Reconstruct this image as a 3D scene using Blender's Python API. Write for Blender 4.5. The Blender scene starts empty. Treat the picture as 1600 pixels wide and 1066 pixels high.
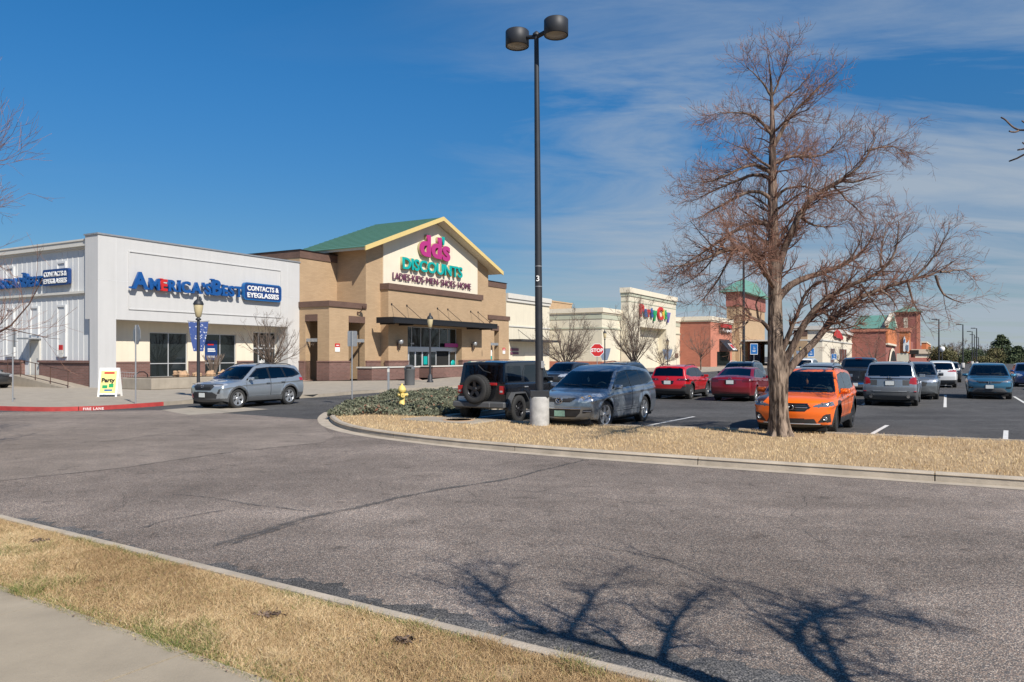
import bpy, bmesh, math, random
import numpy as np
from mathutils import Vector, Matrix
R = math.radians
rng = np.random.default_rng(7)
random.seed(7)
scn = bpy.context.scene
COL = scn.collection

# ------------------------------------------------------------ camera, sky, sun, exposure
cam_d = bpy.data.cameras.new('camera'); cam = bpy.data.objects.new('camera', cam_d); COL.objects.link(cam)
cam.location = (0, 0, 2.0); cam.rotation_euler = (R(90), 0, 0)
cam_d.sensor_width = 36; cam_d.lens = 27.0; cam_d.shift_y = 0.0144
cam_d.clip_start = 0.05; cam_d.clip_end = 3000
scn.camera = cam
SUN_EL, SUN_AZ = 43.0, 147.0          # azimuth clockwise from +Y
sd = bpy.data.lights.new('sun', 'SUN'); sd.energy = 5.0; sd.angle = R(0.5); sd.color = (1, 0.94, 0.85)
so = bpy.data.objects.new('sun', sd); COL.objects.link(so)
sdir = Vector((math.sin(R(SUN_AZ)) * math.cos(R(SUN_EL)), math.cos(R(SUN_AZ)) * math.cos(R(SUN_EL)), math.sin(R(SUN_EL))))
so.rotation_euler = sdir.to_track_quat('Z', 'Y').to_euler()
scn.view_settings.view_transform = 'Standard'; scn.view_settings.look = 'None'
scn.view_settings.exposure = 0.27; scn.view_settings.gamma = 1.0; scn.view_settings.use_curve_mapping = False

def nt_new(nt, typ, **kw):
    n = nt.nodes.new(typ)
    for k, v in kw.items():
        setattr(n, k, v)
    return n
def ramp(nt, stops, interp='LINEAR'):
    n = nt.nodes.new('ShaderNodeValToRGB'); cr = n.color_ramp; cr.interpolation = interp
    while len(cr.elements) < len(stops): cr.elements.new(0.5)
    for e, (p, c) in zip(cr.elements, stops):
        e.position = p; e.color = (c[0], c[1], c[2], 1) if len(c) == 3 else c
    return n
def vmath(nt, op, a=None, b=None):
    n = nt.nodes.new('ShaderNodeMath'); n.operation = op
    for i, v in enumerate((a, b)):
        if v is None: continue
        if isinstance(v, (int, float)): n.inputs[i].default_value = v
        else: nt.links.new(v, n.inputs[i])
    return n.outputs[0]

def make_world():
    w = bpy.data.worlds.new('World'); scn.world = w; w.use_nodes = True
    nt = w.node_tree; nt.nodes.clear(); L = nt.links.new
    out = nt.nodes.new('ShaderNodeOutputWorld'); bg = nt.nodes.new('ShaderNodeBackground')
    sky = nt.nodes.new('ShaderNodeTexSky'); sky.sky_type = 'NISHITA'; sky.sun_disc = False
    sky.sun_elevation = R(SUN_EL); sky.sun_rotation = R(SUN_AZ); sky.altitude = 1600
    sky.air_density = 1.0; sky.dust_density = 0.25; sky.ozone_density = 2.2
    hs = nt.nodes.new('ShaderNodeHueSaturation'); hs.inputs['Saturation'].default_value = 1.29
    hs.inputs['Hue'].default_value = 0.496; hs.inputs['Value'].default_value = 0.84
    tc = nt.nodes.new('ShaderNodeTexCoord'); sp = nt.nodes.new('ShaderNodeSeparateXYZ'); L(tc.outputs['Generated'], sp.inputs[0])
    X, Y, Z = sp.outputs
    zr = nt.nodes.new('ShaderNodeMapRange'); zr.interpolation_type = 'SMOOTHSTEP'; L(Z, zr.inputs[0]); zr.inputs[1].default_value = -.02; zr.inputs[2].default_value = .46; zr.inputs[3].default_value = .42; zr.inputs[4].default_value = 1.04
    dm = nt.nodes.new('ShaderNodeVectorMath'); dm.operation = 'SCALE'; L(hs.outputs[0], dm.inputs[0]); L(zr.outputs[0], dm.inputs['Scale'])
    gm = nt.nodes.new('ShaderNodeGamma'); gm.inputs[1].default_value = 1.12; L(sky.outputs[0], gm.inputs[0]); L(gm.outputs[0], hs.inputs['Color'])
    den = vmath(nt, 'ADD', vmath(nt, 'MAXIMUM', Z, 0.0), 0.10)
    cx = vmath(nt, 'DIVIDE', X, den); cy = vmath(nt, 'DIVIDE', Y, den)
    cb = nt.nodes.new('ShaderNodeCombineXYZ'); L(cx, cb.inputs[0]); L(cy, cb.inputs[1])
    mp = nt.nodes.new('ShaderNodeMapping'); L(cb.outputs[0], mp.inputs[0])
    mp.inputs['Scale'].default_value = (0.34, 0.95, 1); mp.inputs['Rotation'].default_value = (0, 0, R(14)); mp.inputs['Location'].default_value = (1.3, 0.4, 0)
    n1 = nt.nodes.new('ShaderNodeTexNoise'); L(mp.outputs[0], n1.inputs['Vector'])
    n1.inputs['Scale'].default_value = 1.5; n1.inputs['Detail'].default_value = 9; n1.inputs['Roughness'].default_value = 0.62; n1.inputs['Distortion'].default_value = 1.0
    # more cloud towards the right and low down, almost none on the left
    az = nt.nodes.new('ShaderNodeMapRange'); az.interpolation_type = 'SMOOTHSTEP'; L(X, az.inputs[0])
    az.inputs[1].default_value = -0.20; az.inputs[2].default_value = 0.22; az.inputs[3].default_value = 0.0; az.inputs[4].default_value = 1.0
    lo = nt.nodes.new('ShaderNodeMapRange'); lo.interpolation_type = 'SMOOTHSTEP'; L(Z, lo.inputs[0])
    lo.inputs[1].default_value = 0.44; lo.inputs[2].default_value = 0.10; lo.inputs[3].default_value = 0.12; lo.inputs[4].default_value = 1.0
    cov = vmath(nt, 'MULTIPLY', az.outputs[0], lo.outputs[0])
    thr = vmath(nt, 'ADD', n1.outputs['Fac'], vmath(nt, 'MULTIPLY', cov, 0.36))
    cr = ramp(nt, [(0.0, (0, 0, 0)), (0.56, (0, 0, 0)), (0.72, (0.45, 0.45, 0.45)), (0.92, (0.88, 0.88, 0.88))]); L(thr, cr.inputs[0])
    azm = vmath(nt, 'MULTIPLY', cr.outputs[0], vmath(nt, 'ADD', vmath(nt, 'MULTIPLY', az.outputs[0], 0.95), 0.05))
    mx = nt.nodes.new('ShaderNodeMixRGB'); L(azm, mx.inputs[0]); L(dm.outputs[0], mx.inputs[1]); mx.inputs[2].default_value = (3.1, 3.65, 4.3, 1)
    L(mx.outputs[0], bg.inputs[0]); bg.inputs[1].default_value = 0.105
    L(bg.outputs[0], out.inputs[0])
make_world()

# ------------------------------------------------------------ photo pixel -> place helpers (real distances on the ground / on a wall)
FOC, PX0, PYH = 1200.0, 800.0, 556.0
def G(px, py, z=0.0):
    Y = FOC * (2.0 - z) / (py - PYH)
    return ((px - PX0) / FOC * Y, Y)
def at(px, py, Y):
    return Vector(((px - PX0) / FOC * Y, Y, 2.0 + (PYH - py) / FOC * Y))

# ------------------------------------------------------------ things and parts
def tag(o, label=None, cat=None, group=None, kind=None):
    if label: o['label'] = label
    if cat: o['category'] = cat
    if group: o['group'] = group
    if kind: o['kind'] = kind
    return o
def thing(name, label, cat, loc=(0, 0, 0), rz=0.0, group=None):
    o = bpy.data.objects.new(name, None); COL.objects.link(o)
    o.empty_display_size = 0.3
    o.location = loc; o.rotation_euler = (0, 0, rz)
    return tag(o, label, cat, group)
def children(o):
    return [c for c in COL.objects if c.parent == o]
def copy_tree(o, parent=None):
    kids = list(o.children)
    c = o.copy(); COL.objects.link(c); c.parent = parent
    for k in kids: copy_tree(k, c)
    return c
def link_mesh(name, me, parent=None, label=None):
    o = bpy.data.objects.new(name, me); COL.objects.link(o)
    if parent is not None: o.parent = parent
    if label: o['label'] = label
    return o
def np_mesh(name, V, F, mats, parent=None, smooth=False, midx=None, attr=None, link=True):
    """V (n,3), F (m,k) int array"""
    V = np.asarray(V, dtype=np.float32); F = np.asarray(F, dtype=np.int32)
    me = bpy.data.meshes.new(name)
    m, k = F.shape
    me.vertices.add(len(V)); me.vertices.foreach_set('co', V.ravel())
    me.loops.add(m * k); me.loops.foreach_set('vertex_index', F.ravel())
    me.polygons.add(m); me.polygons.foreach_set('loop_start', np.arange(0, m * k, k, dtype=np.int32))
    me.polygons.foreach_set('use_smooth', np.full(m, bool(smooth)))
    if not isinstance(mats, (list, tuple)): mats = [mats]
    for q in mats: me.materials.append(q)
    if midx is not None: me.polygons.foreach_set('material_index', np.asarray(midx, dtype=np.int32))
    me.update(calc_edges=True)
    if attr is not None:
        a = me.attributes.new('tint', 'FLOAT', 'POINT'); a.data.foreach_set('value', np.asarray(attr, dtype=np.float32))
    if not link: return me
    return link_mesh(name, me, parent)

class MB:
    """collects shapes; build() links them as ONE mesh with metre UVs"""
    def __init__(s): s.v = []; s.f = []; s.m = []; s.sm = []
    def _add(s, vs, fs, mi=0, sm=False):
        b = len(s.v); s.v += [tuple(p) for p in vs]
        for f in fs: s.f.append([b + i for i in f]); s.m.append(mi); s.sm.append(sm)
    def box(s, x0, x1, y0, y1, z0, z1, mi=0, bev=0.0):
        if bev > 0:
            b = bev
            # bevelled box: 8 corners x 3
            P = []
            idx = {}
            for i, x in enumerate((x0, x1)):
                for j, y in enumerate((y0, y1)):
                    for k, z in enumerate((z0, z1)):
                        sx = b if i == 0 else -b; sy = b if j == 0 else -b; sz = b if k == 0 else -b
                        idx[i, j, k, 0] = len(P); P.append((x, y + sy, z + sz))
                        idx[i, j, k, 1] = len(P); P.append((x + sx, y, z + sz))
                        idx[i, j, k, 2] = len(P); P.append((x + sx, y + sy, z))
            Fs = []
            for i in (0, 1):
                q = [idx[i, 0, 0, 0], idx[i, 1, 0, 0], idx[i, 1, 1, 0], idx[i, 0, 1, 0]]; Fs.append(q if i else q[::-1])
                q = [idx[0, i, 0, 1], idx[0, i, 1, 1], idx[1, i, 1, 1], idx[1, i, 0, 1]]; Fs.append(q if i else q[::-1])
                q = [idx[0, 0, i, 2], idx[1, 0, i, 2], idx[1, 1, i, 2], idx[0, 1, i, 2]]; Fs.append(q if i else q[::-1])
            for i in (0, 1):
                for j in (0, 1):
                    Fs.append([idx[i, j, 0, 0], idx[i, j, 1, 0], idx[i, j, 1, 1], idx[i, j, 0, 1]])
                    Fs.append([idx[i, 0, j, 0], idx[i, 1, j, 0], idx[i, 1, j, 2], idx[i, 0, j, 2]])
                    Fs.append([idx[0, i, j, 1], idx[1, i, j, 1], idx[1, i, j, 2], idx[0, i, j, 2]])
                    for k in (0, 1):
                        Fs.append([idx[i, j, k, 0], idx[i, j, k, 1], idx[i, j, k, 2]])
            s._add(P, Fs, mi); return
        vs = [(x0, y0, z0), (x1, y0, z0), (x1, y1, z0), (x0, y1, z0), (x0, y0, z1), (x1, y0, z1), (x1, y1, z1), (x0, y1, z1)]
        s._add(vs, [(0, 3, 2, 1), (4, 5, 6, 7), (0, 1, 5, 4), (1, 2, 6, 5), (2, 3, 7, 6), (3, 0, 4, 7)], mi)
    def poly(s, pts, mi=0): s._add(pts, [tuple(range(len(pts)))], mi)
    def prism(s, pts2, z0, z1, mi=0, axis='z'):
        """extrude a 2D outline; axis z: (x,y); axis y: (x,z); axis x: (y,z)"""
        n = len(pts2)
        def p(a, b, c):
            return (a, b, c) if axis == 'z' else ((a, c, b) if axis == 'y' else (c, a, b))
        vs = [p(a, b, z0) for a, b in pts2] + [p(a, b, z1) for a, b in pts2]
        fs = [tuple(range(n))[::-1], tuple(range(n, 2 * n))] + [(i, (i + 1) % n, n + (i + 1) % n, n + i) for i in range(n)]
        s._add(vs, fs, mi)
    def tube(s, pts, rad, n=8, mi=0, cap=True, sm=True):
        pts = [Vector(p) for p in pts]
        if not hasattr(rad, '__len__'): rad = [rad] * len(pts)
        rings = []
        prev = None
        for i, p in enumerate(pts):
            t = (pts[min(i + 1, len(pts) - 1)] - pts[max(i - 1, 0)]).normalized()
            if prev is None:
                a = Vector((0, 0, 1)) if abs(t.z) < 0.9 else Vector((1, 0, 0))
                x = t.cross(a).normalized()
            else:
                x = (prev - t * prev.dot(t)).normalized()
            prev = x; y = t.cross(x)
            rings.append([p + (x * math.cos(2 * math.pi * k / n) + y * math.sin(2 * math.pi * k / n)) * rad[i] for k in range(n)])
        vs = [q for r in rings for q in r]; fs = []
        for i in range(len(pts) - 1):
            for k in range(n):
                fs.append((i * n + k, i * n + (k + 1) % n, (i + 1) * n + (k + 1) % n, (i + 1) * n + k))
        s._add(vs, fs, mi, sm)
        if cap:
            s._add(rings[0], [tuple(range(n))[::-1]], mi); s._add(rings[-1], [tuple(range(n))], mi)
    def lathe(s, prof, n=16, origin=(0, 0, 0), axis='z', mi=0, sm=True, cap=True):
        """prof list of (r, h)"""
        ox, oy, oz = origin
        def P(r, h, a):
            c, d = r * math.cos(a), r * math.sin(a)
            return (ox + c, oy + d, oz + h) if axis == 'z' else ((ox + c, oy + h, oz + d) if axis == 'y' else (ox + h, oy + c, oz + d))
        vs = [P(r, h, 2 * math.pi * k / n) for r, h in prof for k in range(n)]; fs = []
        for i in range(len(prof) - 1):
            for k in range(n):
                q = (i * n + k, i * n + (k + 1) % n, (i + 1) * n + (k + 1) % n, (i + 1) * n + k)
                fs.append(q)
        s._add(vs, fs, mi, sm)
        if cap:
            if prof[0][0] > 1e-4: s._add(vs[:n], [tuple(range(n))[::-1]], mi)
            if prof[-1][0] > 1e-4: s._add(vs[-n:], [tuple(range(n))], mi)
    def wall(s, a0, a1, z0, z1, holes, y, depth=0.18, axis='y', mi=0, jm=0, out=-1):
        """flat wall in the a-z plane at y with rectangular holes (a0,a1,z0,z1) and reveals going back"""
        A = sorted({a0, a1} | {h[0] for h in holes} | {h[1] for h in holes}); Zs = sorted({z0, z1} | {h[2] for h in holes} | {h[3] for h in holes})
        A = [a for a in A if a0 - 1e-6 <= a <= a1 + 1e-6]; Zs = [z for z in Zs if z0 - 1e-6 <= z <= z1 + 1e-6]
        P = (lambda a, b, z: (a, b, z)) if axis == 'y' else (lambda a, b, z: (b, a, z))
        for i in range(len(A) - 1):
            for j in range(len(Zs) - 1):
                ca, cz = (A[i] + A[i + 1]) / 2, (Zs[j] + Zs[j + 1]) / 2
                if any(h[0] < ca < h[1] and h[2] < cz < h[3] for h in holes): continue
                s.poly([P(A[i], y, Zs[j]), P(A[i + 1], y, Zs[j]), P(A[i + 1], y, Zs[j + 1]), P(A[i], y, Zs[j + 1])], mi)
        y2 = y - out * depth
        for h in holes:
            s.poly([P(h[0], y, h[2]), P(h[0], y2, h[2]), P(h[0], y2, h[3]), P(h[0], y, h[3])], jm)
            s.poly([P(h[1], y, h[2]), P(h[1], y2, h[2]), P(h[1], y2, h[3]), P(h[1], y, h[3])], jm)
            s.poly([P(h[0], y, h[3]), P(h[1], y, h[3]), P(h[1], y2, h[3]), P(h[0], y2, h[3])], jm)
            if h[2] > z0 + 0.02: s.poly([P(h[0], y, h[2]), P(h[1], y, h[2]), P(h[1], y2, h[2]), P(h[0], y2, h[2])], jm)
    def build(s, name, mats, parent=None, label=None):
        me = bpy.data.meshes.new(name)
        if not isinstance(mats, (list, tuple)): mats = [mats]
        me.from_pydata(s.v, [], s.f)
        for q in mats: me.materials.append(q)
        me.polygons.foreach_set('material_index', s.m); me.polygons.foreach_set('use_smooth', s.sm)
        n = len(me.loops)
        vi = np.empty(n, dtype=np.int32); me.loops.foreach_get('vertex_index', vi)
        nor = np.empty(len(me.polygons) * 3, dtype=np.float32); me.polygons.foreach_get('normal', nor); nor = np.abs(nor.reshape(-1, 3))
        lt = np.empty(len(me.polygons), dtype=np.int32); me.polygons.foreach_get('loop_total', lt)
        dom = np.repeat(nor.argmax(1), lt); co = np.array(s.v, dtype=np.float32)[vi]
        uv = np.where((dom == 0)[:, None], co[:, [1, 2]], np.where((dom == 1)[:, None], co[:, [0, 2]], co[:, [0, 1]]))
        ul = me.uv_layers.new(name='uv'); ul.data.foreach_set('uv', uv.astype(np.float32).ravel())
        me.update()
        return link_mesh(name, me, parent, label)

def text_obj(txt, name, mat, size=1.0, extrude=0.05, offset=0.0, parent=None, space=1.0, shear=0.0, xscale=1.0, label=None):
    """flat lettering in the x-z plane facing -y, baseline at z=0, starting at x=0; returns object and its width"""
    c = bpy.data.curves.new(name, 'FONT'); c.body = txt; c.size = size; c.extrude = extrude; c.offset = offset
    c.space_character = space; c.shear = shear; c.resolution_u = 4
    t = bpy.data.objects.new(name, c)
    me = bpy.data.meshes.new_from_object(t)
    bpy.data.objects.remove(t)
    n = len(me.vertices); co = np.empty(n * 3, dtype=np.float32); me.vertices.foreach_get('co', co); co = co.reshape(-1, 3)
    if n == 0: raise RuntimeError('no text ' + txt)
    x0, x1 = co[:, 0].min(), co[:, 0].max()
    out = np.stack([(co[:, 0] - x0) * xscale, -co[:, 2], co[:, 1]], 1)
    me.vertices.foreach_set('co', out.astype(np.float32).ravel()); me.update()
    me.materials.clear(); me.materials.append(mat)
    return link_mesh(name, me, parent, label), (x1 - x0) * xscale
# ------------------------------------------------------------ materials
def mat(name, col, rough=0.6, metal=0.0, coat=0.0, var=0.0, vscale=3.0, bump=0.0, bscale=40.0, spec=0.5, grime=0.0):
    m = bpy.data.materials.new(name); m.use_nodes = True; nt = m.node_tree; L = nt.links.new
    b = nt.nodes['Principled BSDF']; b.inputs['Base Color'].default_value = (*col, 1)
    b.inputs['Roughness'].default_value = rough; b.inputs['Metallic'].default_value = metal
    b.inputs['Specular IOR Level'].default_value = spec
    if coat: b.inputs['Coat Weight'].default_value = coat; b.inputs['Coat Roughness'].default_value = 0.04
    if var or bump or grime:
        tc = nt.nodes.new('ShaderNodeTexCoord')
    if var or grime:
        n = nt.nodes.new('ShaderNodeTexNoise'); n.inputs['Scale'].default_value = vscale; n.inputs['Detail'].default_value = 6
        n.inputs['Roughness'].default_value = 0.65
        L(tc.outputs['Object'], n.inputs['Vector'])
        r = ramp(nt, [(0.25, tuple(max(0, c * (1 - var)) for c in col)), (0.75, tuple(min(1, c * (1 + var)) for c in col))])
        L(n.outputs['Fac'], r.inputs[0]); L(r.outputs[0], b.inputs['Base Color'])
        if grime:
            mp = nt.nodes.new('ShaderNodeMapping'); mp.inputs['Scale'].default_value = (2.2, 2.2, 0.16); L(tc.outputs['Object'], mp.inputs[0])
            n3 = nt.nodes.new('ShaderNodeTexNoise'); n3.inputs['Scale'].default_value = 1.6; n3.inputs['Detail'].default_value = 5; L(mp.outputs[0], n3.inputs['Vector'])
            r3 = ramp(nt, [(0.45, (1, 1, 1)), (0.8, (1 - grime,) * 3)]); L(n3.outputs['Fac'], r3.inputs[0])
            mm = nt.nodes.new('ShaderNodeMixRGB'); mm.blend_type = 'MULTIPLY'; mm.inputs[0].default_value = 1
            L(r.outputs[0], mm.inputs[1]); L(r3.outputs[0], mm.inputs[2]); L(mm.outputs[0], b.inputs['Base Color'])
    if bump:
        n2 = nt.nodes.new('ShaderNodeTexNoise'); n2.inputs['Scale'].default_value = bscale; n2.inputs['Detail'].default_value = 4
        L(tc.outputs['Object'], n2.inputs['Vector'])
        bp = nt.nodes.new('ShaderNodeBump'); bp.inputs['Strength'].default_value = bump; bp.inputs['Distance'].default_value = 0.02
        L(n2.outputs['Fac'], bp.inputs['Height']); L(bp.outputs[0], b.inputs['Normal'])
    return m

def brick_mat(name, c1, c2, mortar, bw=0.40, bh=0.10, mort=0.012, var=0.1):
    m = bpy.data.materials.new(name); m.use_nodes = True; nt = m.node_tree; L = nt.links.new
    b = nt.nodes['Principled BSDF']; b.inputs['Roughness'].default_value = 0.85
    uv = nt.nodes.new('ShaderNodeUVMap'); t = nt.nodes.new('ShaderNodeTexBrick'); L(uv.outputs[0], t.inputs['Vector'])
    t.inputs['Color1'].default_value = (*c1, 1); t.inputs['Color2'].default_value = (*c2, 1); t.inputs['Mortar'].default_value = (*mortar, 1)
    t.inputs['Scale'].default_value = 1.0; t.inputs['Mortar Size'].default_value = mort; t.inputs['Mortar Smooth'].default_value = 0.2
    t.inputs['Brick Width'].default_value = bw; t.inputs['Row Height'].default_value = bh; t.inputs['Bias'].default_value = 0
    n = nt.nodes.new('ShaderNodeTexNoise'); n.inputs['Scale'].default_value = 0.6; n.inputs['Detail'].default_value = 6; L(uv.outputs[0], n.inputs['Vector'])
    r = ramp(nt, [(0.3, (1 - var,) * 3), (0.7, (1 + var,) * 3)]); L(n.outputs['Fac'], r.inputs[0])
    mm = nt.nodes.new('ShaderNodeMixRGB'); mm.blend_type = 'MULTIPLY'; mm.inputs[0].default_value = 1
    L(t.outputs['Color'], mm.inputs[1]); L(r.outputs[0], mm.inputs[2]); L(mm.outputs[0], b.inputs['Base Color'])
    return m

def asphalt_mat(name, stones, dark, macro=0.18, cell=95.0, crackw=0.004, crack_amt=1.0, seed=0.0):
    m = bpy.data.materials.new(name); m.use_nodes = True; nt = m.node_tree; L = nt.links.new
    b = nt.nodes['Principled BSDF']; b.inputs['Roughness'].default_value = 0.9; b.inputs['Specular IOR Level'].default_value = 0.25
    tc = nt.nodes.new('ShaderNodeTexCoord'); O = tc.outputs['Object']
    v = nt.nodes.new('ShaderNodeTexVoronoi'); v.voronoi_dimensions = '2D'; v.inputs['Scale'].default_value = cell; L(O, v.inputs['Vector'])
    sep = nt.nodes.new('ShaderNodeSeparateColor'); L(v.outputs['Color'], sep.inputs[0])
    n = len(stones); r = ramp(nt, [(i / n, c) for i, c in enumerate(stones)], 'CONSTANT'); L(sep.outputs[0], r.inputs[0])
    # binder between stones
    rb = ramp(nt, [(0.35, (0, 0, 0)), (0.62, (1, 1, 1))]); L(v.outputs['Distance'], rb.inputs[0])
    m1 = nt.nodes.new('ShaderNodeMixRGB'); L(rb.outputs[0], m1.inputs[0]); L(r.outputs[0], m1.inputs[1]); m1.inputs[2].default_value = (*dark, 1)
    # broad wear: three noises
    def mul(inp, scale, lo, hi, a, bb, det=5, off=0.0, stretch=None):
        nn = nt.nodes.new('ShaderNodeTexNoise'); nn.noise_dimensions = '2D'; nn.inputs['Scale'].default_value = scale; nn.inputs['Detail'].default_value = det
        mp = nt.nodes.new('ShaderNodeMapping'); mp.inputs['Location'].default_value = (seed + off, off * 2, 0); L(O, mp.inputs[0])
        if stretch: mp.inputs['Scale'].default_value = (stretch[0], stretch[1], 1); mp.inputs['Rotation'].default_value = (0, 0, R(stretch[2]))
        L(mp.outputs[0], nn.inputs['Vector'])
        rr = ramp(nt, [(lo, (a,) * 3), (hi, (bb,) * 3)]); L(nn.outputs['Fac'], rr.inputs[0])
        mm = nt.nodes.new('ShaderNodeMixRGB'); mm.blend_type = 'MULTIPLY'; mm.inputs[0].default_value = 1
        L(inp, mm.inputs[1]); L(rr.outputs[0], mm.inputs[2]); return mm.outputs[0]
    c = mul(m1.outputs[0], 0.35, 0.3, 0.7, 1 - macro, 1 + macro)
    c = mul(c, 2.1, 0.3, 0.7, 1 - macro * .6, 1 + macro * .6, off=3.1)
    c = mul(c, 0.5, 0.35, 0.7, 1 - macro * .7, 1 + macro * .5, off=7.7, stretch=(0.12, 1.6, 33))
    c = mul(c, 24.0, 0.25, 0.75, 0.8, 1.2, det=3, off=1.1)
    # drips and small dark stains
    ns = nt.nodes.new('ShaderNodeTexNoise'); ns.noise_dimensions = '2D'; ns.inputs['Scale'].default_value = 3.1; ns.inputs['Detail'].default_value = 2; L(O, ns.inputs['Vector'])
    rs_ = ramp(nt, [(.66, (1, 1, 1)), (.76, (.72, .72, .72))]); L(ns.outputs['Fac'], rs_.inputs[0])
    ms = nt.nodes.new('ShaderNodeMixRGB'); ms.blend_type = 'MULTIPLY'; ms.inputs[0].default_value = 1; L(c, ms.inputs[1]); L(rs_.outputs[0], ms.inputs[2]); c = ms.outputs[0]
    # hairline cracks
    if crack_amt:
        nd = nt.nodes.new('ShaderNodeTexNoise'); nd.inputs['Scale'].default_value = 1.3; nd.inputs['Detail'].default_value = 6; L(O, nd.inputs['Vector'])
        ad = nt.nodes.new('ShaderNodeMixRGB'); ad.blend_type = 'ADD'; ad.inputs[0].default_value = 0.55; L(O, ad.inputs[1]); L(nd.outputs['Color'], ad.inputs[2])
        ve = nt.nodes.new('ShaderNodeTexVoronoi'); ve.voronoi_dimensions = '2D'; ve.feature = 'DISTANCE_TO_EDGE'; ve.inputs['Scale'].default_value = 0.42; L(ad.outputs[0], ve.inputs['Vector'])
        re = ramp(nt, [(0.0, (1, 1, 1)), (crackw, (0, 0, 0))]); L(ve.outputs['Distance'], re.inputs[0])
        nm = nt.nodes.new('ShaderNodeTexNoise'); nm.inputs['Scale'].default_value = 0.33; nm.inputs['Detail'].default_value = 2; L(O, nm.inputs['Vector'])
        rm = ramp(nt, [(0.5, (0, 0, 0)), (0.6, (crack_amt,) * 3)]); L(nm.outputs['Fac'], rm.inputs[0])
        fac = vmath(nt, 'MULTIPLY', re.outputs[0], rm.outputs[0])
        mc = nt.nodes.new('ShaderNodeMixRGB'); L(fac, mc.inputs[0]); L(c, mc.inputs[1]); mc.inputs[2].default_value = (dark[0] * .6, dark[1] * .6, dark[2] * .6, 1)
        c = mc.outputs[0]
    L(c, b.inputs['Base Color'])
    bp = nt.nodes.new('ShaderNodeBump'); bp.inputs['Strength'].default_value = 0.45; bp.inputs['Distance'].default_value = 0.006; bp.invert = True
    L(v.outputs['Distance'], bp.inputs['Height']); L(bp.outputs[0], b.inputs['Normal'])
    return m

def paint_mat(name, col, metal=0.35, rough=0.32, coat=1.0):
    """car paint; the inside of the shell is bare dark lining"""
    m = bpy.data.materials.new(name); m.use_nodes = True; nt = m.node_tree; L = nt.links.new
    b = nt.nodes['Principled BSDF']; b.inputs['Roughness'].default_value = rough; b.inputs['Metallic'].default_value = metal
    b.inputs['Coat Weight'].default_value = coat; b.inputs['Coat Roughness'].default_value = 0.03
    g = nt.nodes.new('ShaderNodeNewGeometry'); mx = nt.nodes.new('ShaderNodeMixRGB'); L(g.outputs['Backfacing'], mx.inputs[0])
    tc = nt.nodes.new('ShaderNodeTexCoord'); n = nt.nodes.new('ShaderNodeTexNoise'); n.inputs['Scale'].default_value = 2.5; n.inputs['Detail'].default_value = 5
    L(tc.outputs['Object'], n.inputs['Vector'])
    r = ramp(nt, [(0.3, tuple(c * 0.975 for c in col)), (0.75, tuple(min(1, c * 1.02) for c in col))]); L(n.outputs['Fac'], r.inputs[0])
    # road dust low on the panels
    sp = nt.nodes.new('ShaderNodeSeparateXYZ'); L(tc.outputs['Object'], sp.inputs[0])
    dz = nt.nodes.new('ShaderNodeMapRange'); L(sp.outputs[2], dz.inputs[0]); dz.inputs[1].default_value = 0.7; dz.inputs[2].default_value = 0.2; dz.inputs[3].default_value = 0; dz.inputs[4].default_value = 0.32
    dm = vmath(nt, 'MULTIPLY', dz.outputs[0], n.outputs['Fac'])
    md = nt.nodes.new('ShaderNodeMixRGB'); L(dm, md.inputs[0]); L(r.outputs[0], md.inputs[1]); md.inputs[2].default_value = (0.3, 0.27, 0.23, 1)
    L(md.outputs[0], mx.inputs[1]); mx.inputs[2].default_value = (0.02, 0.02, 0.022, 1); L(mx.outputs[0], b.inputs['Base Color'])
    return m

def glass_mat(name, tint, refl=0.08, transp=0.6):
    m = bpy.data.materials.new(name); m.use_nodes = True; nt = m.node_tree; L = nt.links.new
    nt.nodes.clear(); out = nt.nodes.new('ShaderNodeOutputMaterial')
    tr = nt.nodes.new('ShaderNodeBsdfTransparent'); tr.inputs[0].default_value = (*tint, 1)
    gl = nt.nodes.new('ShaderNodeBsdfGlossy'); gl.inputs['Roughness'].default_value = 0.02; gl.inputs[0].default_value = (0.9, 0.95, 1, 1)
    fr = nt.nodes.new('ShaderNodeFresnel'); fr.inputs[0].default_value = 1.5
    mx = nt.nodes.new('ShaderNodeMixShader'); L(vmath(nt, 'ADD', fr.outputs[0], refl), mx.inputs[0]); L(tr.outputs[0], mx.inputs[1]); L(gl.outputs[0], mx.inputs[2])
    L(mx.outputs[0], out.inputs[0]); return m

def tint_mat(name, stops, rough=0.8, transl=0.0):
    """colour from the per-blade / per-leaf 'tint' attribute"""
    m = bpy.data.materials.new(name); m.use_nodes = True; nt = m.node_tree; L = nt.links.new
    b = nt.nodes['Principled BSDF']; b.inputs['Roughness'].default_value = rough; b.inputs['Specular IOR Level'].default_value = 0.2
    a = nt.nodes.new('ShaderNodeAttribute'); a.attribute_name = 'tint'; r = ramp(nt, stops); L(a.outputs['Fac'], r.inputs[0]); L(r.outputs[0], b.inputs['Base Color'])
    return m

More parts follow.
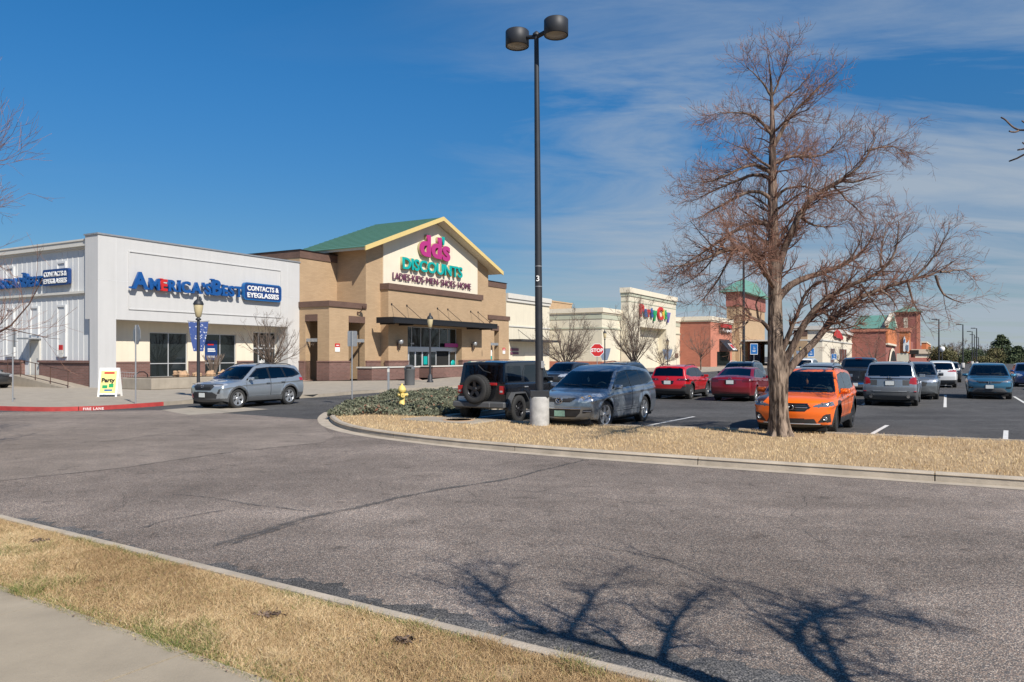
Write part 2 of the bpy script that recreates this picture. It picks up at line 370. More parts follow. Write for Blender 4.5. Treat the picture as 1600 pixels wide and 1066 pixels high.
def spot_mat(name, base, dots):
    m = mat(name, base, .8); nt = m.node_tree; b = nt.nodes['Principled BSDF']; L = nt.links.new
    uv = nt.nodes.new('ShaderNodeUVMap'); v = nt.nodes.new('ShaderNodeTexVoronoi'); v.inputs['Scale'].default_value = 9; L(uv.outputs[0], v.inputs['Vector'])
    r = ramp(nt, [(.22, dots), (.30, base)]); L(v.outputs['Distance'], r.inputs[0]); L(r.outputs[0], b.inputs['Base Color']); return m
def bark_mat(name, c0, c1, scale=9.0):
    m = bpy.data.materials.new(name); m.use_nodes = True; nt = m.node_tree; L = nt.links.new
    b = nt.nodes['Principled BSDF']; b.inputs['Roughness'].default_value = 0.9; b.inputs['Specular IOR Level'].default_value = 0.15
    tc = nt.nodes.new('ShaderNodeTexCoord'); mp = nt.nodes.new('ShaderNodeMapping'); mp.inputs['Scale'].default_value = (1, 1, 0.22); L(tc.outputs['Object'], mp.inputs[0])
    n = nt.nodes.new('ShaderNodeTexNoise'); n.inputs['Scale'].default_value = scale; n.inputs['Detail'].default_value = 8; n.inputs['Distortion'].default_value = 0.8; L(mp.outputs[0], n.inputs['Vector'])
    r = ramp(nt, [(0.36, c0), (0.5, tuple((a + d) / 2 for a, d in zip(c0, c1))), (0.66, c1)]); L(n.outputs['Fac'], r.inputs[0]); L(r.outputs[0], b.inputs['Base Color'])
    bp = nt.nodes.new('ShaderNodeBump'); bp.inputs['Strength'].default_value = 0.9; bp.inputs['Distance'].default_value = 0.05; L(n.outputs['Fac'], bp.inputs['Height']); L(bp.outputs[0], b.inputs['Normal'])
    return m

M = {}
M['road'] = asphalt_mat('road_asphalt', [(.165, .138, .124), (.325, .236, .186), (.226, .197, .176), (.41, .315, .245), (.182, .16, .146), (.52, .44, .365), (.27, .205, .166), (.12, .113, .11)], (.092, .083, .076))
M['road_old'] = asphalt_mat('old_asphalt', [(.21, .18, .155), (.33, .255, .205), (.26, .225, .195), (.40, .32, .255), (.22, .19, .17)], (.13, .113, .10), macro=.16, seed=6)
M['lot'] = asphalt_mat('lot_asphalt', [(.078, .076, .075), (.118, .111, .107), (.092, .091, .09), (.15, .143, .138), (.082, .081, .08)], (.043, .042, .0415), macro=0.18, cell=80, seed=11)
def crack_mat(name, col):
    m = bpy.data.materials.new(name); m.use_nodes = True; nt = m.node_tree; L = nt.links.new
    b = nt.nodes['Principled BSDF']; b.inputs['Roughness'].default_value = .9; out = nt.nodes['Material Output']
    a = nt.nodes.new('ShaderNodeAttribute'); a.attribute_name = 'tint'; tc = nt.nodes.new('ShaderNodeTexCoord')
    n = nt.nodes.new('ShaderNodeTexNoise'); n.inputs['Scale'].default_value = 34; n.inputs['Detail'].default_value = 5; L(tc.outputs['Object'], n.inputs['Vector'])
    n2 = nt.nodes.new('ShaderNodeTexNoise'); n2.inputs['Scale'].default_value = 2.6; n2.inputs['Detail'].default_value = 3; L(tc.outputs['Object'], n2.inputs['Vector'])
    f = vmath(nt, 'ADD', vmath(nt, 'MULTIPLY', a.outputs['Fac'], .75), vmath(nt, 'ADD', vmath(nt, 'MULTIPLY', n.outputs['Fac'], .9), vmath(nt, 'MULTIPLY', n2.outputs['Fac'], .8)))
    r = ramp(nt, [(.0, (0, 0, 0)), (.62, (0, 0, 0)), (.86, (.85, .85, .85))]); L(vmath(nt, 'MULTIPLY', f, .5), r.inputs[0])
    rc = ramp(nt, [(.35, tuple(c * .8 for c in col)), (.7, tuple(c * 1.35 for c in col))]); L(n.outputs['Fac'], rc.inputs[0]); L(rc.outputs[0], b.inputs['Base Color'])
    tr = nt.nodes.new('ShaderNodeBsdfTransparent'); mx = nt.nodes.new('ShaderNodeMixShader'); L(r.outputs[0], mx.inputs[0]); L(tr.outputs[0], mx.inputs[1]); L(b.outputs[0], mx.inputs[2]); L(mx.outputs[0], out.inputs[0])
    return m
M['crack'] = crack_mat('worn_crack', (.085, .08, .077))
M['broken'] = asphalt_mat('broken_asphalt', [(.11, .107, .105), (.16, .15, .145), (.085, .084, .084), (.2, .185, .17)], (.04, .04, .04), macro=0.3, cell=75, seed=4)
M['seal'] = asphalt_mat('crack_filler', [(.145, .132, .12), (.19, .165, .145), (.125, .115, .107), (.23, .195, .165)], (.085, .078, .07), macro=0.3, cell=95, crack_amt=0, seed=2)
M['conc'] = mat('concrete', (.335, .29, .23), .9, var=.16, vscale=1.6, bump=.25, bscale=60, grime=.12)
M['conc_walk'] = mat('concrete_walk', (.335, .28, .205), .9, var=.13, vscale=2.5, bump=.3, bscale=110)
M['conc_kerb'] = mat('concrete_kerb', (.43, .365, .285), .9, var=.25, vscale=2.2, bump=.5, bscale=70)
M['conc_light'] = mat('concrete_base', (.40, .39, .37), .85, var=.28, vscale=5, bump=.4, bscale=30)
M['pink'] = mat('tinted_concrete', (.42, .28, .22), .9, var=.1, vscale=1.2)
M['redk'] = mat('red_kerb_paint', (.42, .05, .045), .7, var=.28, vscale=3)
M['white'] = mat('white_stucco', (.53, .525, .515), .9, var=.035, vscale=.7, bump=.08, bscale=50, grime=.06)
M['siding'] = mat('grey_siding', (.62, .625, .62), .6, var=.04, vscale=.8, grime=.08)
M['offwhite'] = mat('offwhite_trim', (.58, .56, .51), .8, var=.06, vscale=2)
M['cream'] = mat('cream_stucco', (.72, .645, .51), .9, var=.04, vscale=.9, bump=.1, bscale=50, grime=.06)
M['cream2'] = mat('pale_cream', (.66, .60, .47), .9, var=.05, vscale=.9, grime=.08)
M['sage'] = mat('sage_band', (.44, .45, .35), .9, var=.06, vscale=1)
M['tan'] = brick_mat('tan_brick', (.405, .275, .16), (.455, .315, .188), (.36, .26, .16), var=.06)
M['dbrick'] = brick_mat('dark_brick', (.15, .075, .06), (.21, .105, .085), (.19, .14, .12), bw=.3, bh=.1, mort=.012, var=.15)
M['band'] = brick_mat('brown_band', (.12, .068, .05), (.15, .085, .062), (.10, .065, .05), bw=.3, bh=.1, var=.1)
M['rbrick'] = brick_mat('red_brick', (.33, .10, .062), (.39, .13, .08), (.34, .19, .14), bw=.4, bh=.12, var=.08)
M['dredbrick'] = brick_mat('deep_red_brick', (.26, .08, .06), (.33, .105, .08), (.3, .16, .13), bw=.4, bh=.12, var=.1)
M['orange_st'] = mat('orange_stucco', (.58, .19, .07), .9, var=.06, vscale=.8)
M['salmon'] = mat('salmon_stucco', (.52, .2, .13), .9, var=.05, vscale=.8)
M['roofg'] = mat('green_metal_roof', (.085, .19, .13), .45, metal=.1, var=.08, vscale=1.5)
M['roofgl'] = mat('pale_green_roof', (.12, .27, .21), .6, var=.1, vscale=.5)
M['fascia'] = mat('yellow_fascia', (.66, .50, .20), .7, var=.05)
M['eave'] = mat('pale_eave', (.62, .54, .40), .8, var=.05)
M['flat'] = mat('roof_membrane', (.35, .34, .33), .9, var=.1)
M['black'] = mat('black_metal', (.018, .018, .02), .45, metal=.2)
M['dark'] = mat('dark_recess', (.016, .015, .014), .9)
M['brown'] = mat('brown_rail', (.10, .055, .04), .5, metal=.2)
M['galv'] = mat('galvanised', (.38, .39, .40), .45, metal=.5, var=.12, vscale=6)
M['alu'] = mat('aluminium_frame', (.58, .59, .60), .4, metal=.35)
M['store_glass'] = mat('store_glass', (.016, .021, .022), .03, spec=.75)
M['lensw'] = mat('lamp_lens', (.52, .43, .25), .4, spec=.6)
M['lensd'] = mat('dusty_lens', (.33, .30, .24), .35)
M['pole'] = mat('charcoal_paint', (.026, .028, .033), .55, metal=.1, var=.25, vscale=4)
M['blue'] = mat('sign_blue', (.006, .075, .27), .35, spec=.6)
M['dblue'] = mat('sign_dark_blue', (.012, .045, .17), .4)
M['bluecab'] = mat('sign_cabinet_blue', (.012, .115, .33), .35)
M['red'] = mat('sign_red', (.52, .02, .02), .4)
M['signw'] = mat('sign_white', (.78, .78, .76), .45)
M['mag'] = mat('sign_magenta', (.42, .03, .19), .4)
M['teal'] = mat('sign_teal', (.0, .36, .33), .4)
M['plum'] = mat('sign_plum', (.15, .05, .095), .5)
M['signside'] = mat('sign_return', (.42, .36, .2), .5)
M['gold'] = mat('sign_gold', (.62, .43, .06), .5)
M['green'] = mat('sign_green', (.02, .32, .11), .4)
M['purple'] = mat('sign_purple', (.16, .14, .40), .4)
M['hyd'] = mat('hydrant_yellow', (.72, .54, .16), .55, var=.12, vscale=12)
M['bin'] = mat('bin_grey', (.11, .115, .12), .6, var=.1)
M['bannerb'] = spot_mat('banner_blue', (.045, .085, .26), (.55, .58, .66))
M['bannerg'] = mat('banner_greyblue', (.15, .19, .26), .8, var=.3, vscale=8)
M['rock'] = mat('tan_rock', (.42, .27, .16), .95, var=.25, vscale=6, bump=.5, bscale=14)
M['line'] = mat('line_paint', (.62, .61, .58), .8, var=.2, vscale=6)
M['soil'] = mat('dry_thatch', (.38, .265, .145), 1.0, var=.3, vscale=7, bump=.6, bscale=60)
M['soil2'] = mat('dark_mulch', (.10, .075, .05), 1.0, var=.4, vscale=9, bump=.6, bscale=30)
M['grass'] = tint_mat('grass_blades', [(0, (.34, .225, .115)), (.35, (.56, .40, .215)), (.62, (.73, .57, .35)), (.8, (.54, .43, .21)), (.9, (.16, .19, .05)), (1, (.09, .15, .035))])
M['shrub'] = tint_mat('juniper_leaves', [(0, (.075, .08, .055)), (.5, (.15, .16, .105)), (.8, (.22, .22, .15)), (.93, (.19, .13, .09)), (1, (.26, .12, .08))])
M['ever'] = tint_mat('evergreen', [(0, (.035, .05, .028)), (.6, (.075, .10, .05)), (1, (.13, .15, .075))])
M['olive'] = tint_mat('olive_leaf', [(0, (.08, .078, .035)), (.6, (.15, .14, .065)), (1, (.24, .2, .1))])
M['bark'] = bark_mat('island_bark', (.05, .036, .028), (.34, .26, .2), 13.0)
M['bark2'] = bark_mat('grey_bark', (.06, .043, .035), (.25, .18, .14))
M['twig'] = tint_mat('red_twigs', [(0, (.075, .045, .037)), (.5, (.19, .105, .078)), (1, (.42, .225, .155))])
M['twig2'] = tint_mat('grey_twigs', [(0, (.10, .075, .06)), (1, (.26, .2, .16))])
M['branch'] = tint_mat('dark_branches', [(0, (.055, .036, .032)), (.6, (.13, .085, .066)), (1, (.23, .15, .115))])
# cars
M['tyre'] = mat('tyre_rubber', (.028, .028, .028), .85, var=.3, vscale=12)
M['rim'] = mat('alloy', (.60, .61, .62), .3, metal=.75)
M['rimd'] = mat('dark_alloy', (.04, .04, .045), .35, metal=.6)
M['rimg'] = mat('grey_alloy', (.25, .26, .27), .35, metal=.7)
M['plastic'] = mat('black_plastic', (.03, .031, .033), .6, var=.12, vscale=5)
M['plasticg'] = mat('grey_plastic', (.075, .077, .08), .6, var=.1, vscale=5)
M['gloss'] = mat('gloss_black', (.012, .012, .013), .15, coat=.5)
M['under'] = mat('underbody', (.01, .01, .01), .95)
M['inter'] = mat('cabin_trim', (.10, .10, .10), .85)
M['interl'] = mat('cabin_beige', (.22, .2, .17), .85)
M['glass'] = glass_mat('car_glass', (.46, .56, .56), .03)
M['glassd'] = glass_mat('tinted_glass', (.035, .04, .045), .04)
M['lampc'] = mat('clear_lamp', (.55, .57, .60), .12, metal=.45, coat=1)
M['lampd'] = mat('smoked_lamp', (.22, .23, .25), .12, metal=.5, coat=1)
M['tail'] = mat('tail_lamp', (.36, .012, .015), .15, coat=1)
M['taild'] = mat('dark_tail_lamp', (.10, .008, .01), .12, coat=1)
M['amber'] = mat('amber_lamp', (.6, .2, .03), .2, coat=1)
M['chrome'] = mat('chrome', (.75, .76, .78), .12, metal=1)
M['plate'] = mat('plate_white', (.62, .64, .62), .45, var=.15, vscale=30)
M['plateg'] = mat('plate_green', (.22, .36, .28), .45, var=.3, vscale=40)
# ------------------------------------------------------------ ground, roads, kerbs
def sheet(name, pts, z, m, kind='structure'):
    mb = MB(); mb.poly([(p[0], p[1], z) for p in pts]); o = mb.build(name, m); tag(o, kind=kind); return o
def poly_norm(P, closed=False):
    P = [Vector(p[:2]) for p in P]; N = []
    for i in range(len(P)):
        a = P[max(i - 1, 0)]; b = P[min(i + 1, len(P) - 1)]; t = (b - a).normalized(); N.append(Vector((-t.y, t.x)))
    return P, N
def resample(P, step):
    P = [Vector(p[:2]) for p in P]; out = []
    for a, b in zip(P[:-1], P[1:]):
        n = max(1, int((b - a).length / step))
        for k in range(n): out.append(a + (b - a) * k / n)
    out.append(P[-1]); return out
def smooth_line(P, it=2):
    P = [Vector(p[:2]) for p in P]
    for _ in range(it):
        Q = [P[0]]
        for a, b in zip(P[:-1], P[1:]): Q += [a * .75 + b * .25, a * .25 + b * .75]
        Q.append(P[-1]); P = Q
    return P
def kerb(name, P, side, m, h=.15, w=.16, joint=3.0, z=0.0, struct=True):
    """kerbstones along P, lying on the given side (+1 left of travel); one mesh with open joints"""
    P = resample(P, .35); P, N = poly_norm(P); mb = MB(); acc = 0; seg = []
    prof = [(0.0, 0.0), (.018, h - .035), (.045, h - .008), (.075, h), (w, h), (w, 0)]
    def flush(seg):
        if len(seg) < 2: return
        vs = []; k = len(prof)
        for p, n in seg: vs += [(p.x + n.x * side * a, p.y + n.y * side * a, z + b) for a, b in prof]
        fs = []
        for i in range(len(seg) - 1):
            for j in range(k - 1):
                fs.append((i * k + j, (i + 1) * k + j, (i + 1) * k + j + 1, i * k + j + 1))
        fs += [tuple(range(k)), tuple(range((len(seg) - 1) * k, len(seg) * k))[::-1]]
        mb._add(vs, fs)
    for i, (p, n) in enumerate(zip(P, N)):
        seg.append((p, n))
        if i: acc += (P[i] - P[i - 1]).length
        if acc > joint:
            t = (P[i] - P[i - 1]).normalized()
            seg[-1] = (p - t * .009, n); flush(seg); seg = [(p + t * .009, n)]; acc = 0
    flush(seg)
    o = mb.build(name, m); tag(o, kind='structure'); return o

sheet('parking_lot', [(-600, -300), (900, -300), (900, 1500), (-600, 1500)], 0, M['lot'])
K0, KD = Vector((-6.07, 9.10)), Vector((.834, -.551)); KN = Vector((-.551, -.834))     # near kerb line, direction, towards the camera
FRONT = [G(1600, 762.6) + (), G(1375, 747), G(1088, 727.2), G(869, 711.4), G(705, 697), G(600, 684), G(545, 674), G(519, 664)]
FRONT = [Vector(p) for p in FRONT]; FR_EXT = FRONT[0] + Vector((.863, -.505)) * 26
LEFTS = [Vector(p) for p in [(-6.05, 25.2), (-6.45, 29.0), (-6.5, 33.0), (-5.9, 37.4), (-4.9, 39.5), (-3.4, 40.2)]]
OUT = [FR_EXT, FRONT[0]] + smooth_line(FRONT[1:] + LEFTS, 2)
sheet('road', [K0 + KD * -70, K0 + KD * 40, Vector((48, -12)), FR_EXT] + [p for p in OUT[1:] if p.y < 24.2] + [Vector(G(480, 655)), Vector(G(330, 644.5)), Vector(G(250, 641)), Vector(G(100, 643)), Vector(G(0, 644)), Vector((-26, 31)), Vector((-70, 58))], .004, M['road'])
sheet('road_patch', [Vector(G(*p)) for p in ((-160, 768), (0, 752), (201, 730), (363, 706), (500, 692), (522, 683), (505, 668), (480, 657), (330, 647), (250, 643.5), (100, 645), (0, 646.5), (-160, 650))], .0065, M['road_old'])
# concrete gutter round the island
P_, N_ = poly_norm(resample(OUT, .4)); g = MB()
for i in range(len(P_) - 1):
    if P_[i].y > 27: break
    def gw(p): return .26 + .10 * max(0, min(1, (-2.2 - p.x) / 3.0))
    a, b = P_[i], P_[i + 1]; na, nb = N_[i] * gw(a), N_[i + 1] * gw(b)
    g.poly([(a.x, a.y, .009), (b.x, b.y, .009), (b.x + nb.x, b.y + nb.y, .009), (a.x + na.x, a.y + na.y, .009)])
tag(g.build('concrete_gutter', M['conc_kerb']), kind='structure')
kerb('island_kerb', OUT, -1, M['conc_kerb'], joint=3.6)
BACK = [Vector(p) for p in [(-3.4, 40.2), (2.2, 37.0), (3.2, 33.6), (.55, 28.7), (-1.95, 24.1), (-1.75, 23.55), (-.9, 22.75), (.71, 21.5), (5.79, 19.75), (8.46, 18.40), (11.35, 16.95), (26, 8.6), (31, 5.6)]]
kerb('island_rear_kerb', BACK, -1, M['conc_kerb'], joint=3.6)
ISL = OUT + BACK[1:]
sheet('island_soil', ISL, .115, M['soil'])
# near kerb, verge and walk
kerb('near_kerb', [K0 + KD * -60, K0 + KD * 30], -1, M['conc_kerb'], joint=3.0)
va = K0 + KN * .15; vb = K0 + KN * 1.34
sheet('verge_soil', [va + KD * -60, va + KD * 30, vb + KD * 30, vb + KD * -60], .125, M['soil'])
w = MB(); t0 = -39.77
k = 0
while t0 < 30:
    t1 = t0 + 1.75
    a, b = vb + KD * (t0 + .009), vb + KD * (t1 - .009); c, e = b + KN * 1.55, a + KN * 1.55
    dz = .002 * math.sin(k * 2.3)
    w.prism([(p.x, p.y) for p in (a, b, c, e)], -.02, .14 + dz); t0 = t1; k += 1
tag(w.build('sidewalk', M['conc_walk']), kind='structure')
va2 = vb + KN * 1.55
sheet('lawn_soil', [va2 + KD * -60, va2 + KD * 30, va2 + KD * 30 + KN * 14, va2 + KD * -60 + KN * 14], .12, M['soil'])
# broken edge of the asphalt along the near kerb, and filled cracks
nt_, nv_ = 900, 16; tt = np.linspace(-14, 13, nt_); vv = np.linspace(0, 1, nv_); g_ = np.random.default_rng(3)
wid = .30 + .09 * np.sin(tt * 1.7) + .06 * np.sin(tt * 5.1 + 1) + .04 * np.sin(tt * 13.3 + 2) + .03 * np.sin(tt * 31) + g_.normal(size=nt_) * .012 + .30 * np.clip((tt - 4.5) / 2.5, 0, 1); wid = np.maximum(wid, .08)
TT, VV = np.meshgrid(tt, vv, indexing='ij'); off_ = VV * wid[:, None]
lump = np.abs(np.sin(TT * 7.3 + VV * 4) * np.sin(TT * 17.1 - VV * 9 + 1)) + .6 * np.abs(np.sin(TT * 31 + VV * 13)) + .5 * g_.random(TT.shape)
zz_ = .0085 + np.clip(lump, 0, 2) * .011 * np.sin(np.pi * np.clip(VV * .9 + .1, 0, 1)) * np.clip((TT - 1) / 4, .15, 1)
px_ = K0.x + KD.x * TT - KN.x * off_ + g_.normal(size=TT.shape) * .006; py_ = K0.y + KD.y * TT - KN.y * off_ + g_.normal(size=TT.shape) * .006
I, J = np.meshgrid(np.arange(nt_ - 1), np.arange(nv_ - 1), indexing='ij'); q = (I * nv_ + J).ravel()
o = np_mesh('broken_road_edge', np.stack([px_, py_, zz_], -1).reshape(-1, 3), np.stack([q, q + nv_, q + nv_ + 1, q + 1], 1), M['broken']); tag(o, kind='structure')
CV, CF, CA = [], [], []
def crack(px, w0, w1, z, seed):
    r = random.Random(seed); P = resample([Vector(G(*p)) for p in px], .07); P, N = poly_norm(P); L = len(P); off = 0; base = len(CV)
    for i, (p, n) in enumerate(zip(P, N)):
        off = off * .9 + r.uniform(-.018, .018); ww = (w0 + (w1 - w0) * i / L) * r.uniform(.8, 1.2); q = p + n * off; e = min(1, i / 6, (L - 1 - i) / 6)
        for k, a in ((1, 0.0), (0, 1.0), (-1, 0.0)): CV.append((q.x + n.x * ww * k, q.y + n.y * ww * k, z)); CA.append(a * e)
        if i:
            b = base + (i - 1) * 3; CF.append((b, b + 3, b + 4, b + 1)); CF.append((b + 1, b + 4, b + 5, b + 2))
for i, (px, w0, w1) in enumerate([([(-60, 757), (0, 753), (201, 731), (363, 707), (525, 690)], .07, .06), ([(300, 866), (420, 827), (500, 806), (560, 794), (680, 767), (800, 747), (870, 730), (930, 717)], .20, .09), ([(310, 866), (370, 850), (440, 826), (520, 806)], .12, .05),
        ([(250, 771), (330, 780), (400, 792), (510, 804)], .035, .06), ([(180, 838), (260, 815), (330, 803), (400, 792)], .06, .04), ([(742, 761), (886, 775), (987, 785), (1206, 809), (1290, 823)], .03, .022),
        ([(1420, 823), (1594, 842), (1700, 850)], .022, .022), ([(690, 880), (760, 862), (900, 850), (1010, 868), (1130, 905)], .02, .016), ([(1240, 818), (1330, 870), (1480, 930)], .016, .01), ([(0, 700), (180, 690), (330, 668)], .05, .04), ([(980, 790), (1080, 850), (1100, 905)], .014, .01), ([(1000, 868), (1120, 862), (1200, 850)], .014, .01)]):
    crack(px, w0, w1, .0105 + .0012 * i, i)
o = np_mesh('road_cracks', CV, CF, M['crack'], attr=CA); tag(o, kind='structure')
# concrete forecourt in front of the shops
RED = [Vector(p) for p in [(-60, 52), (-27, 32.6), (-22.5, 29.9), G(0, 641), G(60, 642.5), G(100, 642.5), G(160, 640.5), G(245, 634.5), G(300, 630), G(490, 621.5), G(560, 615), G(700, 607), (10.5, 72), (38, 120), (84, 196)]]
sheet('forecourt', [p for p in RED] + [Vector((60, 250)), Vector((-90, 150)), Vector((-90, 60))], .15, M['conc'])
RS = smooth_line(RED, 2)
ir = [i for i, p in enumerate(RS) if p.x > Vector(G(245, 634.5)).x][0]
kr_ = kerb('red_kerb', RS[:ir + 1], -1, M['redk'], h=.156, joint=4.0)
kerb('forecourt_kerb', RS[ir:], -1, M['conc'], h=.156, joint=4.0)
sheet('forecourt_paving', [G(468, 596, .15), G(560, 589, .15), G(660, 594, .15), G(640, 585, .15), (-3.5, 75), (-12, 62), (-16.5, 58)], .154, M['pink'])
sheet('drain_pan', [G(252, 641), G(300, 637), G(340, 641), G(360, 645), G(296, 649)], .0085, M['conc'])
sheet('drain_pan', [G(300, 637), G(335, 634), G(420, 640), G(360, 645)], .0125, M['conc'])
for seg, tx in (((100, 642.6), 'FIRE LANE'), ((-14, 641.2), 'FIRE LANE')):
    a = Vector(G(seg[0] + 30, seg[1] - .4)); b = Vector(G(seg[0] + 66, seg[1] - 1.4)) if seg[0] > 0 else Vector(G(24, 641.8)); t = (b - a).normalized()
    o, wd = text_obj(tx, 'kerb_lettering', M['signw'], .13, .002, .002, parent=kr_, space=1.15)
    o.location = (a.x + t.y * .012, a.y - t.x * .012, .025); o.rotation_euler = (0, 0, math.atan2(t.y, t.x))
# parking bay lines
def bay(n0, n1, d, w=.11, name='bay_line', z=.005):
    a, b = n_ * n0 + d_ * d, n_ * n1 + d_ * d; h = d_ * w / 2
    return [(a - h), (b - h), (b + h), (a + h)]
TH = 29.5
def frame(deg): return Vector((math.sin(R(deg)), math.cos(R(deg)))), Vector((math.cos(R(deg)), -math.sin(R(deg))))
n_, d_ = frame(33)
lines = MB()
dl = Vector((8.53, 18.6)).dot(d_)
for k in range(-5, 9):
    q = bay(19.2 if k > -3 else 20.0, 24.4, dl + 2.87 * k); lines.poly([(p.x, p.y, .005) for p in q])
n_, d_ = frame(29.5)
for k in range(-14, 14):
    q = bay(34.2, 44.9, -.05 + 2.93 * k); lines.poly([(p.x, p.y, .005) for p in q])
    q = bay(55.0, 66, -.05 + 2.93 * k); lines.poly([(p.x, p.y, .005) for p in q])
tag(lines.build('bay_lines', M['line']), kind='structure')
# ------------------------------------------------------------ shops: u along the shop fronts, b back into the shop, z up
AO = Vector((-23.94, 44.4)); RZB = R(90 - 29.5)
def B2W(u, b, z=0): 
    p = AO + n_ * u - d_ * b; return Vector((p.x, p.y, z))
class BB(MB):
    def __init__(s, u0=0, b0=0): super().__init__(); s.u0 = u0; s.b0 = b0
    def build(s, *a, **k):
        s.v = [(x - s.u0, y - s.b0, z) for x, y, z in s.v]
        # UVs stay in metres
        return super().build(*a, **k)
def shop(name, label, u0, b0, cat='building'):
    return thing(name, label, cat, B2W(u0, b0, 0), RZB)
def window(t, u0, b0, a0, a1, z0, z1, b, cols=2, transom=None, name='window', fm='alu', gm='store_glass', fw=.055):
    f = BB(u0, b0)
    f.box(a0, a0 + fw, b, b + .10, z0, z1); f.box(a1 - fw, a1, b, b + .10, z0, z1); f.box(a0 + fw, a1 - fw, b, b + .10, z0, z0 + fw); f.box(a0 + fw, a1 - fw, b, b + .10, z1 - fw, z1)
    for k in range(1, cols):
        x = a0 + (a1 - a0) * k / cols; f.box(x - fw / 2, x + fw / 2, b + .005, b + .095, z0 + fw, z1 - fw)
    if transom is not None: f.box(a0 + fw, a1 - fw, b + .01, b + .09, transom - fw / 2, transom + fw / 2)
    o = f.build(name, M[fm], t)
    p = BB(u0, b0); p.box(a0 + fw * .5, a1 - fw * .5, b + .045, b + .06, z0 + fw * .5, z1 - fw * .5); p.build('pane', M[gm], o)
    return o
ZB = .15
# ---- white eyewear store
T = shop('eyewear_store', 'white single storey store with grey ribbed side wall and deep white fascia', 0, 0)
w = BB(); w.box(0, 15.9, 0, 1.25, 4.15, 9.04); w.build('fascia', M['white'], T)
w = BB(); w.box(0, 1.12, 0, .80, ZB - .1, 4.15); w.build('corner_pier', M['white'], T)
w = BB(); w.box(14.72, 15.9, 0, 1.25, ZB - .1, 4.15); w.build('end_pier', M['white'], T)
w = BB(); w.box(1.15, 1.35, .02, .1, 4.155, 4.158) if False else None
# sign field moulding
w = BB()
for a0, a1, z0, z1 in ((1.95, 13.95, 8.24, 8.29), (1.95, 13.95, 4.78, 4.83), (1.90, 1.95, 4.78, 8.29), (13.95, 14.0, 4.78, 8.29)): w.box(a0, a1, -.05, .02, z0, z1)
w.build('moulding', M['white'], T)
for a0, a1, z0, z1 in ((1.115, 1.13, 4.17, 9.0), (14.70, 14.715, 4.17, 9.0), (.02, 1.9, 6.42, 6.435), (14.0, 15.88, 6.42, 6.435), (7.9, 7.912, 8.3, 9.0)): w = BB(); w.box(a0, a1, -.006, .01, z0, z1); w.build('control_joint', M['siding'], T)
w = BB(); w.box(-.06, 15.96, -.06, 1.3, 9.04, 9.13); w.build('parapet_cap', M['galv'], T)
# recessed front
wins = [(4.17, 6.95, .62, 3.5), (8.31, 10.96, .62, 3.5), (12.5, 14.7, ZB, 3.75)]
w = BB(); w.wall(.8, 14.72, ZB - .1, 4.15, wins, 1.2, .16); w.build('front_wall', M['cream'], T)
for a0, a1 in ((1.12, 4.12), (7.0, 8.26), (11.02, 12.44)): w = BB(); w.box(a0, a1, 1.10, 1.2, ZB - .1, 1.55); w.box(a0, a1, 1.07, 1.2, 1.55, 1.64); w.build('brick_base', M['dbrick'], T)
window(T, 0, 0, 4.17, 6.95, .62, 3.5, 1.28, 2, 1.5); wn = window(T, 0, 0, 8.31, 10.96, .62, 3.5, 1.28, 2, 1.5)
q = BB(); q.box(8.42, 9.42, 1.30, 1.32, 1.72, 3.05); ps = q.build('poster', M['dblue'], wn)
for a1, z0, z1, mm in ((9.12, 2.72, 2.82, 'red'), (9.2, 2.42, 2.50, 'signw'), (9.25, 2.28, 2.36, 'signw'), (9.2, 1.95, 1.99, 'signw'), (9.2, 1.87, 1.91, 'signw')): q = BB(); q.box(8.62, a1, 1.285, 1.295, z0, z1); q.build('poster_stripe', M[mm], wn)
dr = BB(); 
for a in (12.5, 13.02, 14.1, 14.62): dr.box(a, a + .08, 1.26, 1.36, ZB, 3.75)
dr.box(12.58, 14.62, 1.27, 1.35, 2.5, 2.6); dr.box(12.58, 14.62, 1.27, 1.35, 3.67, 3.75); dr.box(13.10, 14.1, 1.27, 1.35, ZB, ZB + .12); dr.box(12.58, 13.02, 1.27, 1.35, ZB + .4, ZB + .48)
for a in (13.55,): dr.box(a, a + .09, 1.265, 1.355, ZB + .12, 2.5)
do = dr.build('door', M['alu'], T); q = BB(); q.box(12.52, 14.68, 1.31, 1.325, ZB + .02, 3.73); q.build('pane', M['store_glass'], do)
o, wd = text_obj('ab', 'door_lettering', M['signw'], .42, .002, .012, parent=do); o.location = (13.12, 1.255, 1.45)
o, wd = text_obj('9168', 'street_number', M['signw'], .17, .002, .003, parent=do); o.location = (13.3, 1.255, 2.72)
# main volume and ribbed side wall
w = BB(); w.box(.45, 15.88, 1.62, 36, ZB - .1, 8.72); w.box(.45, .80, 1.2, 1.62, ZB - .1, 8.7); w.box(.8, 15.88, 1.26, 1.62, 4.2, 8.7); w.build('main_volume', M['siding'], T)
w = BB(); w.box(.50, 15.8, 1.3, 35.9, 8.72, 8.76); w.build('roof', M['flat'], T)
w = BB(); b = 1.55
while b < 34:
    bb = (b - 1.55) % 2.75
    w.box(.428, .45, b, b + .05, 1.72, 8.3); b += .55
sd_ = w.build('wall_ribs', M['siding'], T)
w = BB(); w.box(.15, .45, .8, 36, 8.50, 8.80); w.box(.27, .45, .8, 36, 8.40, 8.50); w.box(.10, .5, .75, 36, 8.80, 8.90); w.build('cornice', M['offwhite'], T)
w = BB(); w.box(.27, .45, .8, 36, 5.72, 5.86); w.box(.35, .45, .8, 36, 5.64, 5.72); w.build('ledge', M['offwhite'], T)
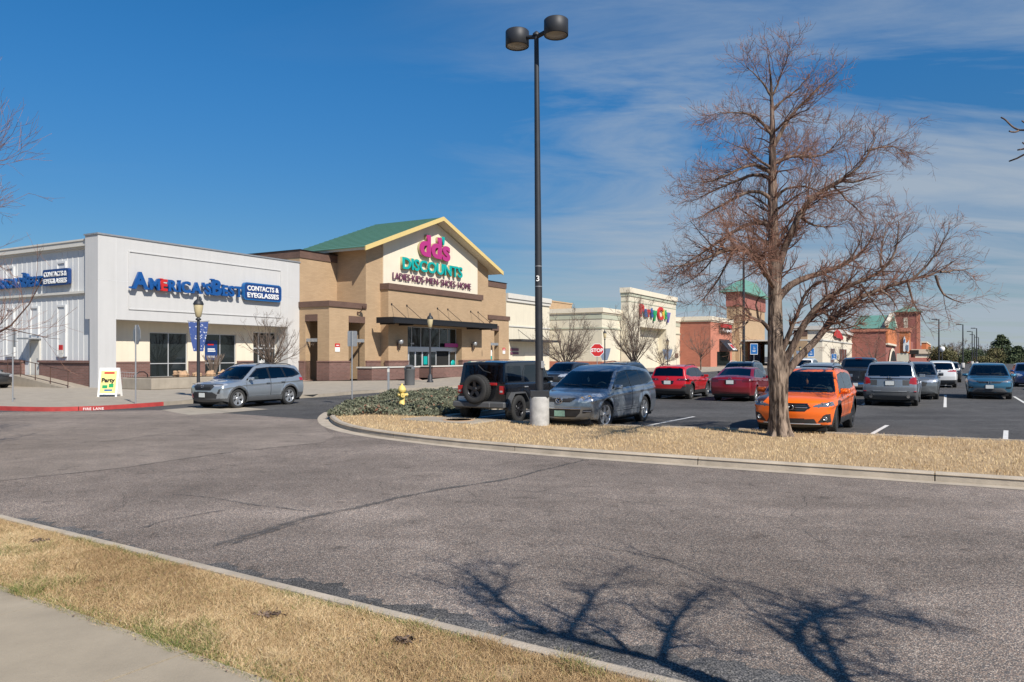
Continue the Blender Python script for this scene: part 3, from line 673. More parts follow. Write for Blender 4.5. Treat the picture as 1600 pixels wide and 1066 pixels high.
for a0, a1 in ((.8, 6.45), (8.4, 36)): w = BB(); w.box(.25, .45, a0, a1, ZB - .1, 1.58); w.box(.16, .45, a0 - .04, a1 + .04, 1.58, 1.72); w.build('brick_base', M['dbrick'], T)
for bc in (4.28, 10.0, 12.9, 15.8, 18.7, 21.6):
    for z0, z1 in ((1.95, 5.1), (6.45, 7.75)):
        w = BB(); h = .48
        w.box(.33, .45, bc - h, bc - h + .12, z0, z1); w.box(.33, .45, bc + h - .12, bc + h, z0, z1); w.box(.33, .45, bc - h + .12, bc + h - .12, z1 - .12, z1); w.box(.33, .45, bc - h + .12, bc + h - .12, z0, z0 + .12); w.box(.40, .45, bc - h + .12, bc + h - .12, z0 + .12, z1 - .12); w.build('blank_panel', M['siding'], T)
w = BB(); h = .48; bc = 7.2; w.box(.33, .45, bc - h, bc - h + .12, 3.3, 5.1); w.box(.33, .45, bc + h - .12, bc + h, 3.3, 5.1); w.box(.33, .45, bc - h + .12, bc + h - .12, 4.98, 5.1); w.box(.40, .45, bc - h + .12, bc + h - .12, 3.3, 4.98); w.build('blank_panel', M['siding'], T)
w = BB(); w.box(.36, .45, 6.62, 6.74, .8, 2.95); w.box(.36, .45, 7.66, 7.78, .8, 2.95); w.box(.36, .45, 6.74, 7.66, 2.83, 2.95); w.box(.40, .46, 6.74, 7.66, .8, 2.83); sdo = w.build('side_door', M['offwhite'], T)
w = BB(); w.box(.34, .40, 6.82, 6.88, 1.7, 1.85); w.build('handle', M['galv'], sdo)
w = BB(); w.box(-.35, .45, 6.55, 7.85, 3.03, 3.12); w.box(.36, .42, 6.6, 6.68, 2.95, 3.03); w.build('door_canopy', M['galv'], T)
w = BB(); w.prism([(.9, ZB - .02), (6.3, .80), (8.6, .80), (8.6, ZB - .02)], -1.25, .25, axis='x'); w.build('ramp', M['conc'], T)
w = BB()
pts = [(1.0, ZB), (2.75, .39), (4.3, .57), (5.9, .77), (7.3, .8)]
for b, z in pts: w.tube([(-1.15, b, z - .02), (-1.15, b, z + .98)], .024, 8)
w.tube([(-1.15, .72, ZB + .75), (-1.15, .72, ZB + .92), (-1.15, .85, ZB + .99), (-1.15, 1.0, ZB + .98), (-1.15, 5.9, 1.75), (-1.15, 7.3, 1.78)], .024, 8); w.tube([(-1.15, 1.0, ZB + .14), (-1.15, 5.9, .91), (-1.15, 7.3, .94)], .02, 8)
w.build('handrail', M['brown'], T)
w = BB(); w.box(.305, .33, 4.05, 4.45, 2.35, 2.66); w.box(.305, .33, 4.05, 4.45, 2.15, 2.35, 1); w.box(.31, .33, 4.1, 4.4, 1.9, 2.15, 1)
tag(w.build('wall_notice', [M['red'], M['offwhite']]), 'small red and grey notice on the grey ribbed wall beside the ramp', 'sign'); bpy.data.objects['wall_notice'].location = B2W(0, 0); bpy.data.objects['wall_notice'].rotation_euler = (0, 0, RZB)

SERIF = {'A': [(.02, 0), (.98, 0)], 'M': [(.07, 0), (.93, 0)], 'R': [(.12, 0), (.95, 0)], 'I': [(.5, 0), (.5, 1)], 'E': [(.06, 0), (.06, 1)], 'B': [(.05, 0), (.05, 1)], 'T': [(.5, 0)]}
def serif_word(parent, u0, u1, z, word, cap_h, small_h, m, b, gap=.04, off=.03, ext=.09, colors=None):
    """bold small-capitals lettering with slab serifs between u0 and u1, each character a part"""
    x = 0; L_ = []
    for i, (ch, big) in enumerate(word):
        size = (cap_h if big else small_h) / .73; mm = (colors or {}).get(i, m)
        if ch == ' ': x += gap * 3; continue
        o, wd = text_obj(ch, 'letter', mm, size, ext, off * size, parent=parent)
        L_.append((o, x, wd, ch, cap_h if big else small_h, mm)); x += wd + gap
    k = (u1 - u0) / (x - gap)
    for o, x_, wd, ch, h, mm in L_:
        o.location = (u0 + x_ * k, b, z); o.scale = (k, 1, 1)
        for f, up in SERIF.get(ch, []):
            q = MB(); c = wd * f; hw_ = h * .15; q.box(c - hw_, c + hw_, -ext - .012, ext - .01, (h - .06 * h if up else -.03 * h), (h + .03 * h if up else .07 * h)); q.build('serif', mm, o)
# shop sign: letters stand off the fascia
S = thing('shop_sign', 'blue and red raised shop lettering on the white fascia front', 'sign', B2W(0, 0, 0), RZB)
W_ = [(c, c in 'AB' and i in (0, 9)) for i, c in enumerate("AMERICA'SBEST")]
serif_word(S, 1.9, 10.2, 6.07, W_, 1.0, .70, M['blue'], -.28, gap=.06, off=.04, ext=.08, colors={2: M['red']})
def rbox(u0, u1, z0, z1, r, n=5):
    P = []
    for cx, cz, a0 in ((u1 - r, z0 + r, -90), (u1 - r, z1 - r, 0), (u0 + r, z1 - r, 90), (u0 + r, z0 + r, 180)):
        for k in range(n + 1): P.append((cx + r * math.cos(R(a0 + 90 * k / n)), cz + r * math.sin(R(a0 + 90 * k / n))))
    return P
w = MB(); w.prism(rbox(10.32, 13.8, 5.9, 7.12, .28), -.30, -.08, axis='y'); cb = w.build('sign_cabinet', M['bluecab'], S)
w = MB(); w.prism(rbox(10.40, 13.72, 5.98, 7.04, .22), -.312, -.305, axis='y'); w.build('cabinet_face', M['dblue'], cb)
for tx, z, x0, x1 in (('CONTACTS &', 6.58, 10.62, 13.5), ('EYEGLASSES', 6.10, 10.62, 13.5)):
    o, wd = text_obj(tx, 'lettering', M['signw'], .46, .02, .012, parent=cb); o.location = (x0, -.325, z); o.scale = ((x1 - x0) / wd, 1, 1)
# the same sign on the side wall: x runs forward along the wall
S2 = thing('shop_sign', 'blue raised shop lettering on the grey ribbed side wall', 'sign', B2W(.45, 0, 0), math.atan2(d_.y, d_.x))
serif_word(S2, -12.9, -6.05, 6.36, W_, .86, .60, M['blue'], -.22, gap=.055, off=.04, ext=.08, colors={2: M['red']})
w = MB(); w.prism(rbox(-5.85, -3.15, 6.30, 7.28, .14), -.32, -.12, axis='y'); cb = w.build('sign_cabinet', M['dblue'], S2)
for tx, z in (('CONTACTS &', 6.84), ('EYEGLASSES', 6.42)):
    o, wd = text_obj(tx, 'lettering', M['signw'], .40, .02, .012, parent=cb); o.location = (-5.7, -.335, z); o.scale = (2.4 / wd, 1, 1)

# ---- brick clothing store with gabled entrance
U0 = 15.9
T = shop('clothing_store', 'tan brick clothing store with green gable roof and black entrance canopy', U0, 0)
def N(): return BB(U0, 0)
w = N(); w.box(15.92, 47.2, 0, 35, ZB - .1, 9.45); w.build('main_volume', M['tan'], T)
w = N(); w.box(15.88, 47.28, -.07, 35.05, 9.45, 10.02); w.build('parapet_band', M['band'], T)
w = N(); w.box(15.82, 47.34, -.13, 35.1, 10.02, 10.08); w.build('parapet_cap', M['black'], T)
w = N(); w.box(15.9, 19.99, 5.54, 12, 9.45, 10.38) if False else None
# left and right arcades
def arcade(a0, a1, oa0, oa1, side):
    w = N(); w.wall(a0, a1, ZB - .1, 6.05, [(oa0, oa1, ZB - .1, 5.05)], -3, .55, mi=0)
    e = a0 if side < 0 else a1
    w.wall(-3, 0, ZB - .1, 6.05, [(-1.85, -.62, ZB - .1, 5.1)], e, .5, axis='x', out=-1 if side < 0 else 1)
    w.poly([(a0, -3, 6.05), (a1, -3, 6.05), (a1, 0, 6.05), (a0, 0, 6.05)])
    w.poly([(a0, -2.9, 5.4), (a1, -2.9, 5.4), (a1, 0, 5.4), (a0, 0, 5.4)])
    w.build('arcade_wall', M['tan'], T)
    w = N(); w.box(a0 - .10, a1 + .10 if side > 0 else a1, -3.10, .0, 5.66, 6.08); w.build('arcade_band', M['band'], T)
    w = N(); w.box(oa0, oa1, -3.03, -2.45, 4.55, 5.05); w.build('lintel', M['band'], T)
    if side < 0: w = N(); w.box(e - .03, e + .5, -1.85, -.62, 4.6, 5.1); w.build('lintel', M['band'], T)
    for p0, p1 in ((a0, oa0), (oa1, a1)):
        if p1 - p0 > .3:
            w = N(); w.box(p0 - (.09 if p0 == a0 else 0), p1 + .06, -3.09, -2.4, ZB - .1, 1.52); w.box(p0 - (.12 if p0 == a0 else 0), p1 + .08, -3.13, -2.38, 1.52, 1.62); w.build('brick_base', M['dbrick'], T)
    if side < 0:
        for q0, q1 in ((-.62, -.02), (-2.38, -1.85)): w = N(); w.box(e - .09, e + .5, q0, q1, ZB - .1, 1.52); w.box(e - .12, e + .5, q0, q1 + .0, 1.52, 1.62); w.build('brick_base', M['dbrick'], T)
    else: w = N(); w.box(e - .5, e + .09, -2.38, -1.85, ZB - .1, 1.52); w.build('brick_base', M['dbrick'], T)
    w = N(); w.box(oa0, oa1, -2.95, -2.85, 3.05, 3.3); w.build('arcade_bar', M['galv'], T)
    if side < 0: w = N(); w.box(e + .06, e + .16, -1.85, -.62, 3.05, 3.3); w.build('arcade_bar', M['galv'], T)
arcade(15.88, 20.0, 18.0, 19.88, -1); arcade(38.5, 42.65, 39.0, 40.6, 1)
# entrance tower with gable
w = N()
EZ, AZ, AU = 10.55, 13.95, 29.25
w.poly([(20.0, -3, ZB - .1), (38.5, -3, ZB - .1), (38.5, -3, EZ), (AU, -3, AZ), (20.0, -3, EZ)])
w.poly([(20.0, -3, ZB - .1), (20.0, -3, EZ), (20.0, 3.3, EZ), (20.0, 3.3, ZB - .1)]); w.poly([(38.5, -3, ZB - .1), (38.5, 3.3, ZB - .1), (38.5, 3.3, EZ), (38.5, -3, EZ)])
w.poly([(20.0, 3.3, ZB), (20.0, 3.3, EZ), (AU, 3.3, AZ), (38.5, 3.3, EZ), (38.5, 3.3, ZB)])
w.build('entrance_tower', M['tan'], T)
def gable(over, dz0, dz1, f0, f1, m, nm, e=1.15):
    """two sloping slabs following the gable"""
    sl = (AZ - EZ) / (AU - 20.0); w = N()
    for s in (-1, 1):
        ue = AU + s * (AU - 20.0 + e); ze = EZ - e * sl
        P = [(AU, f0), (ue, f0), (ue, f1), (AU, f1)]
        zt_ = lambda u: AZ - abs(u - AU) * sl
        vs = [(u, b, zt_(u) + dz0) for u, b in P] + [(u, b, zt_(u) + dz1) for u, b in P]
        w._add(vs, [(0, 1, 2, 3), (4, 7, 6, 5), (0, 4, 5, 1), (1, 5, 6, 2), (2, 6, 7, 3), (3, 7, 4, 0)])
    return w.build(nm, m, T)
gable(0, .24, .30, -3.95, 3.6, M['roofg'], 'roof', 1.2)
gable(0, .02, .238, -3.9, 3.5, M['eave'], 'eaves', 1.1)
gable(0, -.02, .34, -4.06, -3.955, M['fascia'], 'gable_board', 1.24)
sl = (AZ - EZ) / (AU - 20.0)
w = N()
for s in (-1, 1):
    k = 0
    while k * .6 < 10: 
        u = AU + s * (.3 + k * .6); z = AZ - abs(u - AU) * sl + .30; w.box(u - .02, u + .02, -3.94, 3.55, z - .005, z + .035); k += 1
w.build('roof_seams', M['roofg'], T)
w = N(); zt_ = lambda u: AZ - abs(u - AU) * sl - .05
P = [(22.07, 7.86), (36.4, 7.86), (36.4, zt_(36.4)), (AU, zt_(AU)), (22.07, zt_(22.07))]; w.prism(P, -3.07, -2.98, axis='y'); w.build('sign_panel', M['cream'], T)
# projecting entrance bay
w = N(); w.wall(21.8, 36.0, ZB - .1, 7.33, [(24.33, 32.5, ZB - .1, 4.5)], -3.8, .7); w.poly([(21.8, -3.8, ZB - .1), (21.8, -3.8, 7.33), (21.8, -3, 7.33), (21.8, -3, ZB - .1)]); w.poly([(36.0, -3.8, ZB - .1), (36.0, -3, ZB - .1), (36.0, -3, 7.33), (36.0, -3.8, 7.33)]); w.build('entrance_bay', M['tan'], T)
w = N(); w.box(21.70, 36.1, -3.92, -3.0, 7.33, 7.82); w.build('bay_band', M['band'], T)
for a0, a1, f in ((19.95, 21.72, -3.09), (21.72, 24.36, -3.89), (32.47, 36.08, -3.89), (36.08, 38.55, -3.09)): w = N(); w.box(a0, a1, f, f + .4, ZB - .1, 1.52); w.box(a0 - .02, a1 + .03, f - .04, f + .4, 1.52, 1.62); w.build('brick_base', M['dbrick'], T)
# glazed doors and clerestory
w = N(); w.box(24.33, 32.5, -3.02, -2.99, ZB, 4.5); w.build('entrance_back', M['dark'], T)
window(T, U0, 0, 24.36, 28.3, 2.72, 4.48, -3.2, 3, None, fm='alu'); window(T, U0, 0, 28.42, 32.47, 2.72, 4.48, -3.2, 3, None)
w = N(); w.box(24.36, 32.47, -3.26, -3.12, 2.42, 2.72); w.build('door_header', M['alu'], T)
for a0, a1, op in ((24.4, 25.25, 0), (25.25, 26.2, 0), (26.2, 27.2, 0), (27.2, 28.2, 0), (28.3, 29.3, 0), (29.3, 31.3, 1), (31.3, 32.45, 0)):
    if op: continue
    window(T, U0, 0, a0, a1, ZB, 2.42, -3.2, 1, None, name='door', fw=.08)
for a, z in ((24.45, 1.55), (27.35, 1.6)): w = N(); w.box(a, a + .55, -3.225, -3.215, z - .35, z + .35); w.build('door_decal', M['teal'], T)
w = N(); w.lathe([(.0, 0), (.36, 0), (.36, .012), (0, .012)], 20, (31.9, -3.235, 1.25), axis='y'); w.build('door_decal', M['teal'], T)
w = N(); w.box(30.3, 32.4, -3.45, -3.38, 2.78, 3.12); w.build('hanging_sign', M['mag'], T)
o, wd = text_obj('ENTER', 'door_lettering', M['signw'], .16, .003, .003, parent=T); o.location = (25.5 - U0, -3.24, 2.98)
# canopy
w = N(); w.box(20.36, 36.05, -5.43, -3.8, 4.62, 4.72); w.box(20.36, 36.05, -5.5, -5.38, 4.56, 5.02); w.box(20.30, 20.40, -5.5, -3.8, 4.56, 5.02); w.box(36.0, 36.1, -5.5, -3.8, 4.56, 5.02); w.box(20.4, 36.0, -5.52, -5.5, 4.90, 4.96); w.build('canopy', M['black'], T)
for u in (22.2, 24.2, 28.6, 30.2, 34.0, 35.3): w = N(); w.tube([(u, -3.8, 6.15), (u, -5.3, 5.02)], .022, 6); w.lathe([(.09, 0), (.09, .03)], 10, (u, -3.83, 6.15), axis='y'); w.build('canopy_rod', M['black'], T)
for u in (20.8, 23.2, 33.4, 35.6): w = N(); w.box(u - .06, u + .06, -5.2, -3.8, 4.46, 4.62); w.build('canopy_bracket', M['black'], T)
# lettering on the gable
S = thing('shop_sign', 'magenta and teal raised lettering on the cream gable panel', 'sign', B2W(0, 0, 0), RZB)
def word(parent, txt, u0, u1, z, h, m, b, ext, off, side=None, name='lettering'):
    size = h / .73
    o, wd = text_obj(txt, name, m, size, ext, off, parent=parent); o.location = (u0, b, z); o.scale = ((u1 - u0) / wd, 1, 1)
    if side is not None:
        o2, wd2 = text_obj(txt, 'letter_return', side, size, .10, off + .03, parent=o); o2.location = (-.0, .14, -.0)
    return o
o = word(S, "dd", 26.61, 29.85, 10.70, 1.85, M['mag'], -3.36, .06, .09, M['signside']); o = word(S, "s", 30.0, 31.2, 10.62, 1.9, M['mag'], -3.36, .06, .08, M['signside'])
o = word(S, "'", 29.95, 30.3, 10.85, 1.8, M['teal'], -3.36, .06, .04, M['signside'])
word(S, 'DISCOUNTS', 24.27, 33.3, 9.28, .98, M['teal'], -3.32, .06, .03, M['signside'])
for tx, a, c in (('LADIES', 23.15, 25.44), ('KIDS', 25.79, 27.4), ('MEN', 27.82, 29.57), ('SHOES', 30.02, 32.34), ('HOME', 32.82, 35.03)):
    word(S, tx, a, c, 8.30, .60, M['plum'], -3.18, .04, .0)
for a in (25.62, 27.61, 29.8, 32.58): w = MB(); w.lathe([(.0, 0), (.055, 0), (.055, .08), (0, .08)], 10, (a, -3.2, 8.55), axis='y'); w.build('sign_dot', M['plum'], S)
# ---- pale store between
U0 = 47.2
T = shop('pale_store', 'low pale cream store with slim dark awning beside the brick gabled store', U0, 0)
w = N(); w.box(47.3, 58, 0, 30, ZB - .1, 8.1); w.box(57.9, 67, 5.5, 30, ZB - .1, 7.2); w.build('walls', M['cream2'], T)
w = N(); w.box(47.3, 58.1, -.28, 30, 8.45, 9.0); w.box(47.3, 58.05, -.16, 30, 8.1, 8.45); w.box(47.3, 58.04, -.1, .0, 5.28, 5.42); w.build('cornice', M['offwhite'], T)
w = N(); w.box(47.9, 58.0, -1.6, 0, 3.62, 3.86); w.build('awning', M['pole'], T)
for u in (50, 54.5): w = N(); w.tube([(u, 0, 5.0), (u + .2, -1.5, 3.86)], .03, 6); w.build('awning_rod', M['black'], T)
for z0, z1 in ((2.55, 2.85), (2.15, 2.42)): w = N(); w.box(48.2, 50.0, -.1, 0, z0, z1); w.build('notice_board', M['plum'], T)
w = N(); w.box(51.5, 55.5, -.04, .05, ZB, 2.3); w.build('door', M['cream'], T)
# ---- party store
U0 = 67
T = shop('party_store', 'cream party store with sage green bands and tall entrance block', U0, -3.2)
def N(): return BB(67, -3.2)
w = N(); w.box(67, 104.5, -3.2, 30, ZB - .1, 7.9); w.build('walls', M['cream2'], T)
w = N(); w.box(66.75, 104.6, -3.45, 30, 7.75, 8.35); w.box(66.9, 104.6, -3.3, 30, 7.55, 7.75); w.build('cornice', M['cream'], T)
w = N(); w.box(66.93, 104.55, -3.27, 30, 6.9, 7.45); w.box(66.9, 104.6, -3.32, 30, 5.6, 5.78); w.build('sage_bands', M['sage'], T)
w = N(); w.box(66.9, 75, -3.3, 30, ZB - .1, 1.25); w.build('brick_base', M['rbrick'], T)
w = N(); w.wall(73.55, 94.6, ZB - .1, 10.3, [(77.9, 89.8, ZB - .1, 6.15)], -4.5, 1.6); w.poly([(73.55, -4.5, ZB - .1), (73.55, -4.5, 10.3), (73.55, -3.3, 10.3), (73.55, -3.3, ZB - .1)]); w.poly([(94.6, -4.5, ZB - .1), (94.6, -3.3, ZB - .1), (94.6, -3.3, 10.3), (94.6, -4.5, 10.3)]); w.poly([(73.55, -3.3, 7.9), (94.6, -3.3, 7.9), (94.6, -3.3, 10.3), (73.55, -3.3, 10.3)]); w.build('entrance_block', M['cream2'], T)
w = N(); w.box(73.3, 94.85, -4.75, -3.2, 10.75, 11.45); w.box(73.45, 94.7, -4.6, -3.25, 10.3, 10.75, 1); w.box(73.5, 94.65, -4.55, -3.28, 9.5, 9.62, 1); w.build('entrance_cornice', [M['cream'], M['sage']], T)
w = N(); w.box(77.9, 89.8, -2.88, -2.8, 3.2, 6.15); w.build('recess_wall', M['salmon'], T)
w = N(); w.box(77.2, 86, 10, 16, 8, 10.3); w.box(77.1, 86.1, 9.9, 16.1, 10.3, 10.5); w.build('roof_block', M['tan'], T)
window(T, 67, -3.2, 78.2, 89.5, ZB, 3.1, -2.9, 5, 2.3)
w = N(); w.box(80.2, 81.6, -5.6, -5.3, ZB, 3.3); w.build('shopfront_pier', M['sage'], T) if False else None
S = thing('shop_sign', 'multicoloured raised lettering on the cream entrance block', 'sign', B2W(0, 0, 0), RZB)
x = 77.3
for ch, m_, h, dz in (('P', 'red', 1.75, 0), ('a', 'blue', 1.5, .1), ('r', 'red', 1.5, .1), ('t', 'blue', 1.5, .1), ('y', 'green', 1.5, .1), (' ', 'red', 1, 0), ('C', 'red', 1.9, -.1), ('i', 'gold', 1.5, .1), ('t', 'green', 1.5, .1), ('y', 'purple', 1.5, .1)):
    if ch == ' ': x += .35; continue
    o, wd = text_obj(ch, 'letter', M[m_], h / .73, .10, .10, parent=S); o.location = (x, -4.72, 7.65 + dz); o.scale = (1.28, 1, 1); x += wd * 1.28 + .14
w = MB(); w.lathe([(.0, 0), (.62, 0), (.62, .05), (0, .05)], 20, (x - 6.0, -4.95, 8.5), axis='y'); 
print('party end', x)
# ---- red brick restaurant with tower
T = shop('brick_restaurant', 'red brick corner restaurant with black awning and green roofed tan tower', 101, -8.4)
def N(): return BB(101, -8.4)
w = N(); w.box(101, 115.5, -8.4, 20, ZB - .1, 7.75); w.build('walls', [M['rbrick']], T)
w = N(); w.box(100.97, 115.5, -8.46, -8.38, ZB, 7.7); w.build('front_render', M['salmon'], T)
w = N(); w.box(100.7, 115.6, -8.75, 20.1, 7.95, 8.6); w.box(100.85, 115.6, -8.6, 20, 7.72, 7.95); w.build('cornice', M['cream'], T)
w = N(); w.box(106.2, 113.9, -8.62, -8.42, 6.0, 7.3); w.build('sign_board', M['band'], T)
for tx, u0_, z in (('MEXICAN', 106.7, 0), ): pass
w = N(); w.prism([(-8.45, 4.9), (-10.1, 3.0), (-10.1, 2.75), (-8.45, 2.75)], 106.5, 113.2, axis='x'); w.build('awning', M['black'], T)
w = N(); w._add([(109.4, -9.45, 3.80), (112.2, -9.45, 3.80), (112.2, -10.13, 2.98), (109.4, -10.13, 2.98)], [(0, 1, 2, 3)]); w._add([(109.4, -9.2, 4.15), (112.2, -9.2, 4.15), (112.2, -10.16, 3.05), (109.4, -10.16, 3.05)], [(0, 1, 2, 3)]); w.build('awning_panel', M['signw'], T)
w = N(); w._add([(109.8, -9.36, 4.02), (111.8, -9.36, 4.02), (111.8, -9.93, 3.37), (109.8, -9.93, 3.37)], [(0, 1, 2, 3)]); w.build('awning_mark', M['red'], T)
w = N(); w.box(105, 114, -8.5, -8.47, ZB, 2.7); w.build('window', M['store_glass'], T)
w = N(); w.box(118, 141, -9.2, -6.9, ZB - .1, 13.9); w.box(115.4, 118, -8.5, 10, ZB - .1, 8.2); w.build('tower', M['tan'], T)
w = N(); w.box(117.8, 141.2, -9.35, -6.8, 11.2, 13.9); w.build('tower_band', M['dredbrick'], T)
w = N(); a0, a1, b0, b1 = 117, 142, -10.2, -5.5; w._add([(a0, b0, 13.9), (a1, b0, 13.9), (a1, b1, 13.9), (a0, b1, 13.9), (126, -8.4, 16.9), (136, -8.4, 16.9), (136, -7.6, 16.9), (126, -7.6, 16.9)], [(0, 1, 5, 4), (1, 2, 6, 5), (2, 3, 7, 6), (3, 0, 4, 7), (4, 5, 6, 7), (3, 2, 1, 0)]); w.build('tower_roof', M['roofgl'], T)
w = N(); w.box(126, 137, -9.28, -9.1, ZB, 4.3); w.build('tower_door', M['store_glass'], T)
w = N(); w.box(125.2, 126, -9.4, -9.1, ZB, 4.3); w.box(137, 137.8, -9.4, -9.1, ZB, 4.3); w.box(125.2, 137.8, -9.4, -9.1, 4.3, 5.1); w.build('door_surround', M['rbrick'], T)
for tx, z, m_ in (('CAFE', 6.9, 'red'), ('GRILL', 6.15, 'signw')): pass
S = thing('shop_sign', 'dark sign board with pale script on the red brick restaurant', 'sign', B2W(0, 0, 0), RZB)
o, wd = text_obj('Taco Grill', 'lettering', M['signw'], 1.0, .06, .02, parent=S) if False else (None, 0)
w = MB(); w.box(106.6, 113.5, -8.95, -8.66, 6.9, 7.5); w.build('sign_board', M['red'], S)
w = MB(); pts = [(107 + k * .35, -8.98, 6.35 + .22 * math.sin(k * 2.1) + .1 * math.sin(k * 1.3)) for k in range(18)]; w.tube(pts, .11, 6); w.build('script_stroke', M['signw'], S)
def W2(px, b):   # distance along the shop fronts, on the plane b, seen at a photo column
    o = AO - d_ * b; k_ = (px - PX0) / FOC; return (k_ * o.y - o.x) / (n_.x - k_ * n_.y)
def V2(px, u):   # depth b of a wall end seen at a photo column
    o = AO + n_ * u; k_ = (px - PX0) / FOC; return -(k_ * o.y - o.x) / (d_.x - k_ * d_.y)
# ---- long cream store: runs up to the side wall of the pet store
UP = W2(1384, -30.6); BC = V2(1331, UP); UC = W2(1285, BC)
Zc = 2 + 47 / FOC * (AO + n_ * UC - d_ * BC).y; b2 = BC + 7
T = shop('cream_store', 'long cream store with a red sign, between the tan tower and the red pet store', UC, BC)
def N(): return BB(UC, BC)
bs_ = V2(1240, UC); w = N(); w.box(UC, UP + 1.5, BC, bs_, ZB - .1, Zc - .7); w.build('walls', M['cream'], T)
w = N(); w.box(UC - .4, UP + 1.4, BC - .35, bs_ + .3, Zc - .7, Zc); w.box(UC - .15, UP + 1.4, BC - .15, 16, 4.7, 4.95); w.build('cornice', M['offwhite'], T)
w = N(); w.box(UC - .12, UC, BC + 2.5, bs_, ZB, Zc - .75); w.build('brick_panel', M['tan'], T); w = N(); w.box(UC - .2, UC - .12, BC + 2.5, bs_, 5.6, Zc - .75); w.build('brick_band', M['band'], T)
for p0, p1 in ((1297, 1303), (1311, 1322)): window(T, UC, BC, W2(p0, BC), W2(p1, BC), .6, 3.4, BC - .12, 3, None)
S = thing('shop_sign', 'red blob shaped sign on the long cream store', 'sign', B2W(0, 0, 0), RZB)
w = MB(); ua, ub = W2(1304, BC - .3), W2(1317, BC - .3); f_ = lambda q: ua + (ub - ua) * q; w.prism([(f_(0), 5.9), (f_(.25), 5.5), (f_(.55), 5.6), (f_(.85), 5.2), (f_(1), 5.7), (f_(.75), 6.4), (f_(.55), 7.0), (f_(.25), 7.2), (f_(.02), 6.8)], BC - .45, BC - .2, axis='y'); w.build('sign_shape', M['red'], S)
w = MB(); ua, ub = W2(1324.5, BC - .3), W2(1328.5, BC - .3); w.prism([(ua, 5.6), (ua + (ub - ua) * .5, 5.4), (ub, 6.5), (ub * .7 + ua * .3, 6.6), ((ua + ub) / 2, 6.1), (ua * .8 + ub * .2, 6.4)], BC - .4, BC - .2, axis='y'); w.build('sign_mark', M['black'], S)
# ---- pet store
T = shop('pet_store', 'red brick pet store with orange gables, tall dark red tower and green roof', 167.4, -30.6)
def N(): return BB(167.4, -30.6)
u = {px: W2(px, -30.6) for px in (1384, 1399, 1401, 1424, 1440, 1448)}
w = N(); pbk = V2(1331, u[1384]); w.box(u[1384], u[1448] + 4, -30.6, pbk, ZB - .1, 7.6); w.build('walls', M['dredbrick'], T)
w = N(); w.box(u[1384] - .3, u[1384] + 8, -30.9, pbk + .3, 7.6, 8.2); w.build('cornice', M['salmon'], T)
ua, ub = u[1384] + .1, u[1399]; um = (ua + ub) / 2
w = N(); w.prism([(ua, 4.9), (ub, 4.9), (ub, 9.0), (um, 12.0), (ua, 9.0)], -31.0, -30.5, axis='y'); w.build('gable_front', M['orange_st'], T)
w = N(); w.box(ua, ub, -31.1, -30.6, 4.5, 4.95); w.prism([(ua - .4, 8.9), (um, 12.1), (ub + .4, 8.9), (ub + .4, 9.5), (um, 12.8), (ua - .4, 9.5)], -31.2, -30.4, axis='y'); w.build('gable_trim', M['cream'], T)
w = N(); w._add([(ua - .5, -31.2, 8.3), (ua - .5, pbk, 8.3), (um, pbk, 12.2), (um, -31.2, 12.2), (ub + .5, -31.2, 8.9), (ub + .5, pbk, 8.9)], [(0, 3, 2, 1), (3, 4, 5, 2), (0, 4, 3), (1, 2, 5)]); w.build('roof', M['roofgl'], T)
def arch(w, a0, a1, z1, b):
    c = (a0 + a1) / 2; r = (a1 - a0) / 2; P = [(a0, ZB), (a1, ZB)] + [(c + r * math.cos(R(k * 15)), z1 - r * .6 + r * .6 * math.sin(R(k * 15))) for k in range(13)]; w.prism(P, b - .1, b + .1, axis='y')
w = N(); arch(w, ua + 1.6, ub - 1.6, 3.9, -31.0); w.build('arch_surround', M['cream'], T)
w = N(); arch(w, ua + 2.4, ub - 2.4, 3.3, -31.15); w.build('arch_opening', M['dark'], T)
def depth_y(u_, b_): return (AO + n_ * u_ - d_ * b_).y
ut = W2(1437, -33); vt = V2(1399, ut); zt_ = 2 + 66 / FOC * depth_y(ut, -33)
w = N(); w.box(ut, ut + 9, -33, vt, ZB, zt_); w.build('tower', M['dredbrick'], T)
w = N(); w.box(ut - .25, ut + 9.2, -33.3, vt + .2, zt_, zt_ + .8); w.box(ut - .12, ut + .8, -33.15, -31.8, ZB, zt_); w.build('tower_trim', M['salmon'], T)
w = N(); w._add([(ut - 1, -34, zt_ + .8), (ut + 10, -34, zt_ + .8), (ut + 10, vt + .8, zt_ + .8), (ut - 1, vt + .8, zt_ + .8), (ut + 4.5, (vt - 33) / 2, zt_ + 3.8)], [(0, 1, 4), (1, 2, 4), (2, 3, 4), (3, 0, 4), (3, 2, 1, 0)]); w.build('tower_roof', M['roofgl'], T)
va, vb_ = V2(1412, ut), V2(1418.5, ut); w = N(); w.box(ut - .12, ut, min(va, vb_), max(va, vb_), zt_ - 6.2, zt_ - 1.6); w.build('tower_window', M['cream2'], T)
us = W2(1421, -36.5); vs_ = V2(1401, us); Ys = depth_y(us, -36.5); zs0, zs1 = 2 + 4 / FOC * Ys, 2 + 38 / FOC * Ys
w = N(); w.box(us, us + 5, -36.5, vs_, zs0, zs1); w.build('sign_block', M['orange_st'], T)
w = N(); w.box(us - .2, us + 5.2, -36.7, vs_ + .2, zs1, zs1 + .7); w.box(us - .06, us, vs_ - .5, vs_, zs0, zs1); w.build('sign_block_cap', M['salmon'], T)
w = N(); w.box(us - .02, us + 5, -36.3, vs_, ZB, zs0); w.build('entrance_wall', M['cream2'], T)
uc_ = W2(1435, -38); w = N(); w.box(uc_, uc_ + 3, -38, V2(1411, uc_), 2.3, 3.1); w.build('canopy', M['dark'], T)
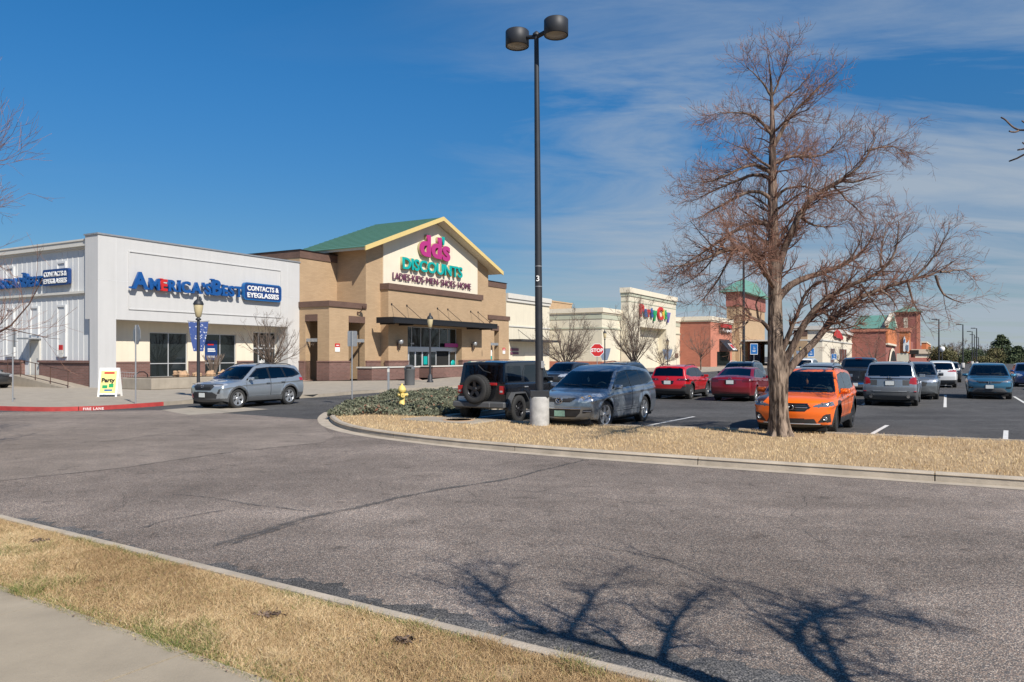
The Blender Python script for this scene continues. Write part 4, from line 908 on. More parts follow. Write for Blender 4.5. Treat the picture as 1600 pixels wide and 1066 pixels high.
w = N(); w.box(u[1440] - 2, u[1448] + 3, -33, -30.6, ZB, 9.2); w.build('end_gable', M['orange_st'], T)
w = N(); w.box(u[1440] - 2.3, u[1448] + 3.3, -33.3, -30.4, 9.2, 9.9); w.box(u[1440] - 2.1, u[1448] + 3.1, -33.1, -30.6, 4.9, 5.4); w.build('end_gable_trim', M['cream'], T)
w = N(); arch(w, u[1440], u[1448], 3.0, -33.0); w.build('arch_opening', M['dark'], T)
S = thing('shop_sign', 'white and blue lettering on the orange sign block of the pet store', 'sign', B2W(0, 0, 0), RZB)
S.location = B2W(us, -36.5); S.rotation_euler = (0, 0, math.atan2(d_.y, d_.x)); q_ = (36.5 + vs_)      # x runs forward along the block
sx_ = lambda f: -q_ * (1 - f); hz = zs1 - zs0; zz_ = lambda f: zs0 + hz * f
w = MB(); w.prism([(sx_(.52), zz_(.10)), (sx_(.66), zz_(.06)), (sx_(.72), zz_(.16)), (sx_(.90), zz_(.05)), (sx_(.985), zz_(.12)), (sx_(.98), zz_(.62)), (sx_(.86), zz_(.50)), (sx_(.74), zz_(.46)), (sx_(.70), zz_(.66)), (sx_(.62), zz_(.80)), (sx_(.53), zz_(.66))], -.3, -.05, axis='y'); w.build('sign_face', M['signw'], S)
w = MB(); w.prism([(sx_(.57), zz_(.5)), (sx_(.63), zz_(.48)), (sx_(.66), zz_(.6)), (sx_(.60), zz_(.66))], -.36, -.31, axis='y'); w.build('sign_mark', M['bluecab'], S)
w = MB(); w.prism([(sx_(.72), zz_(.2)), (sx_(.92), zz_(.12)), (sx_(.93), zz_(.36)), (sx_(.74), zz_(.38))], -.36, -.31, axis='y'); w.build('sign_lettering', M['bannerg'], S)
# ------------------------------------------------------------ cars
def smax(a, b, k):
    d = np.abs(a - b); h = np.maximum(k - d, 0)
    return np.maximum(a, b) + h * h / (4 * k)
def sstep(a, b, x):
    t = np.clip((x - a) / (b - a), 0, 1); return t * t * (3 - 2 * t)
def inpoly(px, pz, poly):
    r = np.zeros(px.shape, bool); n = len(poly)
    for i in range(n):
        x1, z1 = poly[i]; x2, z2 = poly[(i + 1) % n]
        if z1 == z2: continue
        c = ((z1 > pz) != (z2 > pz)) & (px < (x2 - x1) * (pz - z1) / (z2 - z1) + x1)
        r ^= c
    return r
def itp(x, pts):
    return np.interp(x, [p[0] for p in pts], [p[1] for p in pts])
def smooth_itp(x, pts, w=0.10):
    return (itp(x - w, pts) + 2 * itp(x - w * .4, pts) + 2 * itp(x + w * .4, pts) + itp(x + w, pts)) / 6

def car_side(m, x, z):
    hw = m['W'] / 2; b = smooth_itp(x, m['belt'], .12)
    zl = np.minimum(z, b)
    w = hw - m.get('tuck', .10) * ((zl - .66) / .5) ** 2 * np.where(zl < .66, 1.0, .45)
    # body crease
    w = w + m.get('crease', .012) * np.exp(-((zl - (b - .13)) / .035) ** 2) - m.get('scoop', .02) * np.exp(-((zl - .46) / .09) ** 2) * sstep(1.3, .7, np.abs(x))
    up = np.maximum(z - b, 0)
    w = w - .022 * sstep(0, .03, z - b) - m['tumble'] * up - m.get('tumble2', .12) * up * up
    xf, xr = m['L'] / 2 + m['cx'], -m['L'] / 2 + m['cx']
    w = w - m.get('tapf', .13) * np.clip((x - (xf - 1.0)) / 1.0, 0, 1.2) ** 2 - m.get('tapr', .07) * np.clip(((xr + .9) - x) / .9, 0, 1.2) ** 2
    for xw in (m['xF'], m['xB']):
        d = np.hypot(x - xw, z - m['R'])
        w = w + m.get('flare', .03) * np.exp(-((d - m['Ra'] - .02) / .075) ** 2) * (z < b)
    return w
def car_f(m, P):
    x, y, z = P[:, 0], P[:, 1], P[:, 2]; ay = np.abs(y); hw = m['W'] / 2
    S = sstep(-.4, .6, x)
    xs = x + m.get('kf', .22) * ay * ay * S - m.get('kb', .1) * ay * ay * (1 - S)
    top = z - (smooth_itp(xs, m['zt'], m.get('tw', .09)) - m.get('crown', .05) * (ay / hw) ** 2)
    side = ay - car_side(m, x, z)
    front = x - (smooth_itp(z, m['xf'], .04) - m.get('kn', .28) * ay * ay)
    rear = (smooth_itp(z, m['xr'], .04) + m.get('kr', .14) * ay * ay) - x
    k = m.get('k', .07)
    f = smax(top, side, k); f = smax(f, smax(front, rear, .02), m.get('kc', .07))
    return np.maximum(f, m['zb'] - z), side
def car_surface(m, ds):
    L, W, H = m['L'], m['W'], m['H']; c = np.array([m['cx'], 0, m.get('zc', .62 * H * .9)])
    h = np.array([L / 2, W / 2, H / 2]); zc = c[2]
    faces = []
    def grid(nu, nv, fn):
        u = np.linspace(-1, 1, nu + 1); v = np.linspace(-1, 1, nv + 1); U_, V_ = np.meshgrid(u, v, indexing='ij')
        return fn(U_, V_), nu, nv
    nx, ny, nz = int(L / ds), int(W / ds) // 2 * 2, int(H / ds)
    lo, hi = (m['zb'] - zc), (H - zc)
    zz = lambda v: lo + (v + 1) / 2 * (hi - lo)
    o = np.ones_like
    spec = [(nx, nz, lambda u, v: np.stack([u * h[0], o(u) * h[1], zz(v)], -1), True), (nx, nz, lambda u, v: np.stack([u * h[0], -o(u) * h[1], zz(v)], -1), False),
            (ny, nz, lambda u, v: np.stack([o(u) * h[0], u * h[1], zz(v)], -1), False), (ny, nz, lambda u, v: np.stack([-o(u) * h[0], u * h[1], zz(v)], -1), True),
            (nx, ny, lambda u, v: np.stack([u * h[0], v * h[1], o(u) * hi], -1), False)]
    Vs, Fs, off = [], [], 0
    for nu, nv, fn, flip in spec:
        D, a, b = grid(nu, nv, fn); D = D.reshape(-1, 3)
        lo_t, hi_t = np.full(len(D), .2), np.full(len(D), 1.35)
        for _ in range(22):
            mid = (lo_t + hi_t) / 2; f, _s = car_f(m, c + D * mid[:, None])
            ins = f < 0; lo_t = np.where(ins, mid, lo_t); hi_t = np.where(ins, hi_t, mid)
        Vs.append(c + D * lo_t[:, None])
        I, J = np.meshgrid(np.arange(a), np.arange(b), indexing='ij'); q = (I * (b + 1) + J).ravel()
        F = np.stack([q, q + b + 1, q + b + 2, q + 1], 1)
        if flip: F = F[:, ::-1]
        Fs.append(F + off); off += len(D)
    V = np.concatenate(Vs); F = np.concatenate(Fs)
    # weld the seams between the five patches
    key = np.round(V / 1e-4).astype(np.int64)
    _, first, inv = np.unique(key, axis=0, return_index=True, return_inverse=True)
    inv = inv.ravel(); V = V[first]; F = inv[F]
    ok = (F[:, 0] != F[:, 1]) & (F[:, 1] != F[:, 2]) & (F[:, 2] != F[:, 3]) & (F[:, 3] != F[:, 0])
    return V, F[ok]
def submesh(V, F, sel):
    f = F[sel]; u, inv = np.unique(f, return_inverse=True)
    return V[u], inv.reshape(f.shape)

def wheel_meshes(m):
    R_, w = m['R'], m.get('tw_', .235) / 2; rr = m.get('rimr', R_ * .69)
    t = MB(); t.lathe([(rr, -w * .86), (rr + .02, -w * .98), (R_ * .90, -w), (R_ * .975, -w * .86), (R_, -w * .6), (R_, w * .6), (R_ * .975, w * .86), (R_ * .90, w), (rr + .02, w * .98), (rr, w * .86)], 40, axis='y', cap=False)
    for k in range(40):                 # tread blocks on the shoulder
        a = 2 * math.pi * k / 40
        for sgn in (-1, 1):
            p = [(math.cos(a + d) * (R_ + .001), sgn * yy, math.sin(a + d) * (R_ + .001)) for d, yy in ((-.05, w * .25), (.05, w * .25), (.05, w * .8), (-.05, w * .8))]
            q = [(x * (1 + .010 / R_), y, z * (1 + .010 / R_)) for x, y, z in p]
            t._add(p + q, [(4, 5, 6, 7), (0, 1, 5, 4), (1, 2, 6, 5), (2, 3, 7, 6), (3, 0, 4, 7)])
    r = MB(); yo = w * .80
    r.lathe([(rr + .004, w * .92), (rr - .012, w * .93), (rr - .022, w * .6), (rr - .03, -w * .7)], 36, axis='y', cap=False, mi=0)
    r.lathe([(rr - .03, w * .1), (.05, w * .05)], 24, axis='y', cap=False, mi=1)      # dark backing
    r.lathe([(.155, w * .14), (.15, w * .2), (.0, w * .2)], 24, axis='y', cap=False, mi=2)   # brake disc
    ns = m.get('spokes', 5); dbl = m.get('split', True); sw = m.get('spw', .032)
    for k in range(ns):
        for dlt in ((-.17, .17) if dbl else (0,)):
            a0 = 2 * math.pi * k / ns + .3; a1 = a0 + dlt
            c0, s0, c1, s1 = math.cos(a0), math.sin(a0), math.cos(a1), math.sin(a1)
            wi, wo = sw * 1.0, sw * .85
            if dbl: c0, s0 = math.cos(a0 + dlt * .5), math.sin(a0 + dlt * .5)
            A = [(.035 * c0 - wi * s0, .035 * s0 + wi * c0), (.035 * c0 + wi * s0, .035 * s0 - wi * c0), ((rr - .012) * c1 + wo * s1, (rr - .012) * s1 - wo * c1), ((rr - .012) * c1 - wo * s1, (rr - .012) * s1 + wo * c1)]
            yb, yi, yo2 = w * .55, yo * .92, yo * 1.12
            vs = [(x, yb, z) for x, z in A] + [(A[0][0], yi, A[0][1]), (A[1][0], yi, A[1][1]), (A[2][0], yo2, A[2][1]), (A[3][0], yo2, A[3][1])]
            r._add(vs, [(4, 5, 6, 7), (0, 1, 5, 4), (1, 2, 6, 5), (2, 3, 7, 6), (3, 0, 4, 7)], 0)
    r.lathe([(.072, yo * .8), (.068, yo * 1.0), (.05, yo * 1.06), (.0, yo * 1.06)], 18, axis='y', cap=False, mi=0)
    return t, r

def shift_y_patch(pts, m, x0=None): ...

def build_car(m, name, label, cat, loc, heading, group='vehicles in the shopping centre car park', ds=.03, z=0.0, detail=True):
    """heading: compass direction (x,y) the nose points to"""
    rz = math.atan2(heading[1], heading[0])
    t = thing(name, label, cat, (loc[0], loc[1], z), rz, group)
    V, F = car_surface(m, ds)
    C = V[F].mean(1)
    e1 = V[F[:, 2]] - V[F[:, 0]]; e2 = V[F[:, 3]] - V[F[:, 1]]; N = np.cross(e1, e2); N /= np.maximum(np.linalg.norm(N, axis=1), 1e-9)[:, None]
    x, y, zz = C[:, 0], C[:, 1], C[:, 2]; ay = np.abs(y); hw = m['W'] / 2
    _f, side = car_f(m, C); ins = -side                       # distance inside the flank limit
    flank = (np.abs(N[:, 1]) > .45) & (ins < .09)
    cl = np.zeros(len(F), int)                                 # 0 body
    names = ['body']; mats = [m['paint']]
    def add(nm, mt): names.append(nm); mats.append(mt); return len(names) - 1
    dF = np.hypot(x - m['xF'], zz - m['R']); dB = np.hypot(x - m['xB'], zz - m['R']); dW = np.minimum(dF, dB)
    xf_, xr_ = m['L'] / 2 + m['cx'], -m['L'] / 2 + m['cx']
    # doors
    doors = []
    for i, poly in enumerate(m.get('doors', [])):
        for s in (1, -1):
            ci = add('door', m['paint']); cl[flank & (y * s > 0) & inpoly(x, zz, poly)] = ci; doors.append((ci, s, i))
    if m.get('tailgate'):
        ci = add('tailgate', m['paint']); cl[(x < xr_ + .75) & (N[:, 0] < -.25) & (ins > .10) & inpoly(ay, zz, m['tailgate'])] = ci; tg = ci
    if m.get('hood'):
        ci = add('bonnet', m['paint']); cl[(N[:, 2] > .5) & (x > m['cowl'][0]) & (ins > .12) & (zz > m['hood'])] = ci
    # cladding
    if m.get('clad'):
        ci = add('lower_trim', m['cladm']); cw, sill = m['clad']
        sel = ((dW < m['Ra'] + cw) & (ay > hw * .6) & flank) | (flank & (zz < sill) & (x < m['xF']) & (x > m['xB']))
        if m.get('clad_f'): sel |= (x > m['xF'] + .15) & (zz < m['clad_f'])
        if m.get('clad_r'): sel |= (x < m['xB'] - .15) & (zz < m['clad_r'])
        cl[sel] = ci
    else:
        ci = add('lower_trim', M['plastic']); cl[(zz < m.get('sill', m['zb'] + .06))] = ci
    # lamps, grilles and other faces of nose and tail
    for nm, mt, where, poly, lim in m.get('faces', []):
        ci = None
        if where == 'F': base = (x > lim)
        else: base = (x < lim)
        sel0 = base & inpoly(ay, zz, poly)
        if min(p[0] for p in poly) > .05:
            for s in (1, -1):
                ci = add(nm, mt); cl[sel0 & (y * s > 0)] = ci
        else:
            ci = add(nm, mt); cl[sel0] = ci
    # glass
    cx_, cz_ = m['cowl']; rx_, rz_ = m['wtop']
    zline = cz_ + (cx_ - x) / (cx_ - rx_) * (rz_ - cz_)
    gws = add('windshield', m.get('wsm', M['glass']))
    sel = (N[:, 0] > .22) & (x < cx_ + .25) & (x > rx_ - .25) & (zz > cz_ + .02 + .0 * zline) & (zz < rz_ - .035) & (ins > .085) & (N[:, 2] > .2)
    fr = add('windshield_surround', M['gloss']); cl[(N[:, 0] > .22) & (x < cx_ + .25) & (x > rx_ - .3) & (zz > cz_ - .02) & (zz < rz_ - .015) & (ins > .055) & (N[:, 2] > .2)] = fr
    cl[sel] = gws
    if m.get('rwin'):
        rp, rlim, rm = m['rwin']; g = add('rear_window', rm); cl[(x < rlim) & (N[:, 0] < -.2) & inpoly(ay, zz, rp) & (ins > .04)] = g
    winids = []
    if m.get('dlo'):
        bk = add('window_surround', M['gloss']); cl[flank & inpoly(x, zz, m['dlo'])] = bk
    for i, (poly, gm) in enumerate(m['wins']):
        for s in (1, -1):
            g = add('side_window', gm); cl[flank & (y * s > 0) & inpoly(x, zz, poly)] = g; winids.append((g, s, i))
    if m.get('sunroof'):
        g = add('sunroof', M['gloss']); x0, x1, yy = m['sunroof']; cl[(N[:, 2] > .9) & (x > x0) & (x < x1) & (ay < yy) & (zz > m['H'] - .15)] = g
    # wheel openings
    hole = (dW < m['Ra']) & (ay > hw * .5) & (zz < m['R'] + m['Ra'])
    cl[hole] = -1
    objs = {}
    for ci, nm in enumerate(names):
        s = cl == ci
        if not s.any(): continue
        v, f = submesh(V, F, s)
        objs[ci] = np_mesh(nm, v, f, mats[ci], t, smooth=True)
    wparent = {}
    for ci, s, i in doors:
        if ci in objs: wparent[s, i] = objs[ci]
    for g, s, i in winids:                          # a door's window belongs to the door
        if g in objs and (s, i) in wparent: objs[g].parent = wparent[s, i]
    # underside, wheel wells
    u = MB(); u.box(xr_ + .25, xf_ - .25, -hw + .17, hw - .17, m['zb'] - .03, m['zb'] + .10)
    u.box(m['xF'] + .42, xf_ - .3, -hw + .2, hw - .2, m['zb'] + .1, .55); u.box(xr_ + .2, m['xB'] - .42, -hw + .2, hw - .2, m['zb'] + .1, .55); u.box(m['xB'] + .42, m['xF'] - .42, -hw + .12, hw - .12, m['zb'] + .1, .42)
    for xw in (m['xF'], m['xB']):
        for s in (1, -1):
            a = [math.pi * k / 12 - .12 * (1 - k / 6) for k in range(13)]
            ra = m['Ra'] + .012
            p0 = [(xw + ra * math.cos(q), s * hw * .42, m['R'] + ra * math.sin(q)) for q in a]; p1 = [(px_, s * (hw - .05), pz_) for px_, _, pz_ in p0]
            for k in range(12): u.poly([p0[k], p0[k + 1], p1[k + 1], p1[k]])
            u.poly([(xw - ra, s * hw * .42, m['zb'])] + p0[::-1] + [(xw + ra, s * hw * .42, m['zb'])])
    u.build('underbody', M['under'], t)
    # cabin
    n = MB(); bz = itp(np.array([0.]), m['belt'])[0]; sx = m.get('seatx', .1)
    n.box(m['xB'] + .1, m['xF'] - .5, -hw + .16, hw - .16, .45, .55)
    for row, xx in enumerate((sx, sx - .85)):
        for yy in ((-.38, .38) if row == 0 else (-.42, 0, .42)):
            n.box(xx - .12, xx + .06, yy - .2, yy + .2, .5, bz + .12, 0, .05); n.box(xx - .16, xx - .06, yy - .13, yy + .13, bz + .14, bz + .34, 0, .04)
    n.box(m['cowl'][0] - .45, m['cowl'][0] - .05, -hw + .18, hw - .18, bz - .25, bz - .02, 0, .05)
    n.tube([(sx + .45, .38 + .19 * math.cos(a), bz - .02 + .19 * math.sin(a)) for a in np.linspace(0, 2 * math.pi, 17)], .016, 6)
    n.build('cabin', m.get('cabin', M['inter']), t)
    # wheels
    tm, rm = wheel_meshes(m); first = None
    for xw in (m['xF'], m['xB']):
        for s in (1, -1):
            if first is None:
                w = tm.build('wheel', M['tyre'], t); r = rm.build('rim', [m.get('rim', M['rim']), M['under'], M['galv']], w); first = w
            else:
                w = first.copy(); COL.objects.link(w); w.parent = t; r2 = first.children[0].copy(); COL.objects.link(r2); r2.parent = w
            off = hw - m.get('inset', .025) - m.get('tw_', .235) / 2
            w.location = (xw, s * off, m['R']); w.rotation_euler = (0, 0, 0 if s > 0 else math.pi)
            if xw == m['xF'] and m.get('steer'): w.rotation_euler = (0, 0, (0 if s > 0 else math.pi) + m['steer'])
    # panel gaps
    if detail:
        def ribbon(mb, pts, wd=.011):
            P = []
            for a, b in zip(pts[:-1], pts[1:]):
                k = max(2, int(math.dist(a, b) / .06))
                for j in range(k): P.append((a[0] + (b[0] - a[0]) * j / k, a[1] + (b[1] - a[1]) * j / k))
            P.append(pts[-1]); P = np.array(P); T = np.gradient(P, axis=0); T /= np.linalg.norm(T, axis=1)[:, None]; Q = np.stack([-T[:, 1], T[:, 0]], 1) * wd / 2
            for s in (1, -1):
                A, B = P + Q, P - Q
                wa = car_side(m, A[:, 0], A[:, 1]) + .0035; wb = car_side(m, B[:, 0], B[:, 1]) + .0035
                for i in range(len(P) - 1):
                    mb.poly([(A[i, 0], s * wa[i], A[i, 1]), (A[i + 1, 0], s * wa[i + 1], A[i + 1, 1]), (B[i + 1, 0], s * wb[i + 1], B[i + 1, 1]), (B[i, 0], s * wb[i], B[i, 1])])
        g = MB()
        for poly in m.get('doors', []):
            ribbon(g, [p for p in poly if p[1] < itp(np.array([p[0]]), m['belt'])[0] + .01] if False else poly + [poly[0]])
        if g.f: g.build('panel_gaps', M['under'], t)
        for i, (hx, hz) in enumerate(m.get('handles', [])):
            for s in (1, -1):
                w0 = float(car_side(m, np.array([hx]), np.array([hz]))[0]); h = MB(); h.box(hx - .10, hx + .10, min(s * (w0 - .005), s * (w0 + .035)), max(s * (w0 - .005), s * (w0 + .035)), hz - .018, hz + .018, 0, .008)
                h.build('handle', m.get('handm', m['paint']), wparent.get((s, i), t))
    if detail:
        for ya, yb in ((.62, .08), (.02, -.52)):
            q = MB(); pts = []
            for k in range(6):
                yy = ya + (yb - ya) * k / 5; f = .10 + .05 * k / 5; xx = cx_ + (rx_ - cx_) * f; pts.append((xx - m.get('kf', .22) * yy * yy + .012, yy, cz_ + (rz_ - cz_) * f + .022))
            q.tube(pts, .009, 5); q.build('wiper', M['plastic'], t)
    # mirrors
    if m.get('mirror'):
        mx, mz = m['mirror']
        for s in (1, -1):
            w0 = float(car_side(m, np.array([mx]), np.array([mz]))[0]); q = MB()
            prof = [(.0, -.075), (.05, -.072), (.085, -.03), (.085, .03), (.05, .07), (0, .075)]
            yA, yB = w0 + .02, w0 + .235
            q._add([(mx + .07, s * yA, mz - .07), (mx - .05, s * yA, mz - .07), (mx - .05, s * yA, mz + .07), (mx + .06, s * yA, mz + .075),
                    (mx + .03, s * yB, mz - .05), (mx - .06, s * yB, mz - .055), (mx - .06, s * yB, mz + .07), (mx + .02, s * yB, mz + .065), (mx + .1, s * (yA + .1), mz), (mx + .09, s * (yA + .02), mz)],
                   [(0, 1, 2, 3), (1, 5, 6, 2), (2, 6, 7, 3), (0, 4, 5, 1), (4, 7, 6, 5), (0, 9, 8, 4), (9, 3, 7, 8), (8, 7, 4), (0, 3, 9)], 0, False)
            q.box(mx - .02, mx + .05, min(s * (w0 - .04), s * (w0 + .05)), max(s * (w0 - .04), s * (w0 + .05)), mz - .085, mz - .05, 1)
            mo = q.build('side_mirror', [m.get('mirm', m['paint']), M['plastic']], t); bm = bmesh.new(); bm.from_mesh(mo.data); bmesh.ops.recalc_face_normals(bm, faces=bm.faces); bm.to_mesh(mo.data); bm.free()
            bvl = mo.modifiers.new('bevel', 'BEVEL'); bvl.width = .022; bvl.segments = 2
    if m.get('rails'):
        x0, x1, yy = m['rails']
        for s in (1, -1):
            q = MB(); pts = []
            for k in range(9):
                xx = x0 + (x1 - x0) * k / 8
                zt_ = float(smooth_itp(np.array([xx]), m['zt'], .09)[0]) - m.get('crown', .05) * (yy / hw) ** 2
                pts.append((xx, s * yy, zt_ + (.045 if 0 < k < 8 else .0)))
            q.tube(pts, .018, 6); q.build('roof_rail', m.get('railm', M['plastic']), t)
    if m.get('plate'):
        for end, yy, pz, pm in m['plate']:
            q = MB(); nrm = 1 if end == 'F' else -1
            px_ = float(smooth_itp(np.array([pz]), m['xf'] if nrm > 0 else m['xr'], .04)[0]) + nrm * .006
            q.box(min(px_, px_ + nrm * .02), max(px_, px_ + nrm * .02), yy - .155, yy + .155, pz - .08, pz + .08, 0, .004)
            q.box(min(px_ - nrm * .012, px_ + nrm * .012), max(px_ - nrm * .012, px_ + nrm * .012), yy - .17, yy + .17, pz - .095, pz + .095, 1)
            q.build('licence_plate', [pm, M['plastic']], t)
    if m.get('emblem'):
        for end, kind, ez, er in m['emblem']:
            q = MB(); nrm = 1 if end == 'F' else -1
            ex = float(smooth_itp(np.array([ez]), m['xf'] if nrm > 0 else m['xr'], .04)[0]) + nrm * .018
            if kind != 'H':
                q.tube([(ex, er * math.cos(a), ez + er * .78 * math.sin(a)) for a in np.linspace(0, 2 * math.pi, 25)], er * .13, 6, cap=False)
            if kind == 'wing':
                q.tube([(ex, -er * .85, ez + er * .3), (ex, -er * .4, ez + er * .1), (ex, 0, ez - er * .45), (ex, er * .4, ez + er * .1), (ex, er * .85, ez + er * .3)], er * .11, 6)
            elif kind == 'T':
                q.tube([(ex, er * .5 * math.cos(a), ez + er * .42 + er * .25 * math.sin(a)) for a in np.linspace(0, 2 * math.pi, 17)], er * .1, 6, cap=False)
                q.tube([(ex, er * .26 * math.cos(a), ez + er * .74 * math.sin(a)) for a in np.linspace(0, 2 * math.pi, 17)], er * .1, 6, cap=False)
            elif kind == 'H':
                for yy in (-.045, .045): q.tube([(ex, yy * er / .06, ez + er * .75), (ex, yy * .85 * er / .06, ez - er * .75)], er * .17, 6)
                q.tube([(ex, -.045 * er / .06, ez), (ex, .045 * er / .06, ez)], er * .15, 6)
            elif kind == 'stars':
                for a, b, c in ((-.45, .1, .2), (.1, .25, .1), (.3, -.2, .1), (.05, -.2, .08), (.5, .15, .08)): q.lathe([(er * c, -.004), (0, .01)], 6, (ex, er * a, ez + er * b), axis='x')
            elif kind == 'V':
                q.tube([(ex, -er * .5, ez + er * .5), (ex, 0, ez - er * .5), (ex, er * .5, ez + er * .5)], er * .14, 6)
            q.build('emblem', M['chrome'], t)
    for fn in m.get('extra', []): fn(m, t)
    return t

def spec(L, W, H, wb, foh, R_, paint, **kw):
    """foh = front overhang; wheel x positions are measured from the middle of the car"""
    m = dict(L=L, W=W, H=H, cx=0.0, xF=L / 2 - foh, xB=L / 2 - foh - wb, R=R_, Ra=R_ + .055, paint=paint, zb=.20, tumble=.30)
    m.update(kw); return m
def wins_shrink(poly, d):
    c = np.array(poly).mean(0); return [tuple(c + (np.array(p) - c) * (1 - d)) for p in poly]

def bars(zs, y0, y1, xoff, mat_, name, end='F', th=.012, zz=None):
    """horizontal bars across a grille, curved with the nose"""
    def fn(m, t):
        q = MB(); nrm = 1 if end == 'F' else -1
        for z0 in zs:
            pts = []
            for yy in np.linspace(y0, y1, 9):
                px_ = float(smooth_itp(np.array([z0]), m['xf'] if nrm > 0 else m['xr'], .04)[0]) - nrm * m.get('kn' if nrm > 0 else 'kr', .28 if nrm > 0 else .14) * yy * yy
                pts.append((px_ + nrm * xoff, yy, z0))
            q.tube(pts, th, 6)
        q.build(name, mat_, t)
    return fn
def both_bars(z0, ya, yb, xoff, mat_, name, end='F', th=.012):
    def fn(m, t):
        for s in (1, -1):
            q = MB(); nrm = 1 if end == 'F' else -1; pts = []
            for yy in np.linspace(ya, yb, 7):
                px_ = float(smooth_itp(np.array([z0]), m['xf'] if nrm > 0 else m['xr'], .04)[0]) - nrm * m.get('kn' if nrm > 0 else 'kr', .28 if nrm > 0 else .14) * yy * yy
                pts.append((px_ + nrm * xoff, s * yy, z0))
            q.tube(pts, th, 6); q.build(name, mat_, t)
    return fn
def lens_dots(ya, yb, z0, rad, n, mat_, end='F', name='lamp_reflector', slope=0.0, depth=0.0):
    def fn(m, t):
        for s in (1, -1):
            q = MB(); nrm = 1 if end == 'F' else -1
            for yy in np.linspace(ya, yb, n):
                zz_ = z0 + slope * (yy - ya)
                px_ = float(smooth_itp(np.array([zz_]), m['xf'] if nrm > 0 else m['xr'], .04)[0]) - nrm * m.get('kn' if nrm > 0 else 'kr', .28 if nrm > 0 else .14) * yy * yy
                q.lathe([(rad, -.01), (rad, .004), (rad * .8, .012), (rad * .7, -.002), (0, -.006)], 14, (px_ + nrm * (.004 - depth), s * yy, zz_), axis='x', cap=False)
            q.build(name, mat_, t)
    return fn
# ------------------------------------------------------------ the vehicles
def sc(pts, sx, sz): return [(a * sx, b * sz) for a, b in pts]
def sc_zx(pts, sx, sz): return [(a * sz, b * sx) for a, b in pts]
ZT = [(-2.3, 1.55), (-1.98, 1.615), (-1.2, 1.655), (-.35, 1.69), (.2, 1.655), (.5, 1.57), (1.22, 1.13), (1.36, 1.075), (2.0, .995), (2.3, .90)]
XF = [(.2, 2.12), (.35, 2.24), (.6, 2.295), (.82, 2.28), (.93, 2.22), (1.05, 2.0)]
XR = [(.2, -2.08), (.42, -2.26), (.72, -2.3), (1.0, -2.26), (1.14, -2.22), (1.5, -2.03), (1.62, -1.90)]
BELT = [(-2.3, 1.14), (-1.3, 1.09), (1.0, 1.02), (1.4, .99), (2.3, .87)]
DLO = [(.97, 1.055), (.30, 1.505), (-.4, 1.56), (-1.2, 1.545), (-1.74, 1.47), (-2.02, 1.23), (-1.5, 1.125)]
W1 = [(.86, 1.08), (.28, 1.475), (-.20, 1.515), (-.23, 1.09)]
W2 = [(-.33, 1.095), (-.31, 1.52), (-.98, 1.515), (-1.10, 1.125)]
W3 = [(-1.19, 1.135), (-1.07, 1.505), (-1.52, 1.475), (-1.90, 1.24)]
D1 = [(.93, .44), (1.0, 1.03), (.34, 1.50), (-.27, 1.545), (-.27, .44)]
D2 = [(-.28, .44), (-.28, 1.545), (-1.03, 1.53), (-1.16, 1.11), (-.93, .76), (-.86, .44)]
def suv(L, W, H, wb, foh, R_, paint, gt=None, gr=None, rear_glass=True, **kw):
    sx, sz = L / 4.6, H / 1.69
    gt = gt or M['glass']; gr = gr or M['glassd']
    m = spec(L, W, H, wb, foh, R_, paint, zt=sc(ZT, sx, sz), xf=sc_zx(XF, sx, sz), xr=sc_zx(XR, sx, sz), belt=sc(BELT, sx, sz), dlo=sc(DLO, sx, sz),
             wins=[(sc(W1, sx, sz), gt), (sc(W2, sx, sz), gr), (sc(W3, sx, sz), gr)], doors=[sc(D1, sx, sz), sc(D2, sx, sz)],
             cowl=(1.26 * sx, 1.10 * sz), wtop=(.47 * sx, 1.60 * sz), handles=[(-.12 * sx, .93 * sz), (-.93 * sx, .955 * sz)], mirror=(.80 * sx, 1.10 * sz), hood=.9 * sz,
             seatx=.12 * sx)
    if rear_glass:
        m['rwin'] = ([(0, 1.13 * sz), (W / 2 * .78, 1.14 * sz), (W / 2 * .70, 1.50 * sz), (W / 2 * .6, 1.54 * sz), (0, 1.55 * sz)], -L / 2 + .75, gr)
        m['tailgate'] = [(0, .62 * sz), (W / 2 * .70, .62 * sz), (W / 2 * .76, 1.14 * sz), (W / 2 * .72, 1.56 * sz), (0, 1.6 * sz)]
    m.update(kw); return m

P_silver = paint_mat('silver_blue_paint', (.34, .38, .42), .55, .3)
P_cx = paint_mat('steel_blue_paint', (.25, .29, .335), .6, .28)
P_black = paint_mat('black_paint', (.011, .012, .015), .1, .25)
P_orange = paint_mat('orange_paint', (.90, .150, .004), 0, .35, .7)
P_red = paint_mat('bright_red_paint', (.47, .006, .010), 0, .35, .7)
P_burg = paint_mat('burgundy_paint', (.20, .006, .014), .1, .3, .7)
P_grey = paint_mat('grey_metal_paint', (.33, .355, .39), .6, .3)
P_grey2 = paint_mat('mid_grey_paint', (.20, .22, .235), .6, .3)
P_white = paint_mat('white_paint', (.72, .72, .71), .0, .3)
P_teal = paint_mat('teal_blue_paint', (.045, .175, .28), .55, .28)
P_navy = paint_mat('navy_paint', (.045, .06, .085), .5, .28)
P_dgrey = paint_mat('charcoal_car_paint', (.03, .032, .036), .4, .28)
P_lblue = paint_mat('pale_steel_paint', (.27, .32, .38), .6, .3)
P_blue = paint_mat('blue_car_paint', (.02, .06, .2), .4, .28)

